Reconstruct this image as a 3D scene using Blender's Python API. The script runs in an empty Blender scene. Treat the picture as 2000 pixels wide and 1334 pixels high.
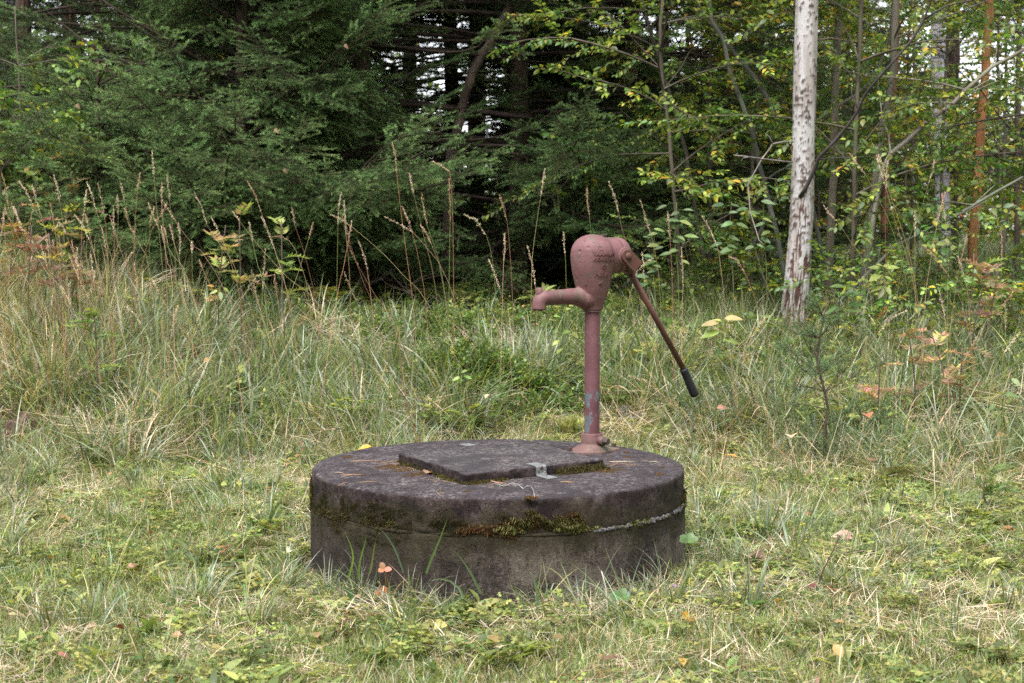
import bpy, math, random
import numpy as np
from mathutils import Vector, Matrix, Euler, noise
from mathutils.bvhtree import BVHTree

# ------------------------------------------------------------------ camera
SC = bpy.context.scene
COL = SC.collection
CAM_Z = 1.036
PITCH = math.atan((667 - 467) / 2777.8)
FPX = 2777.8
cam_d = bpy.data.cameras.new('camera')
cam = bpy.data.objects.new('camera', cam_d)
COL.objects.link(cam)
cam.location = (0, 0, CAM_Z)
cam.rotation_euler = (math.pi / 2 - PITCH, 0, 0)
cam_d.sensor_width = 36
cam_d.lens = 50
cam_d.clip_start = 0.05
cam_d.clip_end = 600
cam_d.dof.use_dof = True
cam_d.dof.focus_distance = 4.75
cam_d.dof.aperture_fstop = 7.1
SC.camera = cam

# ------------------------------------------------------------------ world
SUN_EL = math.radians(64)
SUN_AZ = math.radians(205)      # compass style: measured from +Y clockwise, light from behind and left of camera
W = bpy.data.worlds.new('World')
SC.world = W
W.use_nodes = True
wn = W.node_tree
for n in list(wn.nodes):
    wn.nodes.remove(n)
wo = wn.nodes.new('ShaderNodeOutputWorld')
bg = wn.nodes.new('ShaderNodeBackground')
sky = wn.nodes.new('ShaderNodeTexSky')
sky.sky_type = 'NISHITA'
sky.sun_disc = False
sky.sun_elevation = SUN_EL
sky.sun_rotation = SUN_AZ
sky.air_density = 1.0
sky.dust_density = 1.5
sky.ozone_density = 1.0
hs = wn.nodes.new('ShaderNodeHueSaturation')      # overcast: cloud takes most of the blue out
hs.inputs['Saturation'].default_value = 0.22
hs.inputs['Value'].default_value = 1.0
wn.links.new(sky.outputs[0], hs.inputs['Color'])
wn.links.new(hs.outputs[0], bg.inputs['Color'])
bg.inputs['Strength'].default_value = 0.15
wn.links.new(bg.outputs[0], wo.inputs['Surface'])

sd = bpy.data.lights.new('sun', 'SUN')
sun = bpy.data.objects.new('sun', sd)
COL.objects.link(sun)
sd.energy = 1.5
sd.angle = math.radians(35)
sd.color = (1.0, 0.965, 0.92)
sdir = Vector((math.sin(SUN_AZ) * math.cos(SUN_EL), math.cos(SUN_AZ) * math.cos(SUN_EL), math.sin(SUN_EL)))
sun.rotation_euler = sdir.to_track_quat('Z', 'Y').to_euler()
sun.location = sdir * 40

vs = SC.view_settings
SC.display_settings.display_device = 'sRGB'
vs.view_transform = 'Standard'
vs.look = 'None'
vs.gamma = 1
vs.use_curve_mapping = False
vs.exposure = 1.9
SC.cycles.max_bounces = 6
SC.cycles.diffuse_bounces = 4
SC.cycles.glossy_bounces = 2
SC.cycles.transmission_bounces = 4
SC.cycles.transparent_max_bounces = 4
SC.cycles.use_denoising = False
SC.cycles.sample_clamp_indirect = 4

# ------------------------------------------------------------------ helpers
RNG = np.random.default_rng(7)
random.seed(7)


def ray(px, py):
    f = Vector((0, math.cos(PITCH), -math.sin(PITCH)))
    u = Vector((0, math.sin(PITCH), math.cos(PITCH)))
    return f * FPX + Vector((1, 0, 0)) * (px - 1000) + u * (667 - py)


def at(px, py, Y):
    r = ray(px, py)
    k = Y / r.y
    return Vector((r.x * k, Y, CAM_Z + r.z * k))


def on_plane(px, py, z):
    r = ray(px, py)
    k = (z - CAM_Z) / r.z
    return Vector((r.x * k, r.y * k, z))


def sstep(a, b, x):
    t = np.clip((x - a) / (b - a), 0, 1)
    return t * t * (3 - 2 * t)


def gz(x, y):
    """height of the ground"""
    x = np.asarray(x, float)
    y = np.asarray(y, float)
    z = 0.42 * sstep(5.9, 9.6, y) + 0.010 * np.clip(y - 10, 0, 60)
    z = z + 0.34 * sstep(.9, 3.0, -x) * sstep(6.2, 8.8, y)
    z = z + (0.018 * np.sin(x * 2.3 + 1.0) * np.sin(y * 1.9 + .4) + 0.010 * np.sin(x * 5.1 + y * 3.7)) * sstep(0.75, 1.3, np.hypot(x + .045, y - 4.58))
    rw = np.hypot(x + .045, y - 4.58)
    z = z - .030 * np.exp(-((rw - .6) / .16) ** 2) * (y < 4.8)
    z = z + 0.07 * np.sin(x * .9 + 2) * np.sin(y * .8) * sstep(7, 12, y)
    return z


def gz1(x, y):
    return float(gz(x, y))


def on_ground(px, py):
    r = ray(px, py)
    lo = 2.5
    for i in range(900):
        y = lo + i * .03
        k = y / r.y
        if CAM_Z + r.z * k <= gz1(r.x * k, y):
            break
    return Vector((r.x * k, y, gz1(r.x * k, y)))


def vnoise(P, s, seed=0.0):
    o = Vector((seed * 13.7, seed * 7.1, seed * 3.3))
    return np.array([noise.noise(Vector(p) * s + o) for p in P])


class MB:
    """collects vertices, faces and a colour per vertex, and links them as one mesh object"""

    def __init__(s):
        s.V = []
        s.F3 = []
        s.F4 = []
        s.C = []
        s.n = 0

    def add(s, V, F3=None, F4=None, col=(1, 1, 1)):
        V = np.asarray(V, float).reshape(-1, 3)
        if F3 is not None and len(F3):
            s.F3.append(np.asarray(F3, int).reshape(-1, 3) + s.n)
        if F4 is not None and len(F4):
            s.F4.append(np.asarray(F4, int).reshape(-1, 4) + s.n)
        c = np.asarray(col, float)
        if c.ndim == 1:
            c = np.tile(c, (len(V), 1))
        s.V.append(V)
        s.C.append(c)
        s.n += len(V)
        return s

    def mesh(s, name, mat=None, smooth=True):
        me = bpy.data.meshes.new(name)
        V = np.concatenate(s.V) if s.V else np.zeros((0, 3))
        C = np.concatenate(s.C) if s.C else np.zeros((0, 3))
        f3 = np.concatenate(s.F3) if s.F3 else np.zeros((0, 3), int)
        f4 = np.concatenate(s.F4) if s.F4 else np.zeros((0, 4), int)
        me.vertices.add(len(V))
        me.vertices.foreach_set('co', V.astype(np.float32).ravel())
        loops = np.concatenate([f3.ravel(), f4.ravel()]).astype(np.int32)
        me.loops.add(len(loops))
        me.loops.foreach_set('vertex_index', loops)
        nf = len(f3) + len(f4)
        me.polygons.add(nf)
        st = np.concatenate([np.arange(len(f3)) * 3, len(f3) * 3 + np.arange(len(f4)) * 4]).astype(np.int32)
        me.polygons.foreach_set('loop_start', st)
        me.polygons.foreach_set('use_smooth', np.full(nf, smooth))
        me.update(calc_edges=True)
        me.validate()
        a = me.color_attributes.new('col', 'FLOAT_COLOR', 'POINT')
        a.data.foreach_set('color', np.concatenate([C, np.ones((len(C), 1))], 1).astype(np.float32).ravel())
        if mat:
            me.materials.append(mat)
        return me

    def build(s, name, mat, parent=None, smooth=True, kind=None, loc=None):
        o = bpy.data.objects.new(name, s.mesh(name, mat, smooth))
        COL.objects.link(o)
        if parent is not None:
            o.parent = parent
        if kind:
            o['kind'] = kind
        if loc is not None:
            o.location = loc
        return o

    # --- shapes
    def tube(s, path, rad, sides=6, col=(1, 1, 1), cap=True, jitter=0.0):
        P = np.array([tuple(p) for p in path], float)
        n = len(P)
        R = np.broadcast_to(np.asarray(rad, float), (n,)) if np.ndim(rad) == 0 else np.asarray(rad, float)
        T = np.gradient(P, axis=0)
        T /= np.linalg.norm(T, axis=1)[:, None] + 1e-12
        ref = np.array([0, 1.0, 0]) if abs(T[0][1]) < .9 else np.array([1.0, 0, 0])
        rings = []
        for i in range(n):
            a = np.cross(ref, T[i])
            a /= np.linalg.norm(a) + 1e-12
            b = np.cross(T[i], a)
            ref = np.cross(a, T[i]) * -1
            ref = b
            ang = np.linspace(0, 2 * math.pi, sides, endpoint=False)
            r = R[i] * (1 + jitter * RNG.uniform(-1, 1, sides))
            rings.append(P[i] + (np.cos(ang) * r)[:, None] * a + (np.sin(ang) * r)[:, None] * b)
        V = np.concatenate(rings)
        F = []
        for i in range(n - 1):
            for k in range(sides):
                k2 = (k + 1) % sides
                F.append((i * sides + k, i * sides + k2, (i + 1) * sides + k2, (i + 1) * sides + k))
        F3 = []
        if cap:
            V = np.concatenate([V, P[:1], P[-1:]])
            c0, c1 = n * sides, n * sides + 1
            for k in range(sides):
                k2 = (k + 1) % sides
                F3.append((c0, k2, k))
                F3.append((c1, (n - 1) * sides + k, (n - 1) * sides + k2))
        cc = np.asarray(col, float)
        if cc.ndim == 2 and len(cc) == n:
            cc = np.repeat(cc, sides, axis=0)
            if cap:
                cc = np.concatenate([cc, cc[:1], cc[-1:]])
        s.add(V, F3, F, cc)
        return s

    def blades(s, P, az, th0, dth, L, Wd, C, seg=4, power=1.4, tw=None):
        """flat grass blades: base P, azimuth, start tilt from vertical, added tilt, length, width, colour"""
        P = np.asarray(P, float)
        n = len(P)
        pos = P.copy()
        tw = np.zeros(n) if tw is None else tw
        side = np.stack([-np.sin(az + tw), np.cos(az + tw), np.zeros(n)], 1)
        rows = []
        for i in range(seg + 1):
            t = i / seg
            w = Wd * (0.55 + .45 * math.sin(min(1, t * 2.2) * math.pi / 2)) * (1 - t ** 2.2)
            if i < seg:
                rows.append(pos - side * (w / 2)[:, None])
                rows.append(pos + side * (w / 2)[:, None])
            else:
                rows.append(pos.copy())
            th = th0 + dth * ((i + .5) / seg) ** power
            d = np.stack([np.sin(th) * np.cos(az), np.sin(th) * np.sin(az), np.cos(th)], 1)
            pos = pos + d * (L / seg)[:, None]
        nv = 2 * seg + 1
        V = np.stack(rows, 1).reshape(-1, 3)
        base = (np.arange(n) * nv)[:, None]
        F4 = []
        for i in range(seg - 1):
            F4.append(base + np.array([[2 * i, 2 * i + 1, 2 * i + 3, 2 * i + 2]]))
        F3 = base + np.array([[2 * seg - 2, 2 * seg - 1, 2 * seg]])
        cc = np.repeat(np.asarray(C, float), nv, axis=0)
        s.add(V, F3, np.concatenate(F4) if F4 else None, cc)
        return s

    def leaves(s, P, D, N, L, Wd, C, fold=.25, curl=.25, lo=False, shape=None):
        P = np.asarray(P, float).reshape(-1, 3)
        n = len(P)
        D = np.asarray(D, float).reshape(-1, 3)
        N = np.asarray(N, float).reshape(-1, 3)
        D = D / (np.linalg.norm(D, axis=1)[:, None] + 1e-9)
        S = np.cross(D, N)
        S /= np.linalg.norm(S, axis=1)[:, None] + 1e-9
        N = np.cross(S, D)
        L = np.broadcast_to(np.asarray(L, float), (n,))[:, None]
        Wd = np.broadcast_to(np.asarray(Wd, float), (n,))[:, None]
        if lo:
            T = [(0, 0), (.42, -.5), (1, 0), (.42, .5)]
            V = np.stack([P + D * L * t + S * Wd * w + N * (abs(w) * fold * Wd - curl * L * t * t * .5) for t, w in T], 1)
            F3 = (np.arange(n) * 4)[:, None, None] + np.array([[[0, 1, 2], [0, 2, 3]]])
            s.add(V.reshape(-1, 3), F3.reshape(-1, 3), None, np.repeat(np.broadcast_to(C, (n, 3)), 4, axis=0))
            return s
        sh = shape or [(.22, .36), (.5, .5), (.78, .3)]
        ts = [0] + [a for a, _ in sh] + [1]
        pts = [(t, 0) for t in ts] + [(t, -w) for t, w in sh] + [(t, w) for t, w in sh]
        V = np.stack([P + D * L * t + S * Wd * w + N * (abs(w) * fold * Wd - curl * L * t * t * .5) for t, w in pts], 1)
        m = len(sh)
        nv = len(pts)
        l0, r0 = m + 2, 2 * m + 2
        f3 = [(0, 1, l0), (m, m + 1, l0 + m - 1), (0, r0, 1), (m, r0 + m - 1, m + 1)]
        f4 = []
        for i in range(m - 1):
            f4.append((i + 1, i + 2, l0 + i + 1, l0 + i))
            f4.append((i + 2, i + 1, r0 + i, r0 + i + 1))
        b = (np.arange(n) * nv)[:, None, None]
        F3 = (b + np.array([f3])).reshape(-1, 3)
        F4 = (b + np.array([f4])).reshape(-1, 4) if f4 else None
        s.add(V.reshape(-1, 3), F3, F4, np.repeat(np.broadcast_to(C, (n, 3)), nv, axis=0))
        return s

    def lathe(s, prof, seg=32, col=(1, 1, 1), M=None, fn=None):
        """prof: (r, z) list, turned about z; M a 4x4 placed after"""
        ang = np.linspace(0, 2 * math.pi, seg, endpoint=False)
        V = []
        for r, z in prof:
            V.append(np.stack([np.cos(ang) * r, np.sin(ang) * r, np.full(seg, z)], 1))
        V = np.concatenate(V)
        F = []
        for i in range(len(prof) - 1):
            for k in range(seg):
                k2 = (k + 1) % seg
                F.append((i * seg + k, i * seg + k2, (i + 1) * seg + k2, (i + 1) * seg + k))
        if fn is not None:
            V = fn(V)
        if M is not None:
            A = np.array(M)
            V = V @ A[:3, :3].T + A[:3, 3]
        s.add(V, None, F, col)
        return s

    def prism(s, pts, h0, h1, M=None, col=(1, 1, 1)):
        """outline in xy, pulled from h0 to h1"""
        n = len(pts)
        V = [(x, y, h0) for x, y in pts] + [(x, y, h1) for x, y in pts]
        c0 = np.mean(pts, axis=0)
        V += [(c0[0], c0[1], h0), (c0[0], c0[1], h1)]
        F4 = [(i, (i + 1) % n, n + (i + 1) % n, n + i) for i in range(n)]
        F3 = [(2 * n, (i + 1) % n, i) for i in range(n)] + [(2 * n + 1, n + i, n + (i + 1) % n) for i in range(n)]
        V = np.array(V, float)
        if M is not None:
            A = np.array(M)
            V = V @ A[:3, :3].T + A[:3, 3]
        s.add(V, F3, F4, col)
        return s


def thing(name, label, cat, loc=(0, 0, 0), group=None, rz=0):
    o = bpy.data.objects.new(name, None)
    COL.objects.link(o)
    o.location = loc
    o.rotation_euler = (0, 0, rz)
    o.empty_display_size = .1
    o['label'] = label
    o['category'] = cat
    if group:
        o['group'] = group
    return o


def tag(o, label, cat, group=None):
    o['label'] = label
    o['category'] = cat
    if group:
        o['group'] = group
    return o


def cjit(base, n, v=.2, h=.06):
    """n colours round a base colour"""
    base = np.asarray(base, float)
    k = np.exp(RNG.normal(0, v, (n, 1)))
    return np.clip(base * k * np.exp(RNG.normal(0, h, (n, 3))), 0.003, .9)


def cmix(cols, w, n, v=.2, h=.06):
    cols = np.asarray(cols, float)
    w = np.asarray(w, float)
    i = RNG.choice(len(cols), n, p=w / w.sum())
    return np.clip(cols[i] * np.exp(RNG.normal(0, v, (n, 1))) * np.exp(RNG.normal(0, h, (n, 3))), .003, .9)


# ------------------------------------------------------------------ materials
class NT:
    def __init__(s, name):
        s.m = bpy.data.materials.new(name)
        s.m.use_nodes = True
        s.t = s.m.node_tree
        for n in list(s.t.nodes):
            s.t.nodes.remove(n)
        s.out = s.n('OutputMaterial')

    def n(s, typ, **kw):
        nd = s.t.nodes.new('ShaderNode' + typ)
        for k, v in kw.items():
            setattr(nd, k, v)
        return nd

    def l(s, a, b):
        s.t.links.new(a, b)

    def setv(s, nd, k, v):
        if hasattr(v, 'is_linked') or isinstance(v, bpy.types.NodeSocket):
            s.l(v, nd.inputs[k])
        else:
            nd.inputs[k].default_value = v

    def coord(s):
        return s.n('TexCoord').outputs['Object']

    def noise(s, scale, detail=4, rough=.55, vec=None, stretch=None):
        v = vec or s.coord()
        if stretch:
            mp = s.n('Mapping')
            mp.inputs['Scale'].default_value = stretch
            s.l(v, mp.inputs['Vector'])
            v = mp.outputs[0]
        nd = s.n('TexNoise')
        nd.inputs['Scale'].default_value = scale
        nd.inputs['Detail'].default_value = detail
        nd.inputs['Roughness'].default_value = rough
        s.l(v, nd.inputs['Vector'])
        return nd.outputs['Fac']

    def ramp(s, fac, stops):
        r = s.n('ValToRGB')
        e = r.color_ramp.elements
        while len(e) < len(stops):
            e.new(.5)
        for k, (p, c) in enumerate(stops):
            e[k].position = p
            e[k].color = tuple(c) + (1,) if len(c) == 3 else c
        s.l(fac, r.inputs[0])
        return r.outputs[0]

    def step(s, fac, a, b):
        r = s.n('MapRange')
        r.inputs['From Min'].default_value = a
        r.inputs['From Max'].default_value = b
        r.interpolation_type = 'SMOOTHSTEP'
        s.l(fac, r.inputs['Value'])
        return r.outputs[0]

    def mix(s, fac, a, b, mode='MIX'):
        m = s.n('Mix', data_type='RGBA', blend_type=mode)
        s.setv(m, 0, fac)
        for k, v in ((6, a), (7, b)):
            if isinstance(v, (tuple, list)):
                m.inputs[k].default_value = tuple(v) + (1,)
            else:
                s.l(v, m.inputs[k])
        return m.outputs[2]

    def math(s, op, a, b=None):
        m = s.n('Math', operation=op)
        s.setv(m, 0, a)
        if b is not None:
            s.setv(m, 1, b)
        return m.outputs[0]

    def bsdf(s, col, rough=.8, metal=0, spec=.3, bump=None, bstr=.3, bdist=.01):
        b = s.n('BsdfPrincipled')
        s.setv(b, 'Base Color', col if not isinstance(col, tuple) else col + (1,))
        s.setv(b, 'Roughness', rough)
        s.setv(b, 'Metallic', metal)
        b.inputs['Specular IOR Level'].default_value = spec
        if bump is not None:
            bp = s.n('Bump')
            bp.inputs['Strength'].default_value = bstr
            bp.inputs['Distance'].default_value = bdist
            s.l(bump, bp.inputs['Height'])
            s.l(bp.outputs[0], b.inputs['Normal'])
        return b

    def done(s, b):
        s.l(b.outputs[0], s.out.inputs['Surface'])
        return s.m


def leaf_mat(name, trans=.3, rough=.45, spec=.35, vary=.25, hue=.02):
    t = NT(name)
    a = t.n('Attribute', attribute_name='col')
    oi = t.n('ObjectInfo')
    h = t.n('HueSaturation')
    mr = t.n('MapRange')
    mr.inputs['To Min'].default_value = 1 - vary
    mr.inputs['To Max'].default_value = 1 + vary
    t.l(oi.outputs['Random'], mr.inputs['Value'])
    t.l(mr.outputs[0], h.inputs['Value'])
    mh = t.n('MapRange')
    mh.inputs['To Min'].default_value = .5 - hue
    mh.inputs['To Max'].default_value = .5 + hue
    r2 = t.math('FRACT', t.math('MULTIPLY', oi.outputs['Random'], 17.3))
    t.l(r2, mh.inputs['Value'])
    t.l(mh.outputs[0], h.inputs['Hue'])
    t.l(a.outputs['Color'], h.inputs['Color'])
    b = t.bsdf(h.outputs[0], rough, 0, spec)
    tr = t.n('BsdfTranslucent')
    t.l(t.mix(1.0, h.outputs[0], (1.5, 1.55, .8), 'MULTIPLY'), tr.inputs['Color'])
    mx = t.n('MixShader')
    mx.inputs[0].default_value = trans
    t.l(b.outputs[0], mx.inputs[1])
    t.l(tr.outputs[0], mx.inputs[2])
    t.l(mx.outputs[0], t.out.inputs['Surface'])
    return t.m


def bark_mat(name, bump=12, bstr=.5, rough=.9, dist=.01):
    t = NT(name)
    a = t.n('Attribute', attribute_name='col')
    n1 = t.noise(bump, 6, .65, stretch=(1, 1, .25))
    c = t.mix(1.0, a.outputs['Color'], t.ramp(n1, [(.25, (.45, .45, .45)), (.75, (1.5, 1.5, 1.5))]), 'MULTIPLY')
    return t.done(t.bsdf(c, rough, 0, .2, n1, bstr, dist))


M = {}
M['grass'] = leaf_mat('grass_blade', .30, .36, .6, .25, .02)
M['leaf'] = leaf_mat('broad_leaf', .35, .42, .4, .3, .025)
M['needle'] = leaf_mat('spruce_needle', .12, .55, .2, .28, .015)
M['dry'] = leaf_mat('dry_plant', .15, .75, .15, .2, .01)
M['moss'] = leaf_mat('moss', .1, .9, .1, .25, .02)
M['bark'] = bark_mat('bark')
M['twig'] = bark_mat('twig_bark', 60, .3)

# ------------------------------------------------------------------ scattering
PROTO = {}


def protos(key, meshes):
    c = bpy.data.collections.new('kit_' + key)
    for i, me in enumerate(meshes):
        o = bpy.data.objects.new('%s_%02d' % (key, i), me)
        c.objects.link(o)
    PROTO[key] = (c, len(meshes))


def scatter(name, key, P, rot, scl, parent=None, kind='stuff', idx=None, loc=None):
    """one object whose geometry nodes set a kit piece on every point"""
    c, n = PROTO[key]
    P = np.asarray(P, float).reshape(-1, 3)
    k = len(P)
    me = bpy.data.meshes.new(name)
    me.vertices.add(k)
    me.vertices.foreach_set('co', P.astype(np.float32).ravel())
    a = me.attributes.new('rot', 'FLOAT_VECTOR', 'POINT')
    a.data.foreach_set('vector', np.asarray(rot, np.float32).ravel())
    s = np.asarray(scl, float)
    if s.ndim == 1:
        s = np.repeat(s[:, None], 3, 1)
    a = me.attributes.new('scl', 'FLOAT_VECTOR', 'POINT')
    a.data.foreach_set('vector', s.astype(np.float32).ravel())
    a = me.attributes.new('idx', 'INT', 'POINT')
    ii = RNG.integers(0, n, k) if idx is None else np.asarray(idx)
    a.data.foreach_set('value', ii.astype(np.int32))
    o = bpy.data.objects.new(name, me)
    COL.objects.link(o)
    if parent is not None:
        o.parent = parent
    if loc is not None:
        o.location = loc
    if kind:
        o['kind'] = kind
    g = bpy.data.node_groups.get('set_' + key)
    if g is None:
        g = bpy.data.node_groups.new('set_' + key, 'GeometryNodeTree')
        g.interface.new_socket('Geometry', in_out='INPUT', socket_type='NodeSocketGeometry')
        g.interface.new_socket('Geometry', in_out='OUTPUT', socket_type='NodeSocketGeometry')
        gi = g.nodes.new('NodeGroupInput')
        go = g.nodes.new('NodeGroupOutput')
        ip = g.nodes.new('GeometryNodeInstanceOnPoints')
        ci = g.nodes.new('GeometryNodeCollectionInfo')
        ci.inputs['Collection'].default_value = c
        ci.inputs['Separate Children'].default_value = True
        ci.inputs['Reset Children'].default_value = True
        ip.inputs['Pick Instance'].default_value = True
        L = g.links.new

        def na(nm, dt):
            x = g.nodes.new('GeometryNodeInputNamedAttribute')
            x.data_type = dt
            x.inputs['Name'].default_value = nm
            return [q for q in x.outputs if q.enabled and q.name == 'Attribute'][0]
        L(gi.outputs[0], ip.inputs['Points'])
        L(ci.outputs[0], ip.inputs['Instance'])
        L(na('idx', 'INT'), ip.inputs['Instance Index'])
        er = g.nodes.new('FunctionNodeEulerToRotation')
        L(na('rot', 'FLOAT_VECTOR'), er.inputs[0])
        L(er.outputs[0], ip.inputs['Rotation'])
        L(na('scl', 'FLOAT_VECTOR'), ip.inputs['Scale'])
        L(ip.outputs[0], go.inputs[0])
    md = o.modifiers.new('scatter', 'NODES')
    md.node_group = g
    return o


def align_euler(D, up=None, roll=None):
    """Euler angles turning +X to D with +Z as near up as may be"""
    out = []
    for i, d in enumerate(np.asarray(D, float).reshape(-1, 3)):
        x = Vector(d).normalized()
        u = Vector(up[i]) if up is not None else Vector((0, 0, 1))
        y = u.cross(x)
        if y.length < 1e-4:
            y = Vector((0, 1, 0))
        y.normalize()
        z = x.cross(y)
        m = Matrix((x, y, z)).transposed()
        if roll is not None:
            m = m @ Matrix.Rotation(roll[i], 3, 'X')
        out.append(tuple(m.to_euler()))
    return np.array(out)
# ------------------------------------------------------------------ kit pieces (plant matter only)
GREEN = (.15, .195, .06)
YGREEN = (.29, .30, .09)
PGLAUC = (.25, .30, .21)
GLAUC = (.145, .185, .115)
DEEP = (.06, .105, .03)
STRAW = (.44, .34, .23)
PSTRAW = (.58, .49, .38)
RUST = (.30, .15, .06)


def k_lawn(n, r, lmin, lmax, w, cols, wt, flat=.5, seg=3):
    b = MB()
    a = RNG.uniform(0, 2 * math.pi, n)
    d = r * np.sqrt(RNG.uniform(0, 1, n))
    P = np.stack([d * np.cos(a), d * np.sin(a), np.full(n, -.004)], 1)
    b.blades(P, RNG.uniform(0, 2 * math.pi, n), RNG.uniform(0, flat, n), RNG.uniform(.2, 1.3, n),
             RNG.uniform(lmin, lmax, n), RNG.uniform(.6, 1.3, n) * w, cmix(cols, wt, n, .25, .08), seg, 1.3, RNG.uniform(-.9, .9, n))
    return b.mesh('lawn_tuft', M['grass'])


protos('lawn', [k_lawn(60, .07, .018, .055, .0024, [GREEN, YGREEN, STRAW, GLAUC, (.17, .27, .06)], [3.5, 3.2, 3, 1.4, 3.4]) for _ in range(4)] +
       [k_lawn(45, .06, .03, .09, .0028, [GREEN, YGREEN, STRAW, GLAUC, (.17, .27, .06)], [3.5, 2.6, 2.6, 2.8, 3.4], 1.2, 4) for _ in range(3)])


def k_straw(n, r, lmin, lmax, w=.0022, cols=(STRAW, PSTRAW, RUST), wt=(5, 4, 1)):
    b = MB()
    P = np.stack([RNG.uniform(-r, r, n), RNG.uniform(-r, r, n), RNG.uniform(0, .02, n)], 1)
    b.blades(P, RNG.uniform(0, 2 * math.pi, n), RNG.uniform(1.2, 1.58, n), RNG.uniform(-.25, .3, n),
             RNG.uniform(lmin, lmax, n), RNG.uniform(.6, 1.4, n) * w, cmix(cols, wt, n, .22, .05), 3, 1, RNG.uniform(-1, 1, n))
    return b.mesh('straw_tuft', M['dry'])


protos('straw', [k_straw(46, .07, .015, .07, .0017) for _ in range(4)] + [k_straw(26, .07, .05, .14, .002) for _ in range(2)])


def k_tuss(n, r, lmin, lmax, w, cols, wt, spread=.55, bend=1.5, bias=None):
    b = MB()
    a = RNG.uniform(0, 2 * math.pi, n)
    d = r * np.sqrt(RNG.uniform(0, 1, n))
    P = np.stack([d * np.cos(a), d * np.sin(a), np.full(n, -.01)], 1)
    az = a + RNG.normal(0, .9, n)
    b.blades(P, az, RNG.uniform(.02, spread, n), RNG.uniform(.35, bend, n) * RNG.uniform(.5, 1.1, n),
             RNG.uniform(lmin, lmax, n), RNG.uniform(.6, 1.3, n) * w, cmix(cols, wt, n, .25, .07), 7, 1.5, RNG.normal(0, .5, n))
    return b.mesh('tussock', M['grass'])


protos('tuss', [k_tuss(58, .07, .20, .50, .0092, [GLAUC, GREEN, STRAW, YGREEN, PGLAUC], [5, 4, 1.6, 1.2, 3.6], 1.1, 2.45) for _ in range(4)] +
       [k_tuss(58, .09, .14, .38, .0068, [GLAUC, GREEN, STRAW, PSTRAW, YGREEN], [4.5, 4, 2.6, 1.6, 2.4], 1.3, 2.3) for _ in range(3)] +
       [k_tuss(34, .06, .25, .50, .0110, [GLAUC, PGLAUC, GREEN], [3, 3, 2], .6, 2.0) for _ in range(2)])
protos('drytuss', [k_tuss(48, .09, .15, .45, .0040, [STRAW, PSTRAW, RUST, GREEN], [5, 4, 1.2, 2], 1.15, 1.6) for _ in range(4)])
protos('shadegrass', [k_tuss(55, .09, .20, .42, .0055, [GLAUC, DEEP, GREEN, STRAW], [4, 4, 3, 1.2], .7, 1.7) for _ in range(4)])


def k_clover(n, r, hh=(.012, .045), s=.009, cols=(GREEN, YGREEN, DEEP), wt=(4, 4, 1)):
    b = MB()
    P = np.stack([RNG.uniform(-r, r, n), RNG.uniform(-r, r, n), RNG.uniform(*hh, n)], 1)
    C = cmix(cols, wt, n, .2, .06)
    a0 = RNG.uniform(0, 6.28, n)
    for k in range(3):
        a = a0 + k * 2.094
        D = np.stack([np.cos(a), np.sin(a), RNG.uniform(-.25, .25, n)], 1)
        N = np.stack([RNG.normal(0, .25, n), RNG.normal(0, .25, n), np.ones(n)], 1)
        ss = s * RNG.uniform(.7, 1.5, n)
        b.leaves(P, D, N, ss, ss * .9, C, .2, .2, shape=[(.3, .35), (.75, .5)])
    return b.mesh('clover_patch', M['leaf'])


def k_broad(n, r, L=(.03, .08), tilt=.5, wr=.32, cols=(GREEN, YGREEN, DEEP), wt=(4, 4, 1), z=(.0, .02)):
    b = MB()
    a = RNG.uniform(0, 6.28, n)
    P = np.stack([RNG.uniform(-r, r, n), RNG.uniform(-r, r, n), RNG.uniform(*z, n)], 1)
    D = np.stack([np.cos(a), np.sin(a), RNG.uniform(.1, 1.2, n) * tilt * 2], 1)
    N = np.stack([-np.cos(a) * .4 + RNG.normal(0, .3, n), -np.sin(a) * .4 + RNG.normal(0, .3, n), np.ones(n)], 1)
    LL = RNG.uniform(*L, n)
    b.leaves(P, D, N, LL, LL * wr * RNG.uniform(.7, 1.2, n), cmix(cols, wt, n, .2, .06), .25, .7)
    return b.mesh('herb_patch', M['leaf'])


def k_yarrow(n, L=(.06, .12), cols=(GREEN, YGREEN), wt=(1, 1)):
    b = MB()
    for i in range(n):
        a = RNG.uniform(0, 6.28)
        l = RNG.uniform(*L)
        th = RNG.uniform(.2, 1.1)
        p0 = np.array([RNG.normal(0, .015), RNG.normal(0, .015), 0])
        c = cmix(cols, wt, 1)[0]
        m = 11
        pts = []
        p = p0.copy()
        for k in range(m):
            d = np.array([math.sin(th) * math.cos(a), math.sin(th) * math.sin(a), math.cos(th)])
            p = p + d * l / m
            th += .07
            pts.append(p.copy())
            if k < 2:
                continue
            s = np.array([-math.sin(a), math.cos(a), 0])
            ll = l * .2 * math.sin(math.pi * (k + 1) / (m + 1)) + .004
            for sg in (-1, 1):
                for f in (.5, 1.0):
                    b.leaves([p + s * sg * ll * (f - .5)], [s * sg + d * .6 * f], [[0, 0, 1]], ll * .7, ll * .3, c, .1, .2, lo=True)
        b.tube([p0] + pts[::3], .0007, 3, c, False)
    return b.mesh('yarrow', M['leaf'])


protos('herb', [k_clover(34, .06) for _ in range(3)] + [k_broad(14, .05) for _ in range(2)] + [k_yarrow(4, (.03, .06)) for _ in range(1)] +
       [k_clover(22, .05, (.01, .04), .015, (YGREEN, GREEN), (1, 2))])


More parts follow.
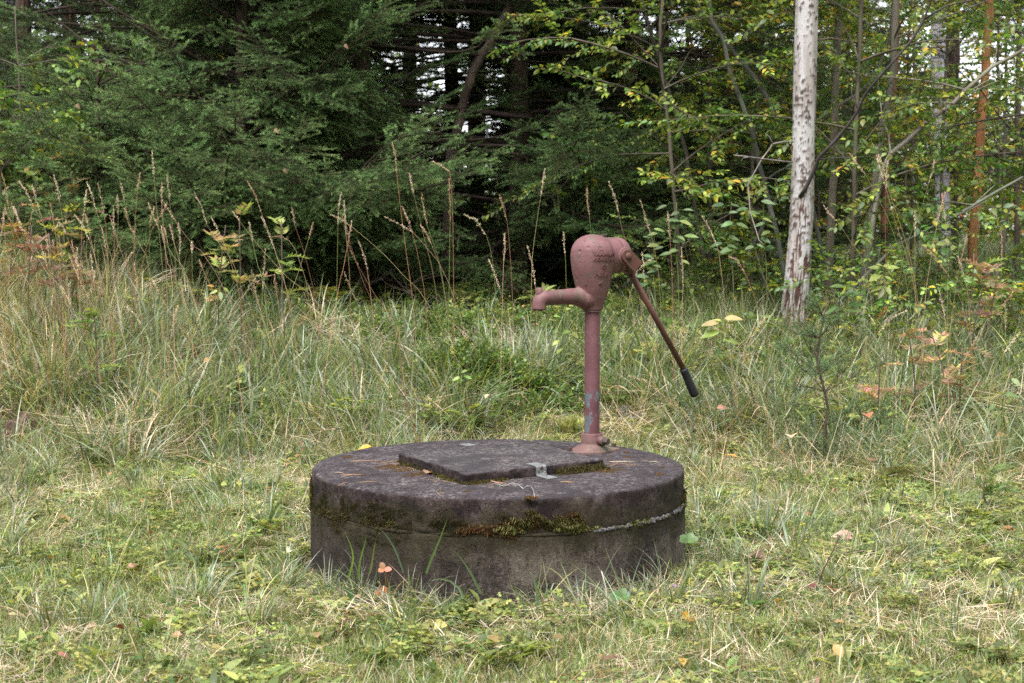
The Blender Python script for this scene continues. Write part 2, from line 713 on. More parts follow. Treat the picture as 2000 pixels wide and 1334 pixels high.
def k_sprig(L, nl, ls, cols, wt, w=.55, stemc=(.12, .09, .05), wild=.35, flat=True, lo=False, side=0):
    """a twig along +X with alternate leaves"""
    b = MB()
    pts = [np.array([0, 0, 0.])]
    d = np.array([1., 0, 0])
    for k in range(5):
        d = d + np.array([0, RNG.normal(0, .12), RNG.normal(-.03, .1)])
        d /= np.linalg.norm(d)
        pts.append(pts[-1] + d * L / 5)
    pts = np.array(pts)
    b.tube(pts, np.linspace(.0022, .0008, 6) * (1 + L), 3, stemc, False)
    tt = (np.arange(nl) + RNG.uniform(.2, .8, nl)) / nl
    tt = .12 + .88 * tt
    idx = tt * 5
    i0 = np.clip(idx.astype(int), 0, 4)
    P = pts[i0] + (pts[i0 + 1] - pts[i0]) * (idx - i0)[:, None]
    sg = np.where(np.arange(nl) % 2 == 0, 1, -1)
    D = np.stack([RNG.uniform(.35, 1.0, nl), sg * RNG.uniform(.5, 1.1, nl), RNG.normal(-.25, wild, nl)], 1)
    D[-1] = (1, RNG.normal(0, .2), -.2)
    N = np.stack([RNG.normal(0, wild, nl), RNG.normal(0, wild, nl), np.ones(nl)], 1)
    LL = ls * RNG.uniform(.65, 1.25, nl)
    pet = P + D / np.linalg.norm(D, axis=1)[:, None] * LL[:, None] * .15
    b.leaves(pet, D, N, LL, LL * w, cmix(cols, wt, nl, .2, .07), .25, .45, lo=lo)
    return b


LG = (.105, .18, .04)
LGB = (.09, .15, .065)
LY = (.25, .31, .06)
LYEL = (.50, .36, .05)
LOR = (.50, .22, .05)
protos('leafy', [k_sprig(.34, 20, .044, [LG, LGB, LY], [5, 2, 3]).mesh('leafy_twig', M['leaf']) for _ in range(4)] +
       [k_sprig(.30, 15, .046, [LG, LY, LYEL], [3, 3, 1]).mesh('leafy_twig', M['leaf'])])
protos('autumn', [k_sprig(.32, 19, .038, [LY, LYEL, LOR, LG], [4, 3, 1, 3]).mesh('leafy_twig', M['leaf']) for _ in range(3)])


def k_cluster(n, r, ls, cols, wt):
    b = MB()
    P = RNG.normal(0, r / 2, (n, 3))
    D = RNG.normal(0, 1, (n, 3))
    D[:, 2] -= .4
    N = RNG.normal(0, .5, (n, 3)) + np.array([0, 0, 1])
    L = ls * RNG.uniform(.6, 1.3, n)
    b.leaves(P, D, N, L, L * .6, cmix(cols, wt, n, .25, .08), .2, .4, lo=True)
    for k in range(4):
        q = RNG.normal(0, r / 2, (3, 3))
        q[0] = (0, 0, 0)
        b.tube(q, .004, 3, (.08, .06, .05), False)
    return b.mesh('leaf_cluster', M['leaf'])


protos('cluster', [k_cluster(120, .45, .06, [LG, LGB, LY, DEEP], [5, 2, 4, 1]) for _ in range(3)])
protos('clustery', [k_cluster(120, .45, .06, [LY, LYEL, LG, LOR], [5, 3, 4, 1]) for _ in range(3)])


def k_bil(L=.16, nl=22, ls=.017, cols=(LG, LY, (.10, .15, .05)), wt=(4, 2, 3)):
    b = MB()
    for j in range(5):
        s = k_sprig(L * RNG.uniform(.6, 1.1), nl, ls, cols, wt, .6, (.12, .16, .06), .5)
        a = RNG.uniform(0, 6.28)
        e = Euler((RNG.uniform(-1, 1), -RNG.uniform(.6, 1.45), a)).to_matrix()
        A = np.array(e)
        V = np.concatenate(s.V) @ A.T + np.array([RNG.normal(0, .02), RNG.normal(0, .02), 0])
        b.add(V, np.concatenate(s.F3), np.concatenate(s.F4) if s.F4 else None, np.concatenate(s.C))
    return b.mesh('bilberry_sprig', M['leaf'])


protos('bilberry', [k_bil() for _ in range(4)])


# --- spruce
def needles(b, A, B, dens, L, w, c0, c1, t0, t1):
    """needles along the segment A-B"""
    l = np.linalg.norm(B - A)
    n = max(4, int(l * dens))
    t = RNG.uniform(0, 1, n)
    ax = (B - A) / (l + 1e-9)
    P = A + (B - A) * t[:, None]
    r = RNG.normal(0, 1, (n, 3))
    r -= (r @ ax)[:, None] * ax
    r /= np.linalg.norm(r, axis=1)[:, None]
    r[:, 2] = r[:, 2] * .75 + .2
    d = ax * RNG.uniform(.45, .8, (n, 1)) + r
    d /= np.linalg.norm(d, axis=1)[:, None]
    q = np.cross(d, RNG.normal(0, 1, (n, 3)))
    q /= np.linalg.norm(q, axis=1)[:, None]
    LL = L * RNG.uniform(.75, 1.15, n)
    V = np.stack([P - q * w / 2, P + q * w / 2, P + d * LL[:, None]], 1).reshape(-1, 3)
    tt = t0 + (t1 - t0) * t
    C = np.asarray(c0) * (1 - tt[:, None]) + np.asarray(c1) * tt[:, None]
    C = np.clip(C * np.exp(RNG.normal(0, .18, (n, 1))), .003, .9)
    b.add(V, np.arange(n * 3).reshape(-1, 3), None, np.repeat(C, 3, axis=0))


def k_frond(L=.60, c0=(.013, .027, .014), c1=(.175, .295, .105), dens=620, nl=.0175, w=.0026, side_n=6, droop=.10, sub=True):  # new tips lighter than old needles; shade inside the boughs also painted in
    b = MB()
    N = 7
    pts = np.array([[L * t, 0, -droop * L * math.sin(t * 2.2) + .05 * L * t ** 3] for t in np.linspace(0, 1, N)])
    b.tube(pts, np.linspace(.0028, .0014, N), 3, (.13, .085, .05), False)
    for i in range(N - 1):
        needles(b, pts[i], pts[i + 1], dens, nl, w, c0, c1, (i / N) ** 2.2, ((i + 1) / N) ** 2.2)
    for k in range(side_n):
        t = .10 + .82 * (k + RNG.uniform(-.2, .2)) / side_n
        j = min(N - 2, int(t * (N - 1)))
        f = t * (N - 1) - j
        p = pts[j] + (pts[j + 1] - pts[j]) * f
        for sg in (-1, 1):
            if RNG.uniform() < .08:
                continue
            l = L * (.40 * (1 - t) ** .8 + .11) * RNG.uniform(.75, 1.2)
            a = sg * RNG.uniform(.6, 1.0)
            d = np.array([math.cos(a), math.sin(a), RNG.uniform(-.22, .22)])
            m = p + d * l * .5
            e = p + d * l + np.array([l * .1, 0, -l * .08])
            b.tube([p, m, e], [.0018, .0014, .001], 3, (.15, .10, .05), False)
            needles(b, p, m, dens, nl, w, c0, c1, t * .15, t * .3 + .1)
            needles(b, m, e, dens, nl, w, c0, c1, t * .3 + .15, 1)
            if sub and l > .07:
                for q in range(int(l / .085)):
                    u = RNG.uniform(.15, .85)
                    s0 = p + (e - p) * u
                    aa = a + RNG.choice([-1, 1]) * RNG.uniform(.5, .9)
                    sl = RNG.uniform(.04, .09)
                    s1 = s0 + np.array([math.cos(aa), math.sin(aa), RNG.uniform(-.3, .15)]) * sl
                    needles(b, s0, s1, dens, nl, w, c0, c1, u * .3, u * .5 + .4)
    return b.mesh('spruce_frond', M['needle'])


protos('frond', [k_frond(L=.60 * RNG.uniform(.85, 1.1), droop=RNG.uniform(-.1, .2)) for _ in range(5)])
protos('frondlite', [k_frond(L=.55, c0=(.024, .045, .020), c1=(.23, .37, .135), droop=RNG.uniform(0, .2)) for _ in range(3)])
protos('frondfar', [k_frond(L=.55, dens=150, nl=.03, w=.006, side_n=6, sub=True, c0=(.014, .026, .015), c1=(.05, .085, .035)) for _ in range(3)])  # far sprays, needle colours darkened to put shade into the hollow


def k_dead(n=7, L=.35):
    b = MB()
    for k in range(n):
        a = RNG.uniform(-1.1, 1.1)
        p = np.array([RNG.uniform(0, .1), 0, 0])
        pts = [p]
        d = np.array([math.cos(a), math.sin(a), RNG.uniform(-.6, .25)])
        for j in range(4):
            d = d + RNG.normal(0, .22, 3)
            d /= np.linalg.norm(d)
            pts.append(pts[-1] + d * L * RNG.uniform(.15, .3))
        b.tube(pts, np.linspace(.0022, .0006, 5), 3, (.070, .052, .043), False)
    return b.mesh('dead_twig', M['twig'])


protos('deadtwig', [k_dead() for _ in range(4)])


def k_moss(n=60, r=.015, h=(.003, .010), cols=((.08, .075, .022), (.045, .04, .018), (.15, .13, .045), (.10, .05, .022)), wt=(4, 4, 2, 1)):
    b = MB()
    a = RNG.uniform(0, 6.28, n)
    d = r * np.sqrt(RNG.uniform(0, 1, n))
    P = np.stack([d * np.cos(a), d * np.sin(a), np.full(n, -.002)], 1)
    b.blades(P, RNG.uniform(0, 6.28, n), RNG.uniform(0, .8, n), RNG.uniform(.1, 1.0, n), RNG.uniform(*h, n), RNG.uniform(.8, 1.6, n) * .0016,
             cmix(cols, wt, n, .3, .08), 2, 1, RNG.uniform(-1, 1, n))
    return b.mesh('moss_tuft', M['moss'])


protos('moss', [k_moss() for _ in range(4)])
protos('mossbright', [k_moss(60, .017, (.004, .014), ((.15, .16, .045), (.21, .20, .075), (.09, .09, .03)), (3, 2, 2)) for _ in range(3)])
protos('mossrust', [k_moss(60, .015, (.004, .013), ((.09, .045, .02), (.16, .09, .04), (.05, .03, .016)), (3, 2, 2)) for _ in range(3)])
protos('mossdark', [k_moss(60, .016, (.002, .008), ((.035, .03, .018), (.06, .045, .02), (.07, .08, .02)), (3, 2, 1)) for _ in range(3)])


def k_juniper():
    b = MB()
    for k in range(9):
        a = RNG.uniform(-1.0, 1.0)
        p = np.array([.012 * k, 0, 0])
        d = np.array([math.cos(a), math.sin(a), RNG.uniform(-.4, .5)])
        l = RNG.uniform(.03, .07)
        e = p + d * l
        needles(b, p, e, 520, .011, .0016, (.07, .12, .06), (.15, .23, .10), 0, 1)
    needles(b, np.zeros(3), np.array([.13, 0, .01]), 450, .011, .0016, (.06, .10, .05), (.12, .20, .09), 0, 1)
    b.tube([(0, 0, 0), (.12, 0, 0)], .0012, 3, (.12, .08, .05), False)
    return b.mesh('juniper_spray', M['needle'])


protos('juniper', [k_juniper() for _ in range(3)])
# ------------------------------------------------------------------ ground
def build_ground():
    def axis(lo, hi, c, h, fine, coarse):
        xs = [c]
        while xs[-1] < hi:
            d = abs(xs[-1] - c)
            xs.append(xs[-1] + (fine if d < h else fine + (d - h) * coarse))
        ys = [c]
        while ys[-1] > lo:
            d = abs(ys[-1] - c)
            ys.append(ys[-1] - (fine if d < h else fine + (d - h) * coarse))
        return np.array(sorted(set(ys + xs)))
    xs = axis(-140, 140, 0, 4, .06, .12)
    ys = axis(-40, 260, 6, 4.5, .06, .12)
    X, Y = np.meshgrid(xs, ys)
    Z = gz(X, Y)
    V = np.stack([X, Y, Z], 2).reshape(-1, 3)
    nz = vnoise(V * (1, 1, 0), 5.0) * .012 + vnoise(V * (1, 1, 0), 17.0) * .006
    V[:, 2] += nz * (np.hypot(V[:, 0], V[:, 1] - 6) < 14)
    nx, ny = len(xs), len(ys)
    i = np.arange((ny - 1) * (nx - 1))
    r, c = i // (nx - 1), i % (nx - 1)
    a = r * nx + c
    b = MB().add(V, None, np.stack([a, a + 1, a + nx + 1, a + nx], 1))
    t = NT('forest_soil')
    n1 = t.noise(1.6, 5, .6)
    n2 = t.noise(14, 6, .7)
    n3 = t.noise(60, 4, .7)
    base = t.ramp(n2, [(.3, (.045, .036, .024)), (.5, (.085, .08, .03)), (.7, (.16, .125, .07))])
    gr = t.ramp(n3, [(.3, (.05, .06, .02)), (.7, (.14, .16, .05))])
    col = t.mix(t.step(n1, .38, .62), base, gr)
    m = t.done(t.bsdf(col, .95, 0, .1, t.math('ADD', n2, t.math('MULTIPLY', n3, .5)), .8, .02))
    return b.build('ground', m, kind='structure')


build_ground()

# ------------------------------------------------------------------ well
WC = Vector((-.045, 4.58, 0))
ZT = .306                      # top of the lid slab
R = .600


def concrete(name, dark, mid, pale, spots, streak=False, side=False):
    t = NT(name)
    n_big = t.noise(3.5, 5, .6)
    n_mid = t.noise(16, 6, .7)
    n_fin = t.noise(90, 5, .75)
    n_gr = t.noise(320, 3, .7)
    c = t.ramp(n_mid, [(.30, dark), (.52, mid), (.74, pale)])
    c = t.mix(t.math('MULTIPLY', t.step(n_big, .35, .65), .55), c, dark)
    sp = t.step(n_fin, .50, .60)
    blot = t.step(t.noise(9, 4, .6), .38, .60)
    lich = t.step(t.noise(30, 5, .65), .56, .62)
    c = t.mix(t.math('MULTIPLY', t.math('MULTIPLY', sp, blot), .7), c, spots)
    c = t.mix(t.math('MULTIPLY', t.math('MULTIPLY', lich, t.step(t.noise(5, 3, .6), .40, .62)), .6), c, spots)
    c = t.mix(t.math('MULTIPLY', t.step(n_gr, .56, .72), .45), c, (.02, .017, .018))
    if streak:
        ns = t.noise(9, 5, .7, stretch=(1, 1, .12))
        c = t.mix(t.math('MULTIPLY', t.step(ns, .42, .60), .8), c, (.034, .026, .025))
        sp2 = t.step(t.noise(140, 4, .8, stretch=(1, 1, .6)), .52, .6)
        c = t.mix(t.math('MULTIPLY', sp2, .7), c, (.022, .018, .017))
        c = t.mix(t.math('MULTIPLY', t.step(t.noise(4.5, 4, .6), .50, .62), .55), c, (.20, .165, .14))
    if side:      # upright faces: brown grime, their shade also put in as darker colour
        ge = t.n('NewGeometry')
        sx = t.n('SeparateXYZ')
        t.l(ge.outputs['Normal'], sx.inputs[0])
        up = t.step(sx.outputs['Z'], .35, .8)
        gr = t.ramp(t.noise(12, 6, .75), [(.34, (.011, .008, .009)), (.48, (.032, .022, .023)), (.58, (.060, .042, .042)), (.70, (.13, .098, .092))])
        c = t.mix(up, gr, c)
        sz = t.n('SeparateXYZ')
        t.l(t.coord(), sz.inputs[0])
    sp3 = t.step(t.noise(75, 6, .85), .525, .575)
    pat = t.step(t.noise(6, 4, .65), .40, .60)
    c = t.mix(t.math('MULTIPLY', t.math('MULTIPLY', sp3, pat), .55), c, (.17, .14, .125) if not side else (.135, .112, .11))
    sp4 = t.step(t.noise(48, 6, .85, stretch=(1, 1, .45)), .54, .58)
    c = t.mix(t.math('MULTIPLY', sp4, .6), c, (.016, .012, .012))
    if streak:     # run-off grime below the joint and a darker, mossy left flank
        sz = t.n('SeparateXYZ')
        t.l(t.coord(), sz.inputs[0])
        nz_ = t.noise(11, 5, .7, stretch=(1, 1, .3))
        jz = t.step(t.math('ADD', sz.outputs['Z'], t.math('MULTIPLY', nz_, .16)), .215, .275)
        c = t.mix(t.math('MULTIPLY', jz, .85), c, (.026, .019, .018))
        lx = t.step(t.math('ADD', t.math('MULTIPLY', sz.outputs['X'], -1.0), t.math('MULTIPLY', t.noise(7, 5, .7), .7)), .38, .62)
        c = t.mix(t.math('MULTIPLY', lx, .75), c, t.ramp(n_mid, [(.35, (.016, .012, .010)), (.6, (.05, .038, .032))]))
    if side or streak:     # film of algae and flat moss in and round the joint
        zz_ = t.math('ABSOLUTE', t.math('SUBTRACT', sz.outputs['Z'], .19 if streak else .21))
        film = t.step(t.math('SUBTRACT', t.math('ADD', t.noise(13, 5, .75), .10), t.math('MULTIPLY', zz_, 2.6)), .40, .52)
        film = t.math('MULTIPLY', film, .5)
        if side:
            film = t.math('MULTIPLY', film, t.math('SUBTRACT', 1.0, up))
        c = t.mix(film, c, t.ramp(n_fin, [(.35, (.022, .018, .010)), (.6, (.055, .050, .020))]))
    # open pores
    vo = t.n('TexVoronoi')
    vo.inputs['Scale'].default_value = 70
    t.l(t.coord(), vo.inputs['Vector'])
    pore = t.math('SUBTRACT', 1.0, t.step(vo.outputs['Distance'], .06, .22))
    pore = t.math('MULTIPLY', pore, t.step(t.noise(14, 3, .6), .50, .58))
    c = t.mix(t.math('MULTIPLY', pore, .8), c, (.008, .006, .006))
    h = t.math('ADD', t.math('MULTIPLY', n_mid, .5), t.math('ADD', n_fin, t.math('MULTIPLY', n_gr, .6)))
    h = t.math('SUBTRACT', h, t.math('MULTIPLY', pore, 1.2))
    return t.done(t.bsdf(c, .92, 0, .18, h, .9, .006))


M['lid'] = concrete('weathered_slab', (.028, .023, .027), (.050, .041, .046), (.084, .070, .075), (.215, .185, .185), side=True)
M['ringc'] = concrete('ring_concrete', (.042, .033, .032), (.084, .067, .060), (.155, .126, .110), (.215, .18, .16), True)
M['hatch'] = concrete('hatch_stone', (.034, .030, .034), (.058, .051, .055), (.094, .084, .086), (.21, .185, .185), side=True)
M['mortar'] = concrete('mortar', (.10, .10, .11), (.17, .17, .18), (.25, .25, .26), (.32, .32, .32))

well = thing('well', 'round dark concrete well ring with thick weathered lid and moss along the joint', 'well', WC)


def ringfn(amp, sc, seed, chip=0.0, zt=None):
    def fn(V):
        r = np.hypot(V[:, 0], V[:, 1])
        u = np.stack([V[:, 0], V[:, 1], np.zeros(len(V))], 1) / (r[:, None] + 1e-6)
        n = vnoise(V, sc, seed) * amp + vnoise(V, sc * 5, seed) * amp * .35
        k = (r > .3)
        V = V + u * (n * k)[:, None]
        if chip and zt is not None:
            c = np.clip(vnoise(V, 16, seed + 3) - .38, 0, 1) * chip * (V[:, 2] > zt - .03) * (r > .55)
            V = V - u * c[:, None]
            V[:, 2] -= c * .6
        return V
    return fn


prof = [(0.001, ZT), (.2, ZT), (.4, ZT), (.52, ZT), (.565, ZT - .0005), (.588, ZT - .0010), (.5945, ZT - .0030), (.5985, ZT - .007), (.600, ZT - .014)]
prof += [(.600, ZT - .016 - .009 * k) for k in range(1, 10)] + [(.600, ZT - .107), (.597, ZT - .109), (.50, ZT - .109)]
pp = []
for k in range(len(prof)):
    pp.append(prof[k])
MB().lathe(pp, 360, fn=ringfn(.004, 9, 1, .05, ZT)).build('lid_slab', M['lid'], well)
prof = [(.50, ZT - .110), (.597, ZT - .110), (.602, ZT - .112)] + [(.604 + .003 * k / 30, ZT - .116 - .012 * k) for k in range(0, 30)]
MB().lathe(prof, 300, fn=ringfn(.003, 7, 2)).build('concrete_ring', M['ringc'], well)

MB().lathe([(.596, ZT - .103), (.6015, ZT - .105), (.6035, ZT - .109), (.6030, ZT - .113), (.598, ZT - .116)], 300, fn=ringfn(.006, 14, 12)).build('joint_dirt', M['ringc'], well)

# mortar squeezed out of the joint on the right side
b = MB()
for k in range(260):
    a = math.radians(-62 + 80 * k / 260 + RNG.uniform(-.4, .4))
    if noise.noise(Vector((a * 9, 3, 0))) < -.28:
        continue
    r = .603 + RNG.uniform(-.002, .003)
    s = RNG.uniform(.0025, .0065)
    z = ZT - .108 + RNG.uniform(-.004, .004)
    ph = np.linspace(0, math.pi, 5)
    b.lathe([(s * math.sin(p) + 1e-4, s * .8 * math.cos(p)) for p in ph], 7, M=Matrix.Translation((r * math.cos(a), r * math.sin(a), z)) @ Matrix.Rotation(RNG.uniform(0, 3), 4, 'X'),
            fn=lambda V: V * RNG.uniform(.7, 1.3, (len(V), 1)))
b.build('mortar_joint', M['mortar'], well, kind='stuff')


def moss_on_side(name, key, a0, a1, fz, n, thr, seed, scl=(.6, 1.4), down=0.0, par=well):
    P, D, S, ro = [], [], [], []
    tries = 0
    while len(P) < n and tries < n * 40:
        tries += 1
        a = math.radians(RNG.uniform(a0, a1))
        z = ZT - RNG.uniform(.012, .28)
        m = fz(a, z) + .85 * noise.noise(Vector((a * 7, z * 18, seed))) + .55 * noise.noise(Vector((a * 24, z * 50, seed)))
        if m < thr:
            continue
        rr = .603
        P.append((rr * math.cos(a), rr * math.sin(a), z))
        e = Vector((math.cos(a), math.sin(a), -down + RNG.normal(0, .25))).to_track_quat('Z', 'X').to_euler()
        ro.append(tuple(e))
        S.append(RNG.uniform(*scl))
    if P:
        scatter(name, key, P, ro, S, par)


def band(zc, w):
    return lambda a, z: 1 - abs(z - (ZT - zc)) / w


# angles: -90 is towards the camera, -180 the left flank, 0 the right flank
moss_on_side('moss_patch', 'mossdark', -186, -114, band(.10, .15), 620, .78, 4.0, (.35, 1.0), .3)
moss_on_side('moss_patch', 'mossdark', -186, -100, band(.11, .16), 160, 1.05, 5.0, (.3, .8), .3)
moss_on_side('moss_patch', 'moss', -182, -120, band(.075, .10), 150, 1.0, 9.0, (.35, .9), .2)
moss_on_side('moss_patch', 'mossdark', -112, -86, band(.075, .07), 100, .85, 2.0, (.4, 1.1), .4)
moss_on_side('moss_patch', 'mossrust', -101, -84, band(.085, .05), 120, .72, 6.0, (.3, 1.0), .7)
moss_on_side('moss_patch', 'moss', -82, -64, band(.080, .055), 150, .75, 2.5, (.4, 1.2), .5)
moss_on_side('moss_patch', 'mossrust', -80, -66, band(.080, .04), 50, .8, 3.5, (.5, 1.0), .5)
moss_on_side('moss_patch', 'mossbright', -90, -60, band(.100, .034), 80, .85, 3.0, (.5, 1.2), .8)
moss_on_side('moss_patch', 'mossbright', -56, -8, band(.108, .02), 34, .80, 8.0, (.35, .8), .8)
moss_on_side('moss_patch', 'moss', -22, 10, band(.09, .03), 70, .7, 5.0, (.4, 1.0), .4)

# ------------------------------------------------------------------ hatch
TH = .030
h_l = on_plane(778.4, 884.4, ZT + TH)
h_f = on_plane(909, 926.4, ZT + TH)
h_r = on_plane(1178, 897.5, ZT + TH)
h_b = h_l + h_r - h_f
hc = (h_l + h_r) / 2
hatch = thing('hatch', 'square dark stone hatch slab lying skewed on the round well lid, moss under its edges', 'hatch', (hc.x, hc.y, ZT))
b = MB()
cs = [Vector(p - hc) for p in (h_l, h_f, h_r, h_b)]
NN = 40


def hatch_pt(u, v):
    p = cs[0] * (1 - u) * (1 - v) + cs[1] * u * (1 - v) + cs[2] * u * v + cs[3] * (1 - u) * v
    return p


V, F = [], []
rows = [(1, 0.003, 0), (1, .004, .003), (1, 0.0005, .010), (1, 0, .020), (1, .0006, TH - .003), (1, .003, TH)]
# grid top
gridV = []
for i in range(NN + 1):
    for j in range(NN + 1):
        u = .006 + .988 * i / NN
        v = .006 + .988 * j / NN
        p = hatch_pt(u, v)
        gridV.append((p.x, p.y, TH + .0012 * noise.noise(Vector((p.x * 9, p.y * 9, 1)))))
gf = [(i * (NN + 1) + j, (i + 1) * (NN + 1) + j, (i + 1) * (NN + 1) + j + 1, i * (NN + 1) + j + 1) for i in range(NN) for j in range(NN)]
b.add(gridV, None, gf)
per = [(i / NN, 0) for i in range(NN)] + [(1, i / NN) for i in range(NN)] + [(1 - i / NN, 1) for i in range(NN)] + [(0, 1 - i / NN) for i in range(NN)]
ring = []
for (ins, z) in [(.006, TH), (.0015, TH - .002), (0, TH - .006), (0.001, TH - .013), (0.0, .010), (.002, 0.0)]:
    row = []
    for (u, v) in per:
        uu = ins + (1 - 2 * ins) * u
        vv = ins + (1 - 2 * ins) * v
        p = hatch_pt(uu, vv)
        q = p.normalized()
        nn = (.0035 * noise.noise(Vector((p.x * 22, p.y * 22, z * 40))) + .002 * noise.noise(Vector((p.x * 70, p.y * 70, z * 90)))) * (z < TH - .001)
        row.append((p.x + q.x * nn, p.y + q.y * nn, z))
    ring.append(row)
n = len(per)
sv = [p for r_ in ring for p in r_]
sf = [(i * n + k, i * n + (k + 1) % n, (i + 1) * n + (k + 1) % n, (i + 1) * n + k) for i in range(len(ring) - 1) for k in range(n)]
b.add(sv, None, sf)
b.build('stone_slab', M['hatch'], hatch)


def edge_moss(A, B, key, n, out, scl, wid=.02, zr=(.0, .022), thr=-1, seed=0, name='moss_edge'):
    P, ro, S = [], [], []
    d = (B - A).normalized()
    nrm = Vector((d.y, -d.x, 0))
    if nrm.dot(A + B) < 0:
        nrm = -nrm
    for _ in range(n):
        t = RNG.uniform(0, 1)
        if noise.noise(Vector((t * 9, seed, 0))) < thr:
            continue
        o = abs(RNG.normal(0, wid)) + .001
        z = RNG.uniform(*zr) * max(0, 1 - o / (wid * 1.6))
        p = A + (B - A) * t + nrm * o
        P.append((p.x, p.y, max(z, .001)))
        dd = Vector((nrm.x * .5 * (z > .004), nrm.y * .5 * (z > .004), 1)) + Vector(RNG.normal(0, .2, 3))
        ro.append(tuple(dd.to_track_quat('Z', 'Y').to_euler()))
        S.append(RNG.uniform(*scl))
    scatter(name, key, P, ro, S, hatch)


z0 = Vector((0, 0, -TH))
edge_moss(cs[0] + z0 * 0, cs[1], 'mossdark', 300, 1, (.4, .8), .002, (.0, .018), -.35, 1)
edge_moss(cs[0], cs[1], 'moss', 420, 1, (.35, .8), .010, (0, .008), .0, 2)
edge_moss(cs[1], cs[2], 'mossdark', 70, 1, (.3, .6), .003, (0, .008), .0, 3)
edge_moss(cs[1] * .35 + cs[2] * .65, cs[2], 'moss', 300, 1, (.5, 1.1), .010, (0, .022), -.5, 4)
edge_moss(cs[1] * .35 + cs[2] * .65, cs[2], 'mossdark', 260, 1, (.5, 1.1), .006, (0, .024), -.5, 5)
edge_moss(cs[1], cs[1] * .72 + cs[2] * .28, 'moss', 170, 1, (.4, .9), .008, (0, .008), -.2, 6)

# orange-brown moss and needle litter against the hatch's left corner, small moss cushions
P = []
for (px, py, n, s) in [(765, 912, 160, .022), (790, 918, 120, .02), (812, 927, 90, .018), (1200, 917, 70, .02), (1183, 921, 60, .012), (677, 893, 40, .006), (709, 928, 20, .003), (1037, 971, 46, .0065), (1288, 926, 26, .004), (1224, 884, 26, .004), (1226, 893, 26, .005), (915, 960, 16, .003), (1291, 913, 12, .002), (860, 959, 10, .002)]:
    c = on_plane(px, py, ZT)
    for _ in range(n):
        P.append((c.x + RNG.normal(0, s), c.y + RNG.normal(0, s), ZT - .001))
P = np.array(P)
protos('mossgold', [k_moss(50, .012, (.002, .006), ((.17, .10, .035), (.13, .065, .03), (.07, .05, .022)), (4, 3, 2)) for _ in range(2)])
scatter('golden_moss', 'mossgold', P - np.array(WC), np.stack([RNG.normal(0, .2, len(P)), RNG.normal(0, .2, len(P)), RNG.uniform(0, 6, len(P))], 1), RNG.uniform(.4, 1, len(P)), well)

# pine needles and litter lying on the slab
b = MB()
n = 260
cx = []
for (px, py, k, s) in [(765, 905, 30, .03), (800, 918, 50, .035), (860, 938, 40, .03), (960, 945, 30, .04), (1215, 905, 50, .035), (740, 905, 8, .03), (700, 895, 6, .05), (1230, 900, 14, .05), (1000, 940, 14, .1)]:
    c = on_plane(px, py, ZT)
    for _ in range(k):
        cx.append((c.x + RNG.normal(0, s), c.y + RNG.normal(0, s * .7), ZT + .0012))
for (u, v) in RNG.uniform(0, 1, (14, 2)):
    p = hatch_pt(u, v) + hc
    cx.append((p.x, p.y, ZT + TH + .002))
cx = np.array([c for c in cx if math.hypot(c[0] - WC.x, c[1] - WC.y) < .58]) - np.array(WC)
n = len(cx)
b.blades(cx, RNG.uniform(0, 6.28, n), np.full(n, 1.545), RNG.uniform(-.05, .02, n), RNG.uniform(.012, .045, n), np.full(n, .0018), cmix([(.34, .20, .11), (.42, .33, .24), (.20, .11, .07)], [3, 3, 1], n, .2), 2, 1)
b.build('needle_litter', M['dry'], well, kind='stuff')

# longer loose needles and twigs one can pick out
TW = [(748, 902, 683, 903), (790, 899, 742, 906), (672, 926, 652, 925), (708, 929, 668, 931), (680, 944, 660, 950), (738, 943, 696, 944), (940, 933, 985, 952), (956, 942, 992, 946), (1100, 913, 1130, 916), (832, 915, 846, 905),
      (1228, 910, 1246, 911), (1268, 904, 1288, 905), (1094, 943, 1120, 945), (1105, 858, 1122, 860), (852, 962, 862, 970), (1190, 903, 1240, 903), (1192, 912, 1222, 908)]
TWL = ['long pale needle twig on the left part of the lid, nearest behind the golden moss', 'needle twig touching the golden moss at the left corner of the hatch', 'shortest needle near the left rim of the lid, front one of two', 'needle twig near the left rim beside a moss speck',
       'small needle lying closest to the left rim of the lid', 'longer reddish twig alone on the left front of the lid', 'needle twig at the front corner of the hatch, leading to the wire', 'thin needle beside the wire at the front of the hatch',
       'short needle in front of the moss at the right end of the hatch', 'needle leaning up against the left edge of the hatch', 'needle between hatch corner and right rim, behind the others', 'orange needle alone near the right rim of the lid',
       'orange needle lying just right of the bracket foot', 'curled orange needle behind the hatch, left of the pump foot', 'tiny orange chip of needle alone on the front of the lid', 'long pale needle at the right corner of the hatch', 'needle right below the long pale one at the right hatch corner']
for k, (x0, y0, x1, y1) in enumerate(TW):
    a_, b_ = on_plane(x0, y0, ZT), on_plane(x1, y1, ZT)
    o3 = Vector((0, 0, .0022))
    mid = (a_ + b_) / 2 + Vector((RNG.normal(0, .003), RNG.normal(0, .006), .0025))
    base = a_ + o3
    bb = MB().tube([Vector((0, 0, 0)), mid + o3 - base, b_ + o3 - base], [.0011, .0012, .0006], 4, cmix([(.36, .22, .13), (.45, .35, .26)], [1, 1], 1)[0])
    if k % 3 == 0:
        c2 = b_ + Vector((RNG.normal(0, .01), RNG.normal(.01, .01), .001))
        bb.tube([mid + o3 - base, c2 + o3 - base], .0008, 4, (.40, .28, .18))
    o = bb.build('fallen_twig', M['dry'], loc=base)
    tag(o, TWL[k], 'twig', 'pine twigs on the well lid')

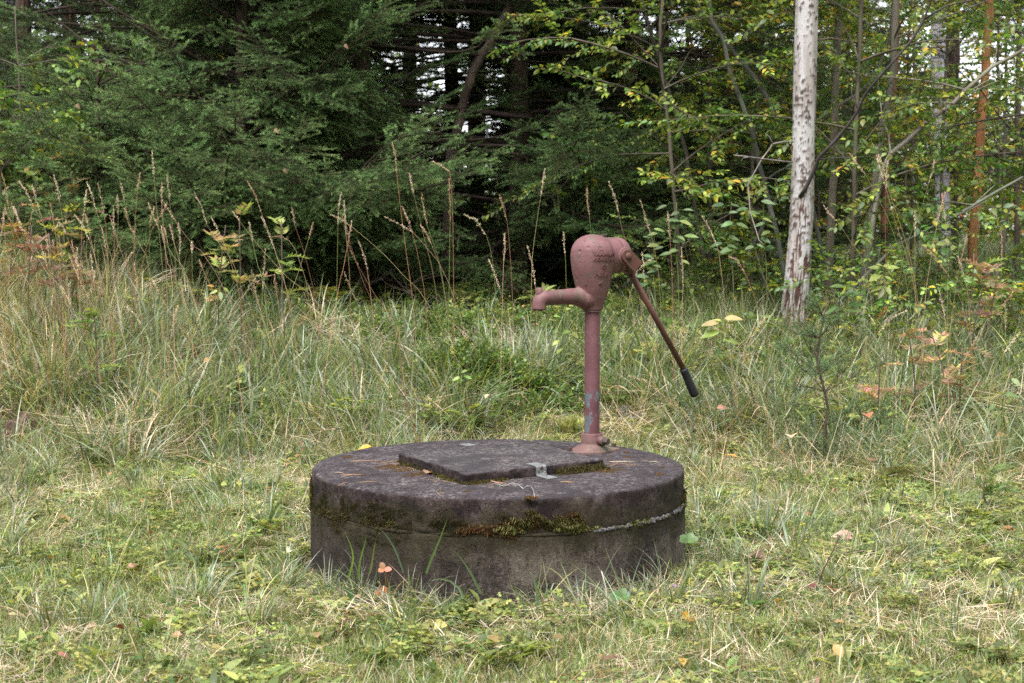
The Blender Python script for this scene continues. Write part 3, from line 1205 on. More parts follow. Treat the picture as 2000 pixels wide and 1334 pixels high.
# ------------------------------------------------------------------ brackets and wire
t = NT('galvanised_steel')
nn_ = t.noise(40, 5, .6)
M['zinc'] = t.done(t.bsdf(t.ramp(nn_, [(.3, (.15, .15, .155)), (.6, (.25, .253, .26)), (.8, (.33, .33, .335))]), .5, .35, .5, nn_, .1, .001))
t = NT('dark_iron')
nn_ = t.noise(120, 5, .7)
M['iron'] = t.done(t.bsdf(t.ramp(nn_, [(.3, (.05, .038, .036)), (.7, (.14, .10, .09))]), .7, .3, .3, nn_, .4, .001))


def plate_strip(b, path, wdir, w, th):
    """bent steel strip: path of points, width along wdir, thickness th"""
    P = [Vector(p) for p in path]
    Wd = Vector(wdir).normalized() * w / 2
    n = len(P)
    V = []
    for i in range(n):
        T = (P[min(i + 1, n - 1)] - P[max(i - 1, 0)]).normalized()
        N = T.cross(Wd).normalized() * th / 2
        V += [P[i] - Wd - N, P[i] + Wd - N, P[i] + Wd + N, P[i] - Wd + N]
    F = []
    for i in range(n - 1):
        for k in range(4):
            F.append((i * 4 + k, i * 4 + (k + 1) % 4, i * 4 + 4 + (k + 1) % 4, i * 4 + 4 + k))
    F += [(3, 2, 1, 0), (n * 4 - 4, n * 4 - 3, n * 4 - 2, n * 4 - 1)]
    b.add([tuple(v) for v in V], None, F)


ed = (h_r - h_f).normalized()                 # along the front right edge
outw = Vector((ed.y, -ed.x, 0))               # away from the hatch
e0 = on_plane(1056, 911, ZT + TH)
tpar = (e0 - h_f).dot(ed)
e0 = h_f + ed * tpar
br = thing('bracket', 'bent galvanised steel bracket bolted down at the front edge of the hatch', 'bracket', (e0.x, e0.y, ZT))
wv = ed
b = MB()
T0 = TH + .0025
path = [-outw * .052 + Vector((0, 0, T0)), -outw * .02 + Vector((0, 0, T0)), outw * .001 + Vector((0, 0, T0)), outw * .005 + Vector((0, 0, T0 - .004)), outw * .006 + Vector((0, 0, T0 - .012)),
        outw * .006 + Vector((0, 0, .010)), outw * .008 + Vector((0, 0, .004)), outw * .012 + Vector((0, 0, .0022)), outw * .070 + Vector((0, 0, .0022))]
plate_strip(b, path, wv, .038, .0026)
b.build('angle_plate', M['zinc'], br, smooth=False)
face = outw * .0086
for (a_, z_, r_) in [(0.001, T0 - .006, .0058)] + [(-.009, .0155, .0022), (.009, .0155, .0022)]:
    Mx = Matrix.Translation(face + ed * a_ + Vector((0, 0, z_))) @ outw.to_track_quat('Z', 'Y').to_matrix().to_4x4()
    MB().prism([(r_ * math.cos(q), r_ * math.sin(q)) for q in np.linspace(0, 2 * math.pi, 12, endpoint=False)], -.0015, .0003, Mx, (0, 0, 0)).build('bolt_hole', M['iron'], br)
Mx = Matrix.Translation(outw * .024 + Vector((0, 0, .0035)))
bo = MB().prism([(.011 * math.cos(q), .011 * math.sin(q)) for q in np.linspace(0, 2 * math.pi, 16, endpoint=False)], 0, .0018, Mx).build('washer', M['zinc'], br, smooth=False)
MB().prism([(.0075 * math.cos(q), .0075 * math.sin(q)) for q in np.linspace(0, 2 * math.pi, 6, endpoint=False)], .0018, .0085, Mx).build('nut', M['zinc'], br, smooth=False)
MB().prism([(.004 * math.cos(q), .004 * math.sin(q)) for q in np.linspace(0, 2 * math.pi, 10, endpoint=False)], .0085, .014, Mx).build('bolt', M['zinc'], br, smooth=False)

bp_ = on_plane(914, 869.5, ZT + TH + .001)
br2 = thing('bracket', 'flat galvanised plate with a hole at the back left edge of the hatch', 'bracket', bp_)
b = MB()
e2 = (h_r - h_f).normalized()
Mx = Matrix.Rotation(math.atan2(e2.y, e2.x), 4, 'Z')
b.prism([(-.019, -.026), (.019, -.026), (.019, .026), (-.019, .026)], 0, .0026, Mx)
b.build('flat_plate', M['zinc'], br2, smooth=False)
MB().prism([(.005 * math.cos(q), .008 + .005 * math.sin(q)) for q in np.linspace(0, 2 * math.pi, 12, endpoint=False)], .001, .0029, Mx).build('bolt_hole', M['iron'], br2)

wp = [on_plane(x, y, ZT) + Vector((0, 0, z)) for x, y, z in [(965, 947, .004), (985, 952, .003), (1000, 950, .010), (1012, 952, .008), (1022, 957, .004), (1030, 955, .008), (1037, 958, .012), (1042, 964, .010), (1044, 971, .001)]]
b = MB()
b.tube([p - wp[0] for p in wp], .0018, 6, (.35, .34, .35), jitter=.2)
b.tube([p - wp[0] + Vector((0, .003 * math.sin(i * 2.2), .002 * math.cos(i * 2.2))) for i, p in enumerate(wp[2:])], .0013, 6, (.40, .39, .40), jitter=.2)
tag(b.build('wire', M['zinc'], loc=wp[0]), 'twisted pale steel wire lying on the lid in front of the hatch', 'wire')

# ------------------------------------------------------------------ hand pump
U = 1 / 573.0
PC = Vector((at(1156, 880, 4.85).x, 4.85, ZT))
t = NT('pump_paint')
co = t.coord()
n1 = t.noise(9, 5, .6)
n2 = t.noise(60, 5, .7)
n3 = t.noise(22, 4, .6)
c = t.ramp(n1, [(.3, (.112, .047, .050)), (.5, (.158, .070, .074)), (.7, (.205, .105, .106))])
c = t.mix(t.math('MULTIPLY', t.step(n3, .48, .70), .6), c, (.095, .082, .055))
c = t.mix(t.math('MULTIPLY', t.step(t.noise(6, 5, .7, stretch=(1, 1, .35)), .50, .64), .6), c, (.070, .042, .038))
c = t.mix(t.math('MULTIPLY', t.step(t.noise(11, 6, .75, stretch=(1, 1, .5)), .56, .62), .55), c, (.15, .135, .10))
c = t.mix(t.math('MULTIPLY', t.step(t.noise(34, 5, .7), .63, .66), .85), c, (.035, .026, .024))
c = t.mix(t.math('MULTIPLY', t.step(n2, .62, .72), .7), c, (.06, .042, .036))
a = t.n('Attribute', attribute_name='col')
c = t.mix(1.0, c, a.outputs['Color'], 'MULTIPLY')
M['paint'] = t.done(t.bsdf(c, .62, 0, .35, t.math('ADD', n2, n3), .18, .002))
# pipe: the same paint, flaked off to grey zinc low down
t = NT('pipe_paint')
n1 = t.noise(9, 5, .6)
n2 = t.noise(34, 5, .62, stretch=(1, 1, .5))
n4 = t.noise(70, 5, .7)
c = t.ramp(n1, [(.3, (.110, .045, .052)), (.5, (.150, .064, .074)), (.7, (.19, .095, .104))])
sep = t.n('SeparateXYZ')
t.l(t.coord(), sep.inputs[0])
hgt = t.n('MapRange')
hgt.inputs['From Min'].default_value = .20
hgt.inputs['From Max'].default_value = .29
hgt.inputs['To Min'].default_value = .0
hgt.inputs['To Max'].default_value = .22
t.l(sep.outputs['Z'], hgt.inputs['Value'])
fl = t.step(t.math('SUBTRACT', t.math('ADD', n2, t.math('MULTIPLY', n4, .16)), hgt.outputs[0]), .60, .625)
c = t.mix(fl, c, t.ramp(n4, [(.3, (.085, .098, .112)), (.7, (.15, .172, .195))]))
M['pipe'] = t.done(t.bsdf(c, .6, 0, .35, fl, -.25, .001))

t = NT('black_rubber')
n1 = t.noise(120, 3, .6)
M['rubber'] = t.done(t.bsdf((.018, .018, .022), .6, 0, .35, n1, .25, .001))
t = NT('rusty_paint')
n1 = t.noise(14, 6, .65)
M['rustpaint'] = t.done(t.bsdf(t.ramp(n1, [(.3, (.08, .036, .028)), (.55, (.125, .056, .044)), (.75, (.17, .085, .066))]), .6, 0, .35, n1, .25, .001))

TA = math.radians(30)
pump = thing('hand_pump', 'dusty red cast iron hand water pump standing on the well lid', 'pump', PC, rz=TA)
# in pump space +x runs along the barrel (right and away), -y faces the camera side
YB = 893                      # image row of the foot


def zz(y):
    return ((CAM_Z + (467 - y) * 4.85 / FPX) - ZT)


hp = [(607, 15), (607, 18), (604, 19.5), (598, 20.5), (590, 23.5), (580, 27.5), (568, 31.5), (556, 34.5), (545, 37), (533, 39.5), (521, 41.5), (509, 43), (498, 43.3), (488, 42.3), (480, 39.6), (473, 35.5), (467, 29.5), (462, 21.5), (459, 12), (457.8, 4), (457.6, .3)]
L_ = []
for i in range(len(hp) - 1):      # refine
    for q in (0, .5):
        L_.append(((hp[i][1] * (1 - q) + hp[i + 1][1] * q) * U, zz(hp[i][0] * (1 - q) + hp[i + 1][0] * q)))
L_.append((hp[-1][1] * U, zz(hp[-1][0])))
# barrel along +x
zb = zz(499)
rb = 36 * U
bar = [(.30, 5), (.5, 5), (rb / U * .93, 0), (rb / U * .965, 20), (rb / U, 30), (rb / U, 50)]
MBx = Matrix.Translation((0, 0, zb)) @ Matrix.Rotation(math.pi / 2, 4, 'Y')
head = MB()
head.lathe([(.0003, L_[0][1])] + L_, 64)
seam0 = [(.0003, 0), (rb * .96, 0), (rb * .975, 22 * U), (rb * .985, 40 * U), (rb * .985, 50 * U), (rb * .95, 51.5 * U), (.0003, 51.5 * U)]
head.lathe(seam0, 56, M=MBx)
# spout root and pipe
zs = zz(580)


def tube_smooth(b, pts, rad, sides=28, sub=6, **k):
    """Catmull-Rom through pts"""
    P = [Vector(p) for p in pts]
    Rr = list(rad)
    out, ro = [], []
    for i in range(len(P) - 1):
        p0 = P[max(i - 1, 0)]
        p1, p2 = P[i], P[i + 1]
        p3 = P[min(i + 2, len(P) - 1)]
        for s in range(sub):
            u = s / sub
            out.append(.5 * ((2 * p1) + (p2 - p0) * u + (2 * p0 - 5 * p1 + 4 * p2 - p3) * u * u + (3 * p1 - p0 - 3 * p2 + p3) * u ** 3))
            uu = u * u * (3 - 2 * u)
            ro.append(Rr[i] * (1 - uu) + Rr[i + 1] * uu)
    out.append(P[-1])
    ro.append(Rr[-1])
    b.tube(out, ro, sides, **k)


# the body is fused from lathe, barrel and spout by a voxel remesh so the castings flow together
sp_pts = [(0, 0, zz(583)), (-18 * U, 0, zz(581)), (-30 * U, 0, zz(579.5)), (-44 * U, 0, zz(578)), (-72 * U, 0, zz(578.5)), (-107 * U, 0, zz(579.5)), (-114.5 * U, 0, zz(581)), (-119.5 * U, 0, zz(585)), (-121.5 * U, 0, zz(591)), (-122 * U, 0, zz(602))]
tube_smooth(head, sp_pts, [24 * U, 23 * U, 19 * U, 16.2 * U, 14.8 * U, 14.3 * U, 14.2 * U, 14 * U, 13.9 * U, 14.3 * U])
head_o = head.build('pump_head', M['paint'], None)
bpy.context.view_layer.update()
rm = head_o.modifiers.new('r', 'REMESH')
rm.mode = 'VOXEL'
rm.voxel_size = .0026
sm = head_o.modifiers.new('s', 'SMOOTH')
sm.factor = .5
sm.iterations = 6
dg = bpy.context.evaluated_depsgraph_get()
me = bpy.data.meshes.new_from_object(head_o.evaluated_get(dg))
old = head_o.data
head_o.modifiers.clear()
head_o.data = me
me.name = 'pump_head'
nv = len(me.vertices)
co_ = np.zeros(nv * 3, np.float32)
me.vertices.foreach_get('co', co_)
co_ = co_.reshape(-1, 3)
# pits knocked out of the casting (seen left of the lettering)
for (px, py, r_) in [(1132, 491, .0045), (1140, 471.5, .0035), (1149, 483, .0035), (1126, 545, .0016), (1133, 513, .0015)]:
    g = at(px, py, 4.77)
    d_ = g - Vector((0, 0, CAM_Z))
    Mi = (Matrix.Translation(PC) @ Matrix.Rotation(TA, 4, 'Z')).inverted()
    bvh = BVHTree.FromPolygons([tuple(v) for v in co_], [tuple(p.vertices) for p in me.polygons])
    hit = bvh.ray_cast(Mi @ Vector((0, 0, CAM_Z)), (Mi.to_3x3() @ d_).normalized())
    if hit[0] is not None:
        dd = np.linalg.norm(co_ - np.array(hit[0]), axis=1)
        w = np.clip(1 - dd / (r_ * 1.6), 0, 1)
        co_ -= np.array(hit[1]) * (w * .004)[:, None]
me.vertices.foreach_set('co', co_.ravel())
ca = me.color_attributes.get('col') or me.color_attributes.new('col', 'FLOAT_COLOR', 'POINT')
ca.data.foreach_set('color', np.ones(len(ca.data) * 4, np.float32))
me.polygons.foreach_set('use_smooth', np.ones(len(me.polygons), bool))
if not me.materials:
    me.materials.append(M['paint'])
me.update()
head_o.parent = pump
bvh = BVHTree.FromPolygons([tuple(v) for v in co_], [tuple(p.vertices) for p in me.polygons])

# dark mouth of the spout
MB().lathe([(.0005, zz(604.3) + .0012), (11 * U, zz(602.6) + .0012), (11 * U, zz(602.6))], 24, (1, 1, 1), M=Matrix.Translation((-122 * U, 0, 0))).build('spout_mouth', M['iron'], pump)
# small lug on top of the spout
lug = MB()
lug.tube([(-120 * U, 0, zz(584)), (-121 * U, 0, zz(570)), (-121.5 * U, 0, zz(560)), (-121.5 * U, 0, zz(559.5))], [8.5 * U, 6.8 * U, 6.8 * U, 6.0 * U], 10, (1, 1, 1))
lug.build('spout_lug', M['paint'], pump)

# end cap
cap = MB()
capp = [(rb * .80, 53 * U), (rb * .95, 53 * U), (rb * .985, 54.5 * U), (rb * .985, 58 * U), (rb * .95, 65 * U), (rb * .84, 71 * U), (rb * .6, 74.5 * U), (rb * .3, 75.5 * U), (.0003, 75.8 * U)]
cap.lathe(capp, 56, M=MBx)
cap.build('end_cap', M['paint'], pump)
MB().lathe([(rb * .9, 50 * U), (rb * .9, 54 * U)], 48, M=MBx).build('seam_ring', M['iron'], pump)

# pivot boss on the near side, and lever yoke
Mi = (Matrix.Translation(PC) @ Matrix.Rotation(TA, 4, 'Z')).inverted()
# image plane of the near yoke plate in pump space: y = -yo
yo = 33 * U
hx, hz = 66 * U, zz(503)


def px_to_local(px, py, yl):
    """where the view ray through a pixel meets the pump-space plane y = yl"""
    o = Mi @ Vector((0, 0, CAM_Z))
    d = Mi.to_3x3() @ ray(px, py)
    k = (yl - o.y) / d.y
    return o + d * k


def disc(b, c, r, y0, y1, seg=28, bev=.0015):
    Mx = Matrix.Translation((c[0], 0, c[2])) @ Matrix.Rotation(math.pi / 2, 4, 'X')   # local z -> -y
    b.lathe([(.0003, y0), (r, y0), (r, y1 - bev), (r - bev, y1), (.0003, y1)], seg, M=Mx)


pv = px_to_local(1226.5, 500, -42 * U)
boss = MB()
disc(boss, pv, 17 * U, 10 * U, 36 * U)
boss.build('pivot_boss', M['paint'], pump)
yk = thing_lever = None
lev = bpy.data.objects.new('lever_yoke', None)


def capsule(c, d, w, L0):
    """outline: round at c, square end at distance L0 along d (x,z plane), width w"""
    d = Vector(d).normalized()
    n_ = Vector((-d.y, d.x))
    pts = []
    a0 = math.atan2(n_.y, n_.x)
    for q in np.linspace(0, math.pi, 12):
        pts.append((c[0] + w * math.cos(a0 + q), c[1] + w * math.sin(a0 + q)))
    e = Vector(c) + d * L0
    m_ = -n_
    pts.append(tuple(e + m_ * w))
    pts.append(tuple(e + n_ * w))
    return pts


pe = px_to_local(1247, 523, -42 * U)
dv = Vector((pe.x - pv.x, pe.z - pv.z))
Lp = dv.length
out2 = capsule((pv.x, pv.z), dv, 13.5 * U, Lp)
# prism xy -> pump x,z ; height -> -y
Mp = Matrix(((1, 0, 0, 0), (0, 0, -1, 0), (0, 1, 0, 0), (0, 0, 0, 1)))
yoke = MB()
yoke.prism(out2, 37 * U, 43 * U, Mp)
yo2 = MB().prism(out2, -43 * U, -37 * U, Mp).build('yoke_plate', M['rustpaint'], pump, smooth=False)
yo_o = yoke.build('yoke_plate', M['rustpaint'], pump, smooth=False)
for q_ in (yo_o, yo2):
    bv = q_.modifiers.new('bevel', 'BEVEL')
    bv.width = .0014
    bv.segments = 2
    bv.limit_method = 'ANGLE'
e_c = Vector((pv.x, pv.z)) + dv * .86
n_d = Vector((-dv.y, dv.x)).normalized()
brid = MB()
dn = dv.normalized()
q0 = Vector((pv.x, pv.z)) + dn * (Lp - 9 * U)
q1 = Vector((pv.x, pv.z)) + dn * (Lp - 1 * U)
brid.prism([tuple(q0 - n_d * 11 * U), tuple(q1 - n_d * 11 * U), tuple(q1 + n_d * 11 * U), tuple(q0 + n_d * 11 * U)], -37 * U, 37 * U, Mp)
brid.build('yoke_bridge', M['rustpaint'], pump, smooth=False)
pin = MB()
disc(pin, pv, 6.2 * U, -46 * U, 46.5 * U, 24, .001)
pin.build('pivot_pin', M['rustpaint'], pump)
gro = MB()
Mx = Matrix.Translation((pv.x, 0, pv.z)) @ Matrix.Rotation(math.pi / 2, 4, 'X')
gro.lathe([(6.2 * U, 43.4 * U), (7.6 * U, 43.4 * U)], 28, M=Mx)
gro.build('pin_groove', M['iron'], pump)
lock = MB()
# rod and grip in the middle plane
r0 = px_to_local(1228, 527, -12 * U)
r1 = px_to_local(1335, 721, 0)
r2 = px_to_local(1338, 726, 0)
r3 = px_to_local(1357, 772, 0)
rod = MB()
rod.tube([r0, r0 + (r1 - r0) * .5 + Vector((.001, 0, .001)), r1], [6.6 * U, 6.0 * U, 6.0 * U], 18)
rod.build('lever_rod', M['rustpaint'], pump)
wb = MB()
wb.tube([r0 + (r0 - r1).normalized() * 7 * U, r0, r0 + (r1 - r0).normalized() * 8 * U], [9.5 * U, 9 * U, 7 * U], 16)
wb.build('rod_socket', M['rustpaint'], pump)
gr = MB()
ax = (r3 - r1)
gp = [r1 - ax * .02, r1 - ax * .015, r1 + ax * .05, r1 + ax * .1, r1 + ax * .35, r1 + ax * .7, r1 + ax * .9, r1 + ax * .99, r1 + ax * 1.03, r1 + ax * 1.04]
gr.tube(gp, [6.2 * U, 8.2 * U, 8.8 * U, 8.2 * U, 8.6 * U, 9.2 * U, 9.4 * U, 8.6 * U, 5.5 * U, 1 * U], 20)
gr.build('rubber_grip', M['rubber'], pump)
# small chain bolt on top
tb = MB()
for k in range(4):
    p = Vector(((10 + 5 * k) * U, -4 * U, zz(462 - .6 * k)))
    tb.tube([p, p + Vector((5 * U, 0, 2.2 * U))], 1.7 * U, 6)
tb.build('top_pin', M['iron'], pump)

# pipe
pr = 15 * U
MB().lathe([(pr, zz(868)), (pr, zz(800)), (pr, zz(700)), (pr * 1.0, zz(604))], 40).build('standpipe', M['pipe'], pump)
MB().lathe([(18.2 * U, zz(608.5)), (18.2 * U, zz(606.3)), (pr, zz(606.3))], 40).build('pipe_collar', M['iron'], pump)

# foot
foot = MB()
segf = 72
angs = np.linspace(0, 2 * math.pi, segf, endpoint=False)


def foot_ring(rx, ry, z, p=2.0):
    c_, s_ = np.cos(angs), np.sin(angs)
    k = (np.abs(c_ / rx) ** p + np.abs(s_ / ry) ** p) ** (-1 / p)
    return np.stack([c_ * k, s_ * k, np.full(segf, z)], 1)


zc0 = zz(847)
fr = [foot_ring(66 * U, 34 * U, 0, 1.35), foot_ring(66 * U, 34 * U, .006, 1.35), foot_ring(63 * U, 33 * U, .008, 1.4), foot_ring(50 * U, 31 * U, .011, 1.6), foot_ring(39 * U, 30 * U, .015, 1.9),
      foot_ring(31 * U, 28 * U, .020, 2), foot_ring(25 * U, 24 * U, .025, 2), foot_ring(21.8 * U, 21.8 * U, .029, 2), foot_ring(21 * U, 21 * U, .034, 2), foot_ring(21 * U, 21 * U, zc0 - .002, 2),
      foot_ring(20 * U, 20 * U, zc0, 2), foot_ring(16.5 * U, 16.5 * U, zc0, 2), foot_ring(15.2 * U, 15.2 * U, zc0 - .005, 2)]
V = np.concatenate(fr)
F = [(i * segf + k, i * segf + (k + 1) % segf, (i + 1) * segf + (k + 1) % segf, (i + 1) * segf + k) for i in range(len(fr) - 1) for k in range(segf)]
tintf = np.ones((len(V), 3))
hmask = (V[:, 2] < zc0 - .004)
tintf[hmask] = (.95, 1.18, 1.0)
foot.add(V, None, F, tintf)
foot.build('foot_flange', M['paint'], pump)
# side clamp boss with rusty set bolt
sdv = Vector((math.cos(math.radians(-72)), math.sin(math.radians(-72)), 0))
zq = zz(861)
cb = MB()
base = Vector((0, 0, zq))
cb.tube([base + sdv * 16 * U, base + sdv * 24 * U, base + sdv * 30 * U, base + sdv * 31 * U], [10 * U, 9.5 * U, 9 * U, 7.5 * U], 20)
cb.build('clamp_boss', M['paint'], pump)
sb = MB()
Mx = Matrix.Translation(base + sdv * 30 * U) @ sdv.to_track_quat('Z', 'Y').to_matrix().to_4x4()
sb.prism([(7.2 * U * math.cos(q), 7.2 * U * math.sin(q)) for q in np.linspace(0, 2 * math.pi, 6, endpoint=False)], 0, 11 * U, Mx)
sbo = sb.build('set_bolt', M['iron'], pump, smooth=False)
bv = sbo.modifiers.new('bevel', 'BEVEL')
bv.width = .0012
for sx in (1, -1):
    Mx = Matrix.Translation((sx * 52 * U, 0, .012))
    o = MB().prism([(5.6 * U * math.cos(q), 5.6 * U * math.sin(q)) for q in np.linspace(0, 2 * math.pi, 6, endpoint=False)], 0, .011, Mx).build('anchor_bolt', M['iron'], pump, smooth=False)


# raised lettering, laid on the casting from the camera side of the pump
def emboss(text, px, py, hpx, wpx):
    cu = bpy.data.curves.new('t', 'FONT')
    cu.body = text
    cu.align_x = 'CENTER'
    cu.align_y = 'CENTER'
    cu.extrude = .5
    cu.resolution_u = 3
    cu.offset = .012
    o = bpy.data.objects.new('t', cu)
    COL.objects.link(o)
    bpy.context.view_layer.update()
    m_ = bpy.data.meshes.new_from_object(o.evaluated_get(bpy.context.evaluated_depsgraph_get()))
    bpy.data.objects.remove(o)
    if not len(m_.vertices):
        return
    V = np.array([tuple(v.co) for v in m_.vertices])
    w_, h_ = np.ptp(V[:, 0]), np.ptp(V[:, 1])
    c_ = px_to_local(px, py, -40 * U)
    V[:, 0] = (V[:, 0] - (V[:, 0].max() + V[:, 0].min()) / 2) / w_ * (wpx / math.cos(TA) * U)
    V[:, 1] = (V[:, 1] - (V[:, 1].max() + V[:, 1].min()) / 2) / h_ * (hpx * U)
    out = []
    for x, y, z in V:
        hh = bvh.ray_cast(Vector((c_.x + x, -.3, c_.z + y)), Vector((0, 1, 0)))
        if hh[0] is None:
            out.append((c_.x + x, -36 * U, c_.z + y))
        else:
            out.append(tuple(hh[0] + Vector((0, -1, 0)) * (.0030 if z > 0 else -.002)))
    bb = MB()
    f3 = [tuple(p.vertices) for p in m_.polygons if len(p.vertices) == 3]
    f4 = [tuple(p.vertices) for p in m_.polygons if len(p.vertices) == 4]
    bb.add(out, f3, f4)
    return bb.build('lettering', M['paint'], pump, smooth=False)


emboss('VAMMALAN', 1181, 495, 8.5, 44)
emboss('KONEPAJA', 1181, 507, 8.5, 43)
emboss('OY', 1180, 521, 8, 9.5)
emboss('NIRA', 1177, 536, 8.5, 25)
emboss('4', 1176, 553, 10, 7)
# raised ring mark over the lettering
rmk = []
c_ = px_to_local(1172.5, 484.5, -40 * U)
for q in np.linspace(0, 2 * math.pi, 25):
    hh = bvh.ray_cast(Vector((c_.x + 4.3 * U * math.cos(q), -.3, c_.z + 3.8 * U * math.sin(q))), Vector((0, 1, 0)))
    if hh[0] is not None:
        rmk.append(hh[0])
if len(rmk) > 4:
    MB().tube(rmk, .0013, 6).build('ring_mark', M['paint'], pump)
# ------------------------------------------------------------------ trees
def path_world(pix, Y, ext_down=True, ext_up=0.0):
    """pixel polyline from the top down -> world points at depth Y, carried on down to the ground and up out of the frame"""
    P = [at(px, py, Y) for px, py in pix][::-1]
    if ext_down:
        d = (P[0] - P[1]).normalized()
        g = gz1(P[0].x, Y)
        if P[0].z > g:
            k = (P[0].z - g + .05) / max(.2, -d.z)
            P.insert(0, P[0] + d * k)
    if ext_up:
        d = (P[-1] - P[-2]).normalized()
        n = max(2, int(ext_up / .8))
        p = P[-1].copy()
        for i in range(n):
            d = (d + Vector((RNG.normal(0, .03), RNG.normal(0, .03), .08))).normalized()
            p = p + d * ext_up / n
            P.append(p.copy())
    return P


def densify(P, step=.15):
    out = []
    for i in range(len(P) - 1):
        p0 = P[max(i - 1, 0)]
        p1, p2 = P[i], P[i + 1]
        p3 = P[min(i + 2, len(P) - 1)]
        n = max(1, int((p2 - p1).length / step))
        for s in range(n):
            u = s / n
            out.append(.5 * ((2 * p1) + (p2 - p0) * u + (2 * p0 - 5 * p1 + 4 * p2 - p3) * u * u + (3 * p1 - p0 - 3 * p2 + p3) * u ** 3))
    out.append(P[-1])
    return out


def fur(P, az, el, roll, S, key, name, parent, base):
    """scatter twigs pointing along azimuth/elevation"""
    D = np.stack([np.cos(az) * np.cos(el), np.sin(az) * np.cos(el), np.sin(el)], 1)
    return scatter(name, key, np.asarray(P) - np.array(base), align_euler(D, roll=roll), S, parent)


def spruce(px, Y, H, R0, z_low, label, group, step=.40, per=6, key='frond', seed=1, droop=.28, az_bias=None, skip=0.0, dead=.35, trunk_r=.09, spacing=.125, rise=.2, fs=(.8, 1.25), gate=None, x=None, tipup=.16):
    g = np.random.default_rng(seed)
    X = at(px, 600, Y).x if x is None else x
    gz0 = gz1(X, Y)
    root = thing('spruce_tree', label, 'tree', (X, Y, gz0), group)
    tr = MB()
    zs_ = np.linspace(-.1, H, 24)
    tp = [(0.02 * math.sin(z * 1.3 + seed), .02 * math.sin(z * .9), z) for z in zs_]
    tr.tube(tp, [trunk_r * (1 - max(0, z) / H) ** .8 + .006 + .03 * max(0, .3 - z) for z in zs_], 14, cjit((.095, .065, .05), 24, .1, .03), jitter=.04)
    tr.build('trunk', M['bark'], root)
    br = MB()
    P, AZ, EL, RO, S = [], [], [], [], []
    dP, dAZ, dEL, dRO, dS = [], [], [], [], []
    z = z_low
    while z < H - .2:
        for k in range(per):
            az = g.uniform(0, 2 * math.pi)
            if g.uniform() < skip:
                continue
            q = (z - z_low) / (H - z_low)
            L = R0 * (1 - q) ** .75 * g.uniform(.68, 1.08)
            if az_bias is not None:
                L *= az_bias(az, z)
            if L < .25:
                continue
            zz_ = z + g.uniform(-.1, .1)
            n = max(5, int(L / .22))
            e0 = rise * (.5 + q) + g.uniform(-.12, .12)
            pts = []
            for i in range(n + 1):
                t = i / n
                h = L * (e0 * t - droop * t ** 1.6 + tipup * t ** 4) * 1.0
                aa = az + .12 * math.sin(t * 3 + k) * g.uniform(.5, 1)
                pts.append(np.array([math.cos(aa) * L * t, math.sin(aa) * L * t, zz_ + h]))
            pts = np.array(pts)
            pts[:, 2] = np.maximum(pts[:, 2], .10)
            if gate is not None and not gate(X + pts[-1][0], Y + pts[-1][1], gz0 + pts[-1][2]):
                continue
            br.tube(pts, np.linspace(.006 + L * .007, .003, n + 1), 5, cjit((.06, .043, .036), n + 1, .1, .03), False)
            m = int(L / spacing)
            for j in range(m):
                t = (j + g.uniform(0, 1)) / m
                i = min(n - 1, int(t * n))
                f = t * n - i
                p = pts[i] + (pts[i + 1] - pts[i]) * f
                if t * L < dead * L * g.uniform(.7, 1.3) and q < .6:
                    if g.uniform() < .28:
                        dP.append(p); dAZ.append(az + g.choice([-1, 1]) * g.uniform(.4, 1.2)); dEL.append(g.uniform(-.7, .1)); dRO.append(g.uniform(-1, 1)); dS.append(g.uniform(.7, 1.3))
                    continue
                if in_gap(X + p[0], Y + p[1], gz0 + p[2], 1.9) and g.uniform() < .93:
                    continue
                for sg in (-1, 1):
                    if g.uniform() < .16:
                        continue
                    a = az + sg * g.uniform(.6, 1.15) * (1 - .5 * t ** 3)
                    hang = g.uniform(-.45, .0) * (1.1 - .9 * t) - .03 + .30 * t ** 2
                    if g.uniform() < .15:
                        hang -= .4
                    P.append(p); AZ.append(a); EL.append(hang); RO.append(g.normal(0, .35))
                    S.append(g.uniform(*fs) * (1.05 - .55 * t ** 2) * min(1, .35 + L * .5))
            P.append(pts[-1] - (pts[-1] - pts[-2]) * .5); AZ.append(az); EL.append(e0 * .5 - droop * .6 + tipup * 2.4); RO.append(0); S.append(g.uniform(*fs) * .95 * min(1, .4 + L * .5))
        z += step * (1 + .4 * (z > 4))
    br.build('branches', M['bark'], root, kind='stuff')
    fur(P, np.array(AZ), np.array(EL), RO, S, key, 'crown', root, (0, 0, 0))
    if dP:
        fur(dP, np.array(dAZ), np.array(dEL), dRO, dS, 'deadtwig', 'dead_twigs', root, (0, 0, 0))
    return root


def limb(root, pix, Y, r0, r1, col, name='branch', sides=7, Y1=None):
    Y1 = Y if Y1 is None else Y1
    P = [at(px, py, Y + (Y1 - Y) * i / (len(pix) - 1)) - root.location for i, (px, py) in enumerate(pix)]
    P = densify(P, .08)
    n = len(P)
    P = [p + Vector(RNG.normal(0, .0025, 3)) for p in P]
    return MB().tube(P, np.linspace(r0, r1, n), sides, cjit(col, n, .15, .03), jitter=.12).build(name, M['bark'], root)


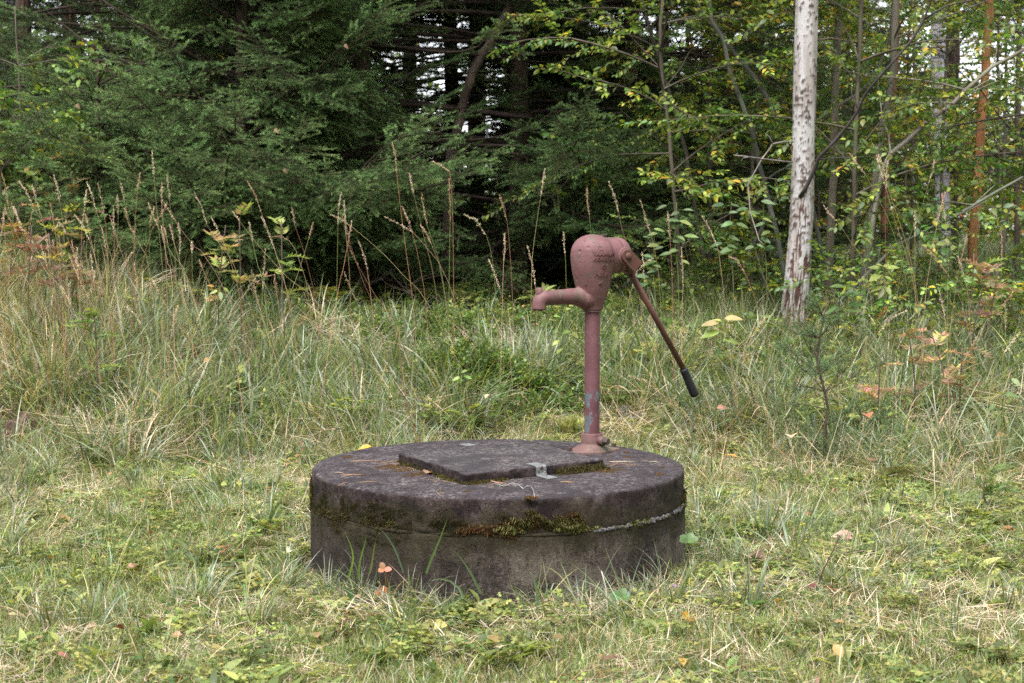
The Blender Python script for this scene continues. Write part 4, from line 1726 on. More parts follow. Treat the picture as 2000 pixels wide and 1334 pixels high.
def leafy_tree(pix, Y, r0, r1, col, label, group, nb=14, bl=(.5, 1.2), zlo=.6, key='leafy', up=3.0, seed=1, sp=.075, sc=(.7, 1.25), name='broadleaf_tree', cat='tree', keep_low=1.0, mat='bark', lean=.25, foliage='crown'):
    g = np.random.default_rng(seed)
    P = path_world(pix, Y, True, up)
    base = Vector((P[0].x, P[0].y, max(P[0].z, gz1(P[0].x, P[0].y) - .05)))
    root = thing(name, label, cat, base, group)
    Q = densify([p - base for p in P], .12)
    n = len(Q)
    Q = [q + Vector((g.normal(0, .003), g.normal(0, .003), 0)) for q in Q]
    rr = np.interp(np.linspace(0, 1, n), [0, .06, .5, 1], [r0 * 1.25, r0, (r0 + r1) / 2, r1 * .35])
    MB().tube(Q, rr, 9, cjit(col, n, .1, .03), jitter=.05).build('trunk', M[mat], root)
    br = MB()
    pp, az_, el_, ro_, ss_ = [], [], [], [], []
    tot = n
    for k in range(nb):
        i = int(g.uniform(0, 1) ** .8 * (n - 2))
        p0 = np.array(Q[i])
        if p0[2] < zlo:
            if g.uniform() > .15:
                continue
        az = g.uniform(0, 2 * math.pi)
        el = g.uniform(.0, .9)
        L = g.uniform(*bl)
        m = max(4, int(L / .14))
        pts = [p0]
        d = np.array([math.cos(az) * math.cos(el), math.sin(az) * math.cos(el), math.sin(el)])
        for j in range(m):
            d = d + np.array([g.normal(0, .08), g.normal(0, .08), g.normal(-.05, .05)])
            d /= np.linalg.norm(d)
            pts.append(pts[-1] + d * L / m)
        br.tube(pts, np.linspace(.004 + L * .004, .0015, len(pts)), 4, cjit(col, len(pts), .1, .03), False)
        q = int(L / sp)
        for j in range(q):
            t = .15 + .85 * (j + g.uniform(0, 1)) / q
            f = t * m
            a = min(m - 1, int(f))
            p = pts[a] + (pts[a + 1] - pts[a]) * (f - a)
            if in_gap(base.x + p[0], base.y + p[1], base.z + p[2], 1.2) and g.uniform() < .85:
                continue
            pp.append(p)
            az_.append(az + g.choice([-1, 1]) * g.uniform(.2, 1.3))
            el_.append(g.uniform(-.4, .5))
            ro_.append(g.normal(0, .5))
            ss_.append(g.uniform(*sc))
    br.build('branches', M[mat], root, kind='stuff')
    if pp:
        fur(pp, np.array(az_), np.array(el_), ro_, ss_, key, foliage, root, (0, 0, 0))
    return root


# --- the big spruce group behind the well
GAPS = [(870, 165, 75, 150), (940, 215, 55, 70), (752, 100, 45, 50), (690, 130, 30, 40), (180, 40, 70, 50), (275, 80, 60, 40), (920, 350, 70, 60), (1250, 15, 50, 40), (1180, 60, 40, 30), (1850, 110, 50, 50), (1300, 90, 45, 45), (1915, 130, 40, 30), (1500, 70, 30, 30), (1990, 60, 30, 40), (1960, 250, 30, 50), (475, 95, 16, 22), (560, 62, 14, 18), (1010, 100, 20, 30), (1085, 190, 16, 22), (1395, 85, 18, 20), (1442, 150, 16, 22), (1885, 190, 20, 26), (1782, 60, 18, 26), (1240, 185, 18, 20), (30, 120, 26, 60), (1120, 40, 20, 20), (600, 20, 14, 16), (1680, 150, 12, 20)]


def in_gap(x, y, z, grow=1.0):
    px = 1000 + x / y * FPX
    py = 467 - (z - CAM_Z) / y * FPX
    for gx, gy, rx, ry in GAPS:
        if ((px - gx) / rx) ** 2 + ((py - gy) / ry) ** 2 < grow * (1 + .9 * noise.noise(Vector((px * .03, py * .03, 1)))):
            return True
    return False


def bias_front(az, z):
    return 1.0


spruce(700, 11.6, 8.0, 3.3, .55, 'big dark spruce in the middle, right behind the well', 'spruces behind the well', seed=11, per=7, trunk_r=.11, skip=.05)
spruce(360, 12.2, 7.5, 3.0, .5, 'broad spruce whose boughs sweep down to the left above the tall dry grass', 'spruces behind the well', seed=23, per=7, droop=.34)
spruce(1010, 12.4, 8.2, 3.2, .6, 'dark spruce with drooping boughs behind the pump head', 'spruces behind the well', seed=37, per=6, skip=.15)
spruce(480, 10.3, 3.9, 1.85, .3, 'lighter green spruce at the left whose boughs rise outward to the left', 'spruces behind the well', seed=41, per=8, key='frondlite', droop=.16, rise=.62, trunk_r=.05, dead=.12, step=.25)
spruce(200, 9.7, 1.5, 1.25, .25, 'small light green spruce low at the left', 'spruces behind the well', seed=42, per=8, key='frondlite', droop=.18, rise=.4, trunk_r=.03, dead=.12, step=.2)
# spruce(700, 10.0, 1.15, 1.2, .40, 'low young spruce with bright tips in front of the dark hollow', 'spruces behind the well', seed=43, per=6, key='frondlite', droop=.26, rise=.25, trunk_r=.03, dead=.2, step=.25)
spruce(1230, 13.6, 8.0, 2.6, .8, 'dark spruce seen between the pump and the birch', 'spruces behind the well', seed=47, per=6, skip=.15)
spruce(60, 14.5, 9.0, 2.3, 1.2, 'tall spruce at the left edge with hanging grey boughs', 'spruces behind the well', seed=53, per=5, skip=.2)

spruce(620, 15.2, 9.0, 3.0, .15, 'added spruce shutting light out of the hollow at the left of the middle', 'spruces closing the dark hollow', seed=61, per=7, key='frondfar', step=.3, spacing=.2, fs=(1.0, 1.5), dead=.1)  # spruces added here to stop light leaking in behind the hollow
spruce(880, 15.8, 9.0, 3.0, .15, 'added spruce shutting light out of the hollow behind the spout', 'spruces closing the dark hollow', seed=62, per=7, key='frondfar', step=.3, spacing=.2, fs=(1.0, 1.5), dead=.1)
spruce(1130, 15.4, 9.0, 2.8, .15, 'added spruce shutting light out of the hollow right of the pump head', 'spruces closing the dark hollow', seed=63, per=7, key='frondfar', step=.3, spacing=.2, fs=(1.0, 1.5), dead=.1)
spruce(330, 15.6, 9.0, 2.8, .15, 'added spruce shutting out light behind the left spruces', 'spruces closing the dark hollow', seed=64, per=7, key='frondfar', step=.3, spacing=.2, fs=(1.0, 1.5), dead=.1)

# farther conifers
far = [(-180, 17, 11, 2.4), (150, 20, 12, 2.6), (330, 23, 13, 2.6), (560, 19, 12, 2.6), (800, 22, 13, 2.7), (930, 18, 11, 2.2), (1120, 20, 12, 2.6), (1290, 24, 13, 2.8), (1470, 21, 12, 2.4), (1640, 26, 13, 2.6), (2080, 22, 12, 2.6), (1850, 30, 14, 2.8), (450, 28, 14, 3), (1000, 29, 14, 3), (40, 27, 14, 3), (700, 30, 14, 3.2), (2250, 16, 11, 2.6)]
fl = ['far spruce beyond the left edge', 'far spruce behind the reddish pine stem on the left', 'far spruce in the gap left of the big spruces', 'far spruce behind the big middle spruce', 'far spruce above the well', 'slender far spruce above the pump spout', 'far spruce right above the pump head', 'far spruce over the lever', 'far spruce left of the birch', 'far spruce between birch and grey stem', 'far spruce behind the right edge', 'farthest spruce at the right', 'distant spruce at the left', 'distant spruce behind the pump', 'distant spruce at the far left', 'distant spruce in the middle', 'far spruce beyond the right edge']
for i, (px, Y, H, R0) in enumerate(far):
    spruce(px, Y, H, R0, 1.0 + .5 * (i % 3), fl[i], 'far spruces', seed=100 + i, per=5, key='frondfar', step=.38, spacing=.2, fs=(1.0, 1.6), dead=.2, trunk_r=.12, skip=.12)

# leaning snag in the gap right of the middle spruce
sn = thing('dead_snag', 'bare leaning dead stem in the gap between the dark spruces', 'dead tree', (at(905, 200, 11.8).x, 11.8, gz1(at(905, 200, 11.8).x, 11.8)))
limb(sn, [(1015, -40), (991, 26), (962, 75), (931, 127), (905, 200), (880, 330), (870, 520)], 11.8, .035, .05, (.14, .10, .085), 'trunk')

# --- birch
BY = 8.5
bx = path_world([(1577, -60), (1576, 0), (1573, 112), (1569, 281), (1567, 375), (1564, 450), (1560, 500), (1556, 560), (1552, 610), (1550, 650)], BY, True, 3.5)
bbase = Vector((bx[0].x, BY, gz1(bx[0].x, BY)))
birch = thing('birch_tree', 'white birch trunk with dark bark cracks at its foot, right of the pump', 'tree', bbase)
Q = densify([p - bbase for p in bx], .012)
n = len(Q)
sides = 96
mpp = BY / FPX
V, Cc = [], []
for i, q in enumerate(Q):
    z = q.z
    yy = 467 - (z + bbase.z - CAM_Z) / mpp
    w = np.interp(yy, [-400, 0, 112, 281, 375, 450, 500, 560, 610, 660, 720], [38, 43, 44, 43, 44, 45, 47, 50, 54, 64, 82]) * mpp / 2
    low = np.clip((yy - 345) / 260, 0, 1)
    for k in range(sides):
        a = 2 * math.pi * k / sides
        c_, s_ = math.cos(a), math.sin(a)
        big = noise.noise(Vector((c_ * 1.2, s_ * 1.2, z * 1.5)))
        rr = w * (1 + .035 * big)
        # vertical fissures, wider and deeper near the foot
        f1 = noise.noise(Vector((c_ * 6.5 + .6 * noise.noise(Vector((c_ * 3, s_ * 3, z * 11))), s_ * 6.5 + .4 * noise.noise(Vector((c_ * 5, 2, z * 14))), z * 6.5 + 5)))
        f2 = noise.noise(Vector((c_ * 11, s_ * 11, z * 9)))
        fine = noise.noise(Vector((c_ * 20, s_ * 20, z * 60)))
        fine2 = noise.noise(Vector((c_ * 6, s_ * 6, z * 130)))
        ft = np.clip((f1 + .35 * f2 + .08 * fine - (.46 - .60 * low)) * 9, 0, 1) * (low > 0)
        # horizontal dark scars higher up
        hn = noise.noise(Vector((c_ * 2.2, s_ * 2.2, z * 52 + 3)))
        hb = noise.noise(Vector((c_ * 1.6 + 4, s_ * 1.6, z * 5.1 + 7)))
        h3 = noise.noise(Vector((c_ * 9 + 4, s_ * 9, z * 60 + 7)))
        sc = np.clip((hn + .6 * hb + .40 * f2 + .45 * h3 + .3 * fine - .30) * 9, 0, 1)
        # lenticels and grey lichen film
        le = np.clip((noise.noise(Vector((c_ * 5, s_ * 5, z * 75 + 1))) - .45) * 8, 0, 1) * .5
        film = np.clip((noise.noise(Vector((c_ * 2.5 + 9, s_ * 2.5, z * 4))) + .25 * fine + .18) * 2.4, 0, 1) * .7
        speck = np.clip((noise.noise(Vector((c_ * 16 + 3, s_ * 16, z * 48))) - .28) * 6, 0, 1) * .55
        white = np.array((.43, .41, .415)) * (1 + .10 * fine + .08 * fine2)
        col = white * (1 - film) + np.array((.27, .23, .20)) * film
        col = col * (1 - speck * film * 1.3) + np.array((.16, .12, .10)) * speck * film * 1.3
        col = col * (1 - le) + np.array((.30, .22, .18)) * le
        dark = np.array((.075, .055, .047)) * (1 + .5 * fine)
        col = col * (1 - sc) + dark * sc
        fc = np.array((.10, .052, .042)) * (1 + .45 * f2 + .5 * fine)
        col = col * (1 - ft) + fc * ft
        rr += -.0085 * ft * (.5 + low) + .0035 * sc + .0012 * fine
        V.append((q.x + c_ * rr, q.y + s_ * rr, z))
        Cc.append(np.clip(col, .01, .9))
V = np.array(V)
F = [(i * sides + k, i * sides + (k + 1) % sides, (i + 1) * sides + (k + 1) % sides, (i + 1) * sides + k) for i in range(n - 1) for k in range(sides)]
t = NT('birch_bark')
a = t.n('Attribute', attribute_name='col')
nb_ = t.noise(70, 4, .6, stretch=(1, 1, 2.5))
M['birch'] = t.done(t.bsdf(a.outputs['Color'], .75, 0, .25, nb_, .35, .003))
MB().add(V, None, F, np.array(Cc)).build('trunk', M['birch'], birch)
dk = (.055, .045, .045)
limb(birch, [(1562, 385), (1573, 367), (1588, 330), (1600, 307), (1630, 275), (1660, 240), (1675, 217), (1690, 185), (1712, 157), (1750, 116), (1780, 82), (1802, 45), (1816, 5), (1822, -40)], BY - .06, .0125, .005, dk, 'dead_branch', Y1=BY - .5)
limb(birch, [(1802, 42), (1822, 26), (1851, 11), (1896, 2), (1930, -10)], BY - .42, .006, .004, dk, 'dead_branch', Y1=BY - .5)
limb(birch, [(1675, 217), (1672, 200), (1664, 183), (1663, 170)], BY - .25, .005, .002, dk, 'dead_branch')
gy = (.21, .18, .17)
limb(birch, [(1550, 277), (1530, 277), (1510, 281), (1499, 296), (1487, 311), (1475, 335), (1461, 360), (1463, 385), (1465, 412), (1473, 440), (1483, 468), (1490, 478)], BY - .08, .0048, .002, gy, 'dead_branch', Y1=BY - .5)
limb(birch, [(1548, 318), (1520, 314), (1487, 310), (1460, 306), (1435, 303)], BY - .08, .0046, .003, gy, 'dead_branch', Y1=BY - .4)
limb(birch, [(1510, 281), (1503, 268), (1495, 262)], BY - .22, .003, .0015, gy, 'dead_branch')
limb(birch, [(1460, 306), (1450, 308), (1447, 316)], BY - .34, .003, .0015, gy, 'dead_branch')
limb(birch, [(1595, 77), (1625, 76), (1668, 81)], BY, .004, .002, (.12, .08, .07), 'dead_branch')

# --- slender stems at the right, each with its own leaves
GREY = (.17, .15, .125)
GREY2 = (.125, .125, .11)
leafy_tree([(1640, -20), (1639, 0), (1633, 150), (1629, 250), (1626, 375), (1621, 470), (1618, 540)], 9.9, .030, .021, (.185, .155, .125), 'straight grey-brown stem standing right beside the birch', 'slender grey stems', nb=16, seed=201, zlo=1.9)
leafy_tree([(1751, -20), (1749, 22), (1744, 131), (1735, 190), (1723, 243), (1713, 320), (1706, 375), (1699, 430), (1690, 495), (1684, 560)], 9.4, .025, .017, GREY, 'slightly curved grey stem leaning left, two stems right of the birch', 'slender grey stems', nb=18, seed=202, zlo=1.7)
leafy_tree([(2060, 72), (2000, 97), (1937, 131), (1905, 160), (1884, 176), (1862, 202), (1806, 243), (1770, 275), (1738, 300), (1722, 330), (1712, 400), (1700, 480)], 8.9, .016, .013, (.21, .19, .155), 'grey stem arching to the upper right edge across the wood', 'slender grey stems', nb=12, seed=203, up=.8, zlo=1.0, bl=(.4, .9))
leafy_tree([(2080, 300), (2000, 345), (1950, 372), (1899, 401), (1845, 432), (1787, 461), (1750, 480), (1710, 520)], 8.7, .012, .008, (.16, .165, .13), 'thin green-grey stem slanting low to the right edge', 'slender grey stems', nb=9, seed=204, up=.5, zlo=.6, bl=(.3, .7))
leafy_tree([(1384, -30), (1386, 0), (1390, 37), (1412, 75), (1427, 142), (1450, 202), (1469, 255), (1483, 318), (1502, 390), (1515, 445), (1525, 498), (1535, 560)], 9.5, .017, .010, GREY2, 'thin grey stem curving down from the upper left towards the birch foot', 'slender grey stems', nb=17, seed=205, zlo=1.0)
leafy_tree([(1350, -20), (1375, 34), (1401, 60), (1442, 112), (1476, 154), (1510, 210), (1543, 266), (1570, 330), (1590, 420)], 9.9, .017, .012, GREY2, 'straight leaning grey stem passing behind the birch', 'slender grey stems', nb=15, seed=206, zlo=1.2)
leafy_tree([(1386, 20), (1388, 56), (1387, 150), (1385, 250), (1387, 400), (1388, 487), (1389, 560)], 10.2, .011, .008, (.07, .05, .045), 'thin dark upright stem left of the leaning grey stems', 'slender grey stems', nb=13, seed=207, zlo=1.0)
leafy_tree([(1740, -200), (1746, 0), (1740, 60), (1700, 160), (1640, 205), (1590, 240), (1560, 300)], 10.6, .012, .008, (.20, .18, .15), 'pale thin bent stem between birch and grey stem', 'slender grey stems', nb=9, seed=208, zlo=1.5)
# pines with reddish bark
leafy_tree([(1752, 0), (1748, 124), (1740, 240), (1731, 337), (1729, 400), (1727, 468), (1726, 540)], 13.2, .034, .028, (.20, .095, .06), 'reddish pine stem behind the curved grey stem', 'reddish pine stems', nb=6, seed=211, zlo=3, name='pine_tree')
pine = leafy_tree([(1936, -30), (1933, 0), (1927, 112), (1918, 225), (1912, 318), (1905, 390), (1902, 450), (1898, 560), (1896, 600)], 10.9, .036, .026, (.36, .165, .075), 'rough brown pine stem with orange bare patches near the right edge', 'reddish pine stems', nb=6, seed=212, zlo=3, name='pine_tree')
leafy_tree([(140, -20), (139, 0), (137, 90), (138, 160), (139, 200), (141, 330), (142, 500)], 15.0, .013, .011, (.27, .14, .09), 'thin orange-brown pine stem at the upper left', 'reddish pine stems', nb=3, seed=213, zlo=3, name='pine_tree')
leafy_tree([(46, -20), (45, 20), (45, 130), (44, 260), (40, 500)], 14.0, .017, .014, (.10, .05, .045), 'dark red-brown stem at the far upper left', 'reddish pine stems', nb=3, seed=214, zlo=3, name='pine_tree')
leafy_tree([(1424, 200), (1425, 315), (1424, 415), (1423, 520)], 12.8, .045, .04, (.10, .05, .038), 'dark reddish stump-like trunk deep behind the leaning stems', 'reddish pine stems', nb=3, seed=215, zlo=2.5, name='pine_tree')
leafy_tree([(658, -30), (662, 60), (664, 180), (665, 300), (668, 500)], 13.5, .028, .024, (.13, .07, .055), 'reddish stem showing through the gap in the middle spruce', 'reddish pine stems', nb=2, seed=216, zlo=3.5, name='pine_tree')
leafy_tree([(12, -60), (14, 60), (12, 200), (14, 340), (12, 500)], 18.0, .13, .12, (.42, .39, .41), 'thick pale grey aspen trunk at the left edge', 'pale trunks deep in the wood', nb=10, seed=217, zlo=2, name='aspen_tree', up=5)
leafy_tree([(1838, -60), (1832, 60), (1836, 200), (1840, 300), (1842, 460)], 24.0, .13, .12, (.36, .33, .36), 'pale greyish trunk deep in the wood left of the orange-barked pine', 'pale trunks deep in the wood', nb=16, seed=218, zlo=2, name='aspen_tree', up=5)
for i, (px, Y) in enumerate([(1985, 12), (1962, 14.5), (1868, 15.5), (1782, 16), (1672, 14), (1500, 14.6), (1600, 17), (1990, 18), (1340, 15), (1300, 17.5)]):
    leafy_tree([(px + 6, -40), (px + 3, 120), (px, 300), (px - 2, 500)], Y, .016 + .004 * (i % 3), .012, [(.09, .065, .055), (.13, .11, .09), (.07, .05, .045)][i % 3],
               ['thin dark stem at the right edge', 'thin brown stem just right of the orange-barked pine', 'slim stem deep behind the arching grey stem', 'slim dark stem behind the two grey stems', 'brown stem behind the grey-brown stem', 'slim stem left behind the birch', 'thin stem behind the birch', 'far stem at the right edge', 'thin stem right behind the lever', 'slim stem deep behind the pump head'][i],
               'thin stems in the wood at the right', nb=20, seed=230 + i, zlo=1.3, bl=(.6, 1.5), sp=.10, key=['leafy', 'autumn', 'autumn'][i % 3])

# leafy crowns that overhang: alder/rowan boughs right of the spruces
LB = [('leafy', [(1330, -150), (1300, -40), (1290, 100), (1310, 300), (1330, 520)], 9.6, 24, 'leafy sapling whose boughs reach left over the pump'),
      ('leafy', [(1180, -260), (1220, -120), (1270, 60), (1330, 260), (1370, 480)], 10.4, 22, 'tall leafy sapling right above the pump lever'),
      ('autumn', [(1500, -100), (1490, 80), (1470, 300), (1465, 520)], 11.4, 24, 'yellowing sapling left of the birch'),
      ('autumn', [(1300, -100), (1350, 80), (1400, 300), (1410, 520)], 12.2, 22, 'yellow-leaved sapling between spruce and leaning stems'),
      ('leafy', [(1690, -100), (1680, 80), (1670, 300), (1665, 540)], 9.0, 18, 'green bushy sapling right of the birch'),
      ('leafy', [(1860, -100), (1850, 80), (1840, 300), (1835, 540)], 11.8, 20, 'green sapling between the curved stem and the orange-barked pine'),
      ('autumn', [(1960, -100), (1950, 80), (1950, 300), (1960, 540)], 12.4, 24, 'yellow-green sapling at the right edge'),
      ('leafy', [(2040, -100), (2030, 80), (2020, 300), (2010, 540)], 9.8, 20, 'green sapling beyond the right edge'),
      ('autumn', [(1780, -100), (1775, 80), (1770, 300), (1765, 540)], 14.5, 26, 'yellow-flecked sapling deep behind the curved grey stem'),
      ('leafy', [(1580, -100), (1575, 80), (1570, 300), (1572, 540)], 13.5, 26, 'leafy sapling right behind the birch')]
for i, (key, pix, Y, nb, lab) in enumerate(LB):
    leafy_tree(pix, Y, .014, .010, (.12, .10, .08), lab, 'leafy saplings at the right', nb=int(nb * 1.9), bl=(.5, 1.35), zlo=.75 if Y < 11 else 1.3, key=key, up=2.0, seed=260 + i, sp=.085, name='leafy_sapling')

# low leafy bushes under the trees at the right
BU = [(1650, 8.3, 'dark green broad-leaved bush at the right foot of the birch'), (1745, 8.8, 'leafy bush in front of the curved grey stem'), (1500, 9.4, 'low leafy bush just left of the birch foot'), (1420, 9.8, 'low bush under the leaning grey stems'),
      (1330, 9.4, 'low twiggy bush behind the pump lever'), (1830, 9.6, 'bush left of the orange-barked pine'), (1960, 9.4, 'bush right of the orange-barked pine'), (2030, 8.2, 'green bush at the right edge'), (1590, 10.5, 'bush behind the birch foot')]
for i, (px, Y, lab) in enumerate(BU):
    g = np.random.default_rng(300 + i)
    c0 = at(px, 600, Y)
    base = Vector((c0.x, Y, gz1(c0.x, Y)))
    root = thing('leafy_bush', lab, 'bush', base, 'low bushes under the trees')
    br = MB()
    pp, az_, el_, ro_, ss_ = [], [], [], [], []
    for k in range(13):
        a = g.uniform(0, 6.28)
        e = g.uniform(.7, 1.45)
        L = g.uniform(.35, .85)
        d = np.array([math.cos(a) * math.cos(e), math.sin(a) * math.cos(e), math.sin(e)])
        pts = [np.array([g.normal(0, .12), g.normal(0, .12), 0])]
        for j in range(5):
            d = d + g.normal(0, .09, 3)
            d /= np.linalg.norm(d)
            pts.append(pts[-1] + d * L / 5)
        br.tube(pts, np.linspace(.004, .0015, 6), 4, (.10, .08, .06), False)
        for j in range(6):
            t = g.uniform(.25, 1)
            f = t * 5
            q = min(4, int(f))
            pp.append(pts[q] + (pts[q + 1] - pts[q]) * (f - q))
            az_.append(g.uniform(0, 6.28)); el_.append(g.uniform(-.2, .7)); ro_.append(g.normal(0, .4)); ss_.append(g.uniform(.55, 1.1))
    br.build('stems', M['twig'], root, kind='stuff')
    fur(pp, np.array(az_), np.array(el_), ro_, ss_, 'leafy', 'foliage', root, (0, 0, 0))

# --- far wood that closes the view: one mass
def far_wood():
    n = 5200
    g = np.random.default_rng(5)
    Y = g.uniform(24, 52, n)
    X = g.uniform(-1, 1, n) * (.55 * Y + 4)
    Z = g.uniform(0, 1, n) ** 1.15 * 13 + .3
    keep = np.array([noise.noise(Vector((x * .22, y * .1, z * .25))) for x, y, z in zip(X, Y, Z)]) > -.05 + .02 * Z
    keep |= Z < 2.0
    keep &= ~(np.array([in_gap(x, y, z, 1.5) for x, y, z in zip(X, Y, Z)]))
    X, Y, Z = X[keep], Y[keep], Z[keep]
    n = len(X)
    P = np.stack([X, Y, gz(X, Y) + Z], 1)
    right = X / Y > .12
    ro = np.stack([g.normal(0, .4, n), g.normal(0, .4, n), g.uniform(0, 6, n)], 1)
    s = g.uniform(1.6, 3.2, n)
    mz = right & (g.uniform(0, 1, n) < .5)
    scatter('distant_foliage', 'cluster', P[~mz], ro[~mz], s[~mz])
    scatter('distant_autumn_foliage', 'clustery', P[mz], ro[mz], s[mz])


def added_unseen_wood():
    """the wood on the camera's side of the clearing, as one mass"""
    g = np.random.default_rng(6)
    n = 2600
    a = g.uniform(math.radians(150), math.radians(390), n)
    r = g.uniform(10, 15, n)
    X, Y = r * np.cos(a), 4 + r * np.sin(a)
    Z = g.uniform(0, 9, n)
    P = np.stack([X, Y, Z + gz(X, Y)], 1)
    scatter('added_offscreen_wood', 'cluster', P, np.stack([g.normal(0, .4, n), g.normal(0, .4, n), g.uniform(0, 6, n)], 1), g.uniform(1.5, 2.6, n))


far_wood()
added_unseen_wood()  # unseen leaf clusters, added to keep low light off hollow and well side
# ------------------------------------------------------------------ grass
def well_r(x, y):
    return np.hypot(x - WC.x, y - WC.y)


def rnd_euler(n, t=.12):
    return np.stack([RNG.normal(0, t, n), RNG.normal(0, t, n), RNG.uniform(0, 6.283, n)], 1)


def wedge(n, y0, y1, margin=.35, power=1.0):
    """random ground points inside the widened view wedge"""
    y = np.sqrt(RNG.uniform(y0 ** 2, y1 ** 2, n)) if power == 1.0 else RNG.uniform(y0, y1, n)
    x = RNG.uniform(-1, 1, n) * (.37 * y + margin)
    return x, y


def tallmask(x, y):
    """0 on the mown lawn, 1 in the tall grass"""
    edge = 6.25 + .35 * np.sin(x * 1.7 + .6) + .22 * np.sin(x * 4.1) - .55 * sstep(.9, 2.0, x) - .35 * sstep(1.2, 2.4, -x)
    return sstep(edge - .35, edge + 1.3, y)


def n2(x, y, s, seed=0):
    return np.array([noise.noise(Vector((a * s, b * s, seed))) for a, b in zip(x, y)])


x, y = wedge(17000, 2.7, 7.6)
tm = tallmask(x, y)
k = (well_r(x, y) > .615) & (RNG.uniform(0, 1, len(x)) > tm * .7)
x, y = x[k], y[k]
dn = n2(x, y, 1.3, 3)
mown = np.stack([x, y, gz(x, y)], 1)
sc = RNG.uniform(.6, 1.15, len(x)) * (1 + .35 * dn)
frontw = (well_r(x, y) < 1.0) & (y < WC.y + .2)
sc = np.where(frontw, sc * .5, sc)
h = np.stack([sc, sc, sc * RNG.uniform(.7, 1.2, len(x))], 1)
scatter('lawn_grass', 'lawn', mown, rnd_euler(len(x)), h)

x, y = wedge(4700, 2.7, 7.4)
d = .5 * n2(x, y, 1.1, 9) + .5 * n2(x, y, 5, 2) + RNG.normal(0, .2, len(x))
k = (well_r(x, y) > .63) & (d > .02)
x, y = x[k], y[k]
scatter('dry_straw', 'straw', np.stack([x, y, gz(x, y) + RNG.uniform(.004, .035, len(x))], 1), rnd_euler(len(x), .25), RNG.uniform(.6, 1.2, len(x)))

x, y = wedge(6500, 2.7, 7.4)
d = .5 * n2(x, y, 1.5, 21) + .5 * n2(x, y, 5, 4) + .1 * sstep(.3, 1.5, x) + RNG.normal(0, .25, len(x))
k = (well_r(x, y) > .63) & (d > .10)
x, y = x[k], y[k]
scatter('ground_cover', 'herb', np.stack([x, y, gz(x, y) + RNG.uniform(0, .02, len(x))], 1), rnd_euler(len(x), .15), RNG.uniform(.6, 1.25, len(x)))

# moss between the blades
x, y = wedge(9000, 2.8, 6.8)
d = n2(x, y, 1.8, 33)
k = (well_r(x, y) > .62) & (d > .05)
x, y = x[k], y[k]
scatter('lawn_moss', 'mossbright', np.stack([x, y, gz(x, y)], 1), rnd_euler(len(x), .2), RNG.uniform(1.0, 2.4, len(x)))

# tall arching grass
x, y = wedge(7000, 5.3, 9.6, .4)
tm = tallmask(x, y)
d = n2(x, y, 1.6, 5)
shade = sstep(8.2, 9.4, y) * sstep(-1.8, -.6, x) * sstep(.9, .2, x) if False else 0
k = (RNG.uniform(0, 1, len(x)) < tm) & (d > -.42) & (well_r(x, y) > .8)
k &= ~((y > 8.15 + .35 * n2(x, y, 1.5, 3)) & (x > -2.2) & (x < 1.1) & (RNG.uniform(0, 1, len(x)) < .92))
x, y, tm = x[k], y[k], tm[k]
s = RNG.uniform(.5, 1.08, len(x)) * (.45 + .55 * tm) * (1 + .30 * n2(x, y, 2.2, 77)) * (1 - .28 * sstep(7.6, 9.5, y)) * (1 + .12 * sstep(1, 2.5, -x))
P = np.stack([x, y, gz(x, y)], 1)
ro = rnd_euler(len(x), .3)
drym = RNG.uniform(0, 1, len(x)) < (.08 + .16 * (n2(x, y, .9, 14) > .12) + .32 * sstep(1.2, 2.6, -x))
scatter('tall_grass', 'tuss', P[~drym], ro[~drym], s[~drym])
scatter('dry_tall_grass', 'drytuss', P[drym], ro[drym], s[drym])
# a few stray tufts on the lawn and round the well foot
x, y = wedge(420, 3.6, 6.4, .2)
k = (well_r(x, y) > .7)
x, y = x[k], y[k]
s = RNG.uniform(.22, .5, len(x))
scatter('lawn_tufts', 'tuss', np.stack([x, y, gz(x, y)], 1), rnd_euler(len(x), .2), s)
a = RNG.uniform(0, 6.28, 130)
r = .625 + RNG.uniform(0, .09, 130)
x, y = WC.x + r * np.cos(a), WC.y + r * np.sin(a)
scatter('tufts_at_well_foot', 'tuss', np.stack([x, y, gz(x, y)], 1), rnd_euler(130, .3), RNG.uniform(.10, .40, 130))

# grass of the wood floor
x, y = wedge(5200, 8.3, 24, .5, 2)
right = sstep(.2, 1.2, x)
k = RNG.uniform(0, 1, len(x)) < .25 + .75 * right * (n2(x, y, .8, 8) > -.15)
k &= ~((x < .9) & (x > -2.6) & (y > 8.9))
x, y = x[k], y[k]
scatter('wood_grass', 'shadegrass', np.stack([x, y, gz(x, y)], 1), rnd_euler(len(x), .15), RNG.uniform(.7, 1.25, len(x)) * (1 + .03 * (y - 8)))
# bilberry and other low leaves on the wood floor
x, y = wedge(3600, 6.8, 15, .4, 2)
d = n2(x, y, 1.1, 44) + .2 * sstep(7.5, 9, y)
k = (d > .10) & (tallmask(x, y) > .5)
x, y = x[k], y[k]
scatter('bilberry_carpet', 'bilberry', np.stack([x, y, gz(x, y)], 1), rnd_euler(len(x), .2), RNG.uniform(.8, 1.6, len(x)))
x, y = wedge(3000, 6.6, 20, .4, 2)
d = n2(x, y, 1.3, 51) + .15 * sstep(0, 1, x)
k = (d > .02) & (tallmask(x, y) > .6)
x, y = x[k], y[k]
scatter('wood_herbs', 'herb', np.stack([x, y, gz(x, y) + RNG.uniform(.02, .16, len(x))], 1), rnd_euler(len(x), .25), RNG.uniform(1.3, 2.6, len(x)))
x, y = RNG.uniform(1.1, 3.0, 520), RNG.uniform(7.3, 8.45, 520)
k = n2(x, y, 2.0, 91) > -.25
x, y = x[k], y[k]
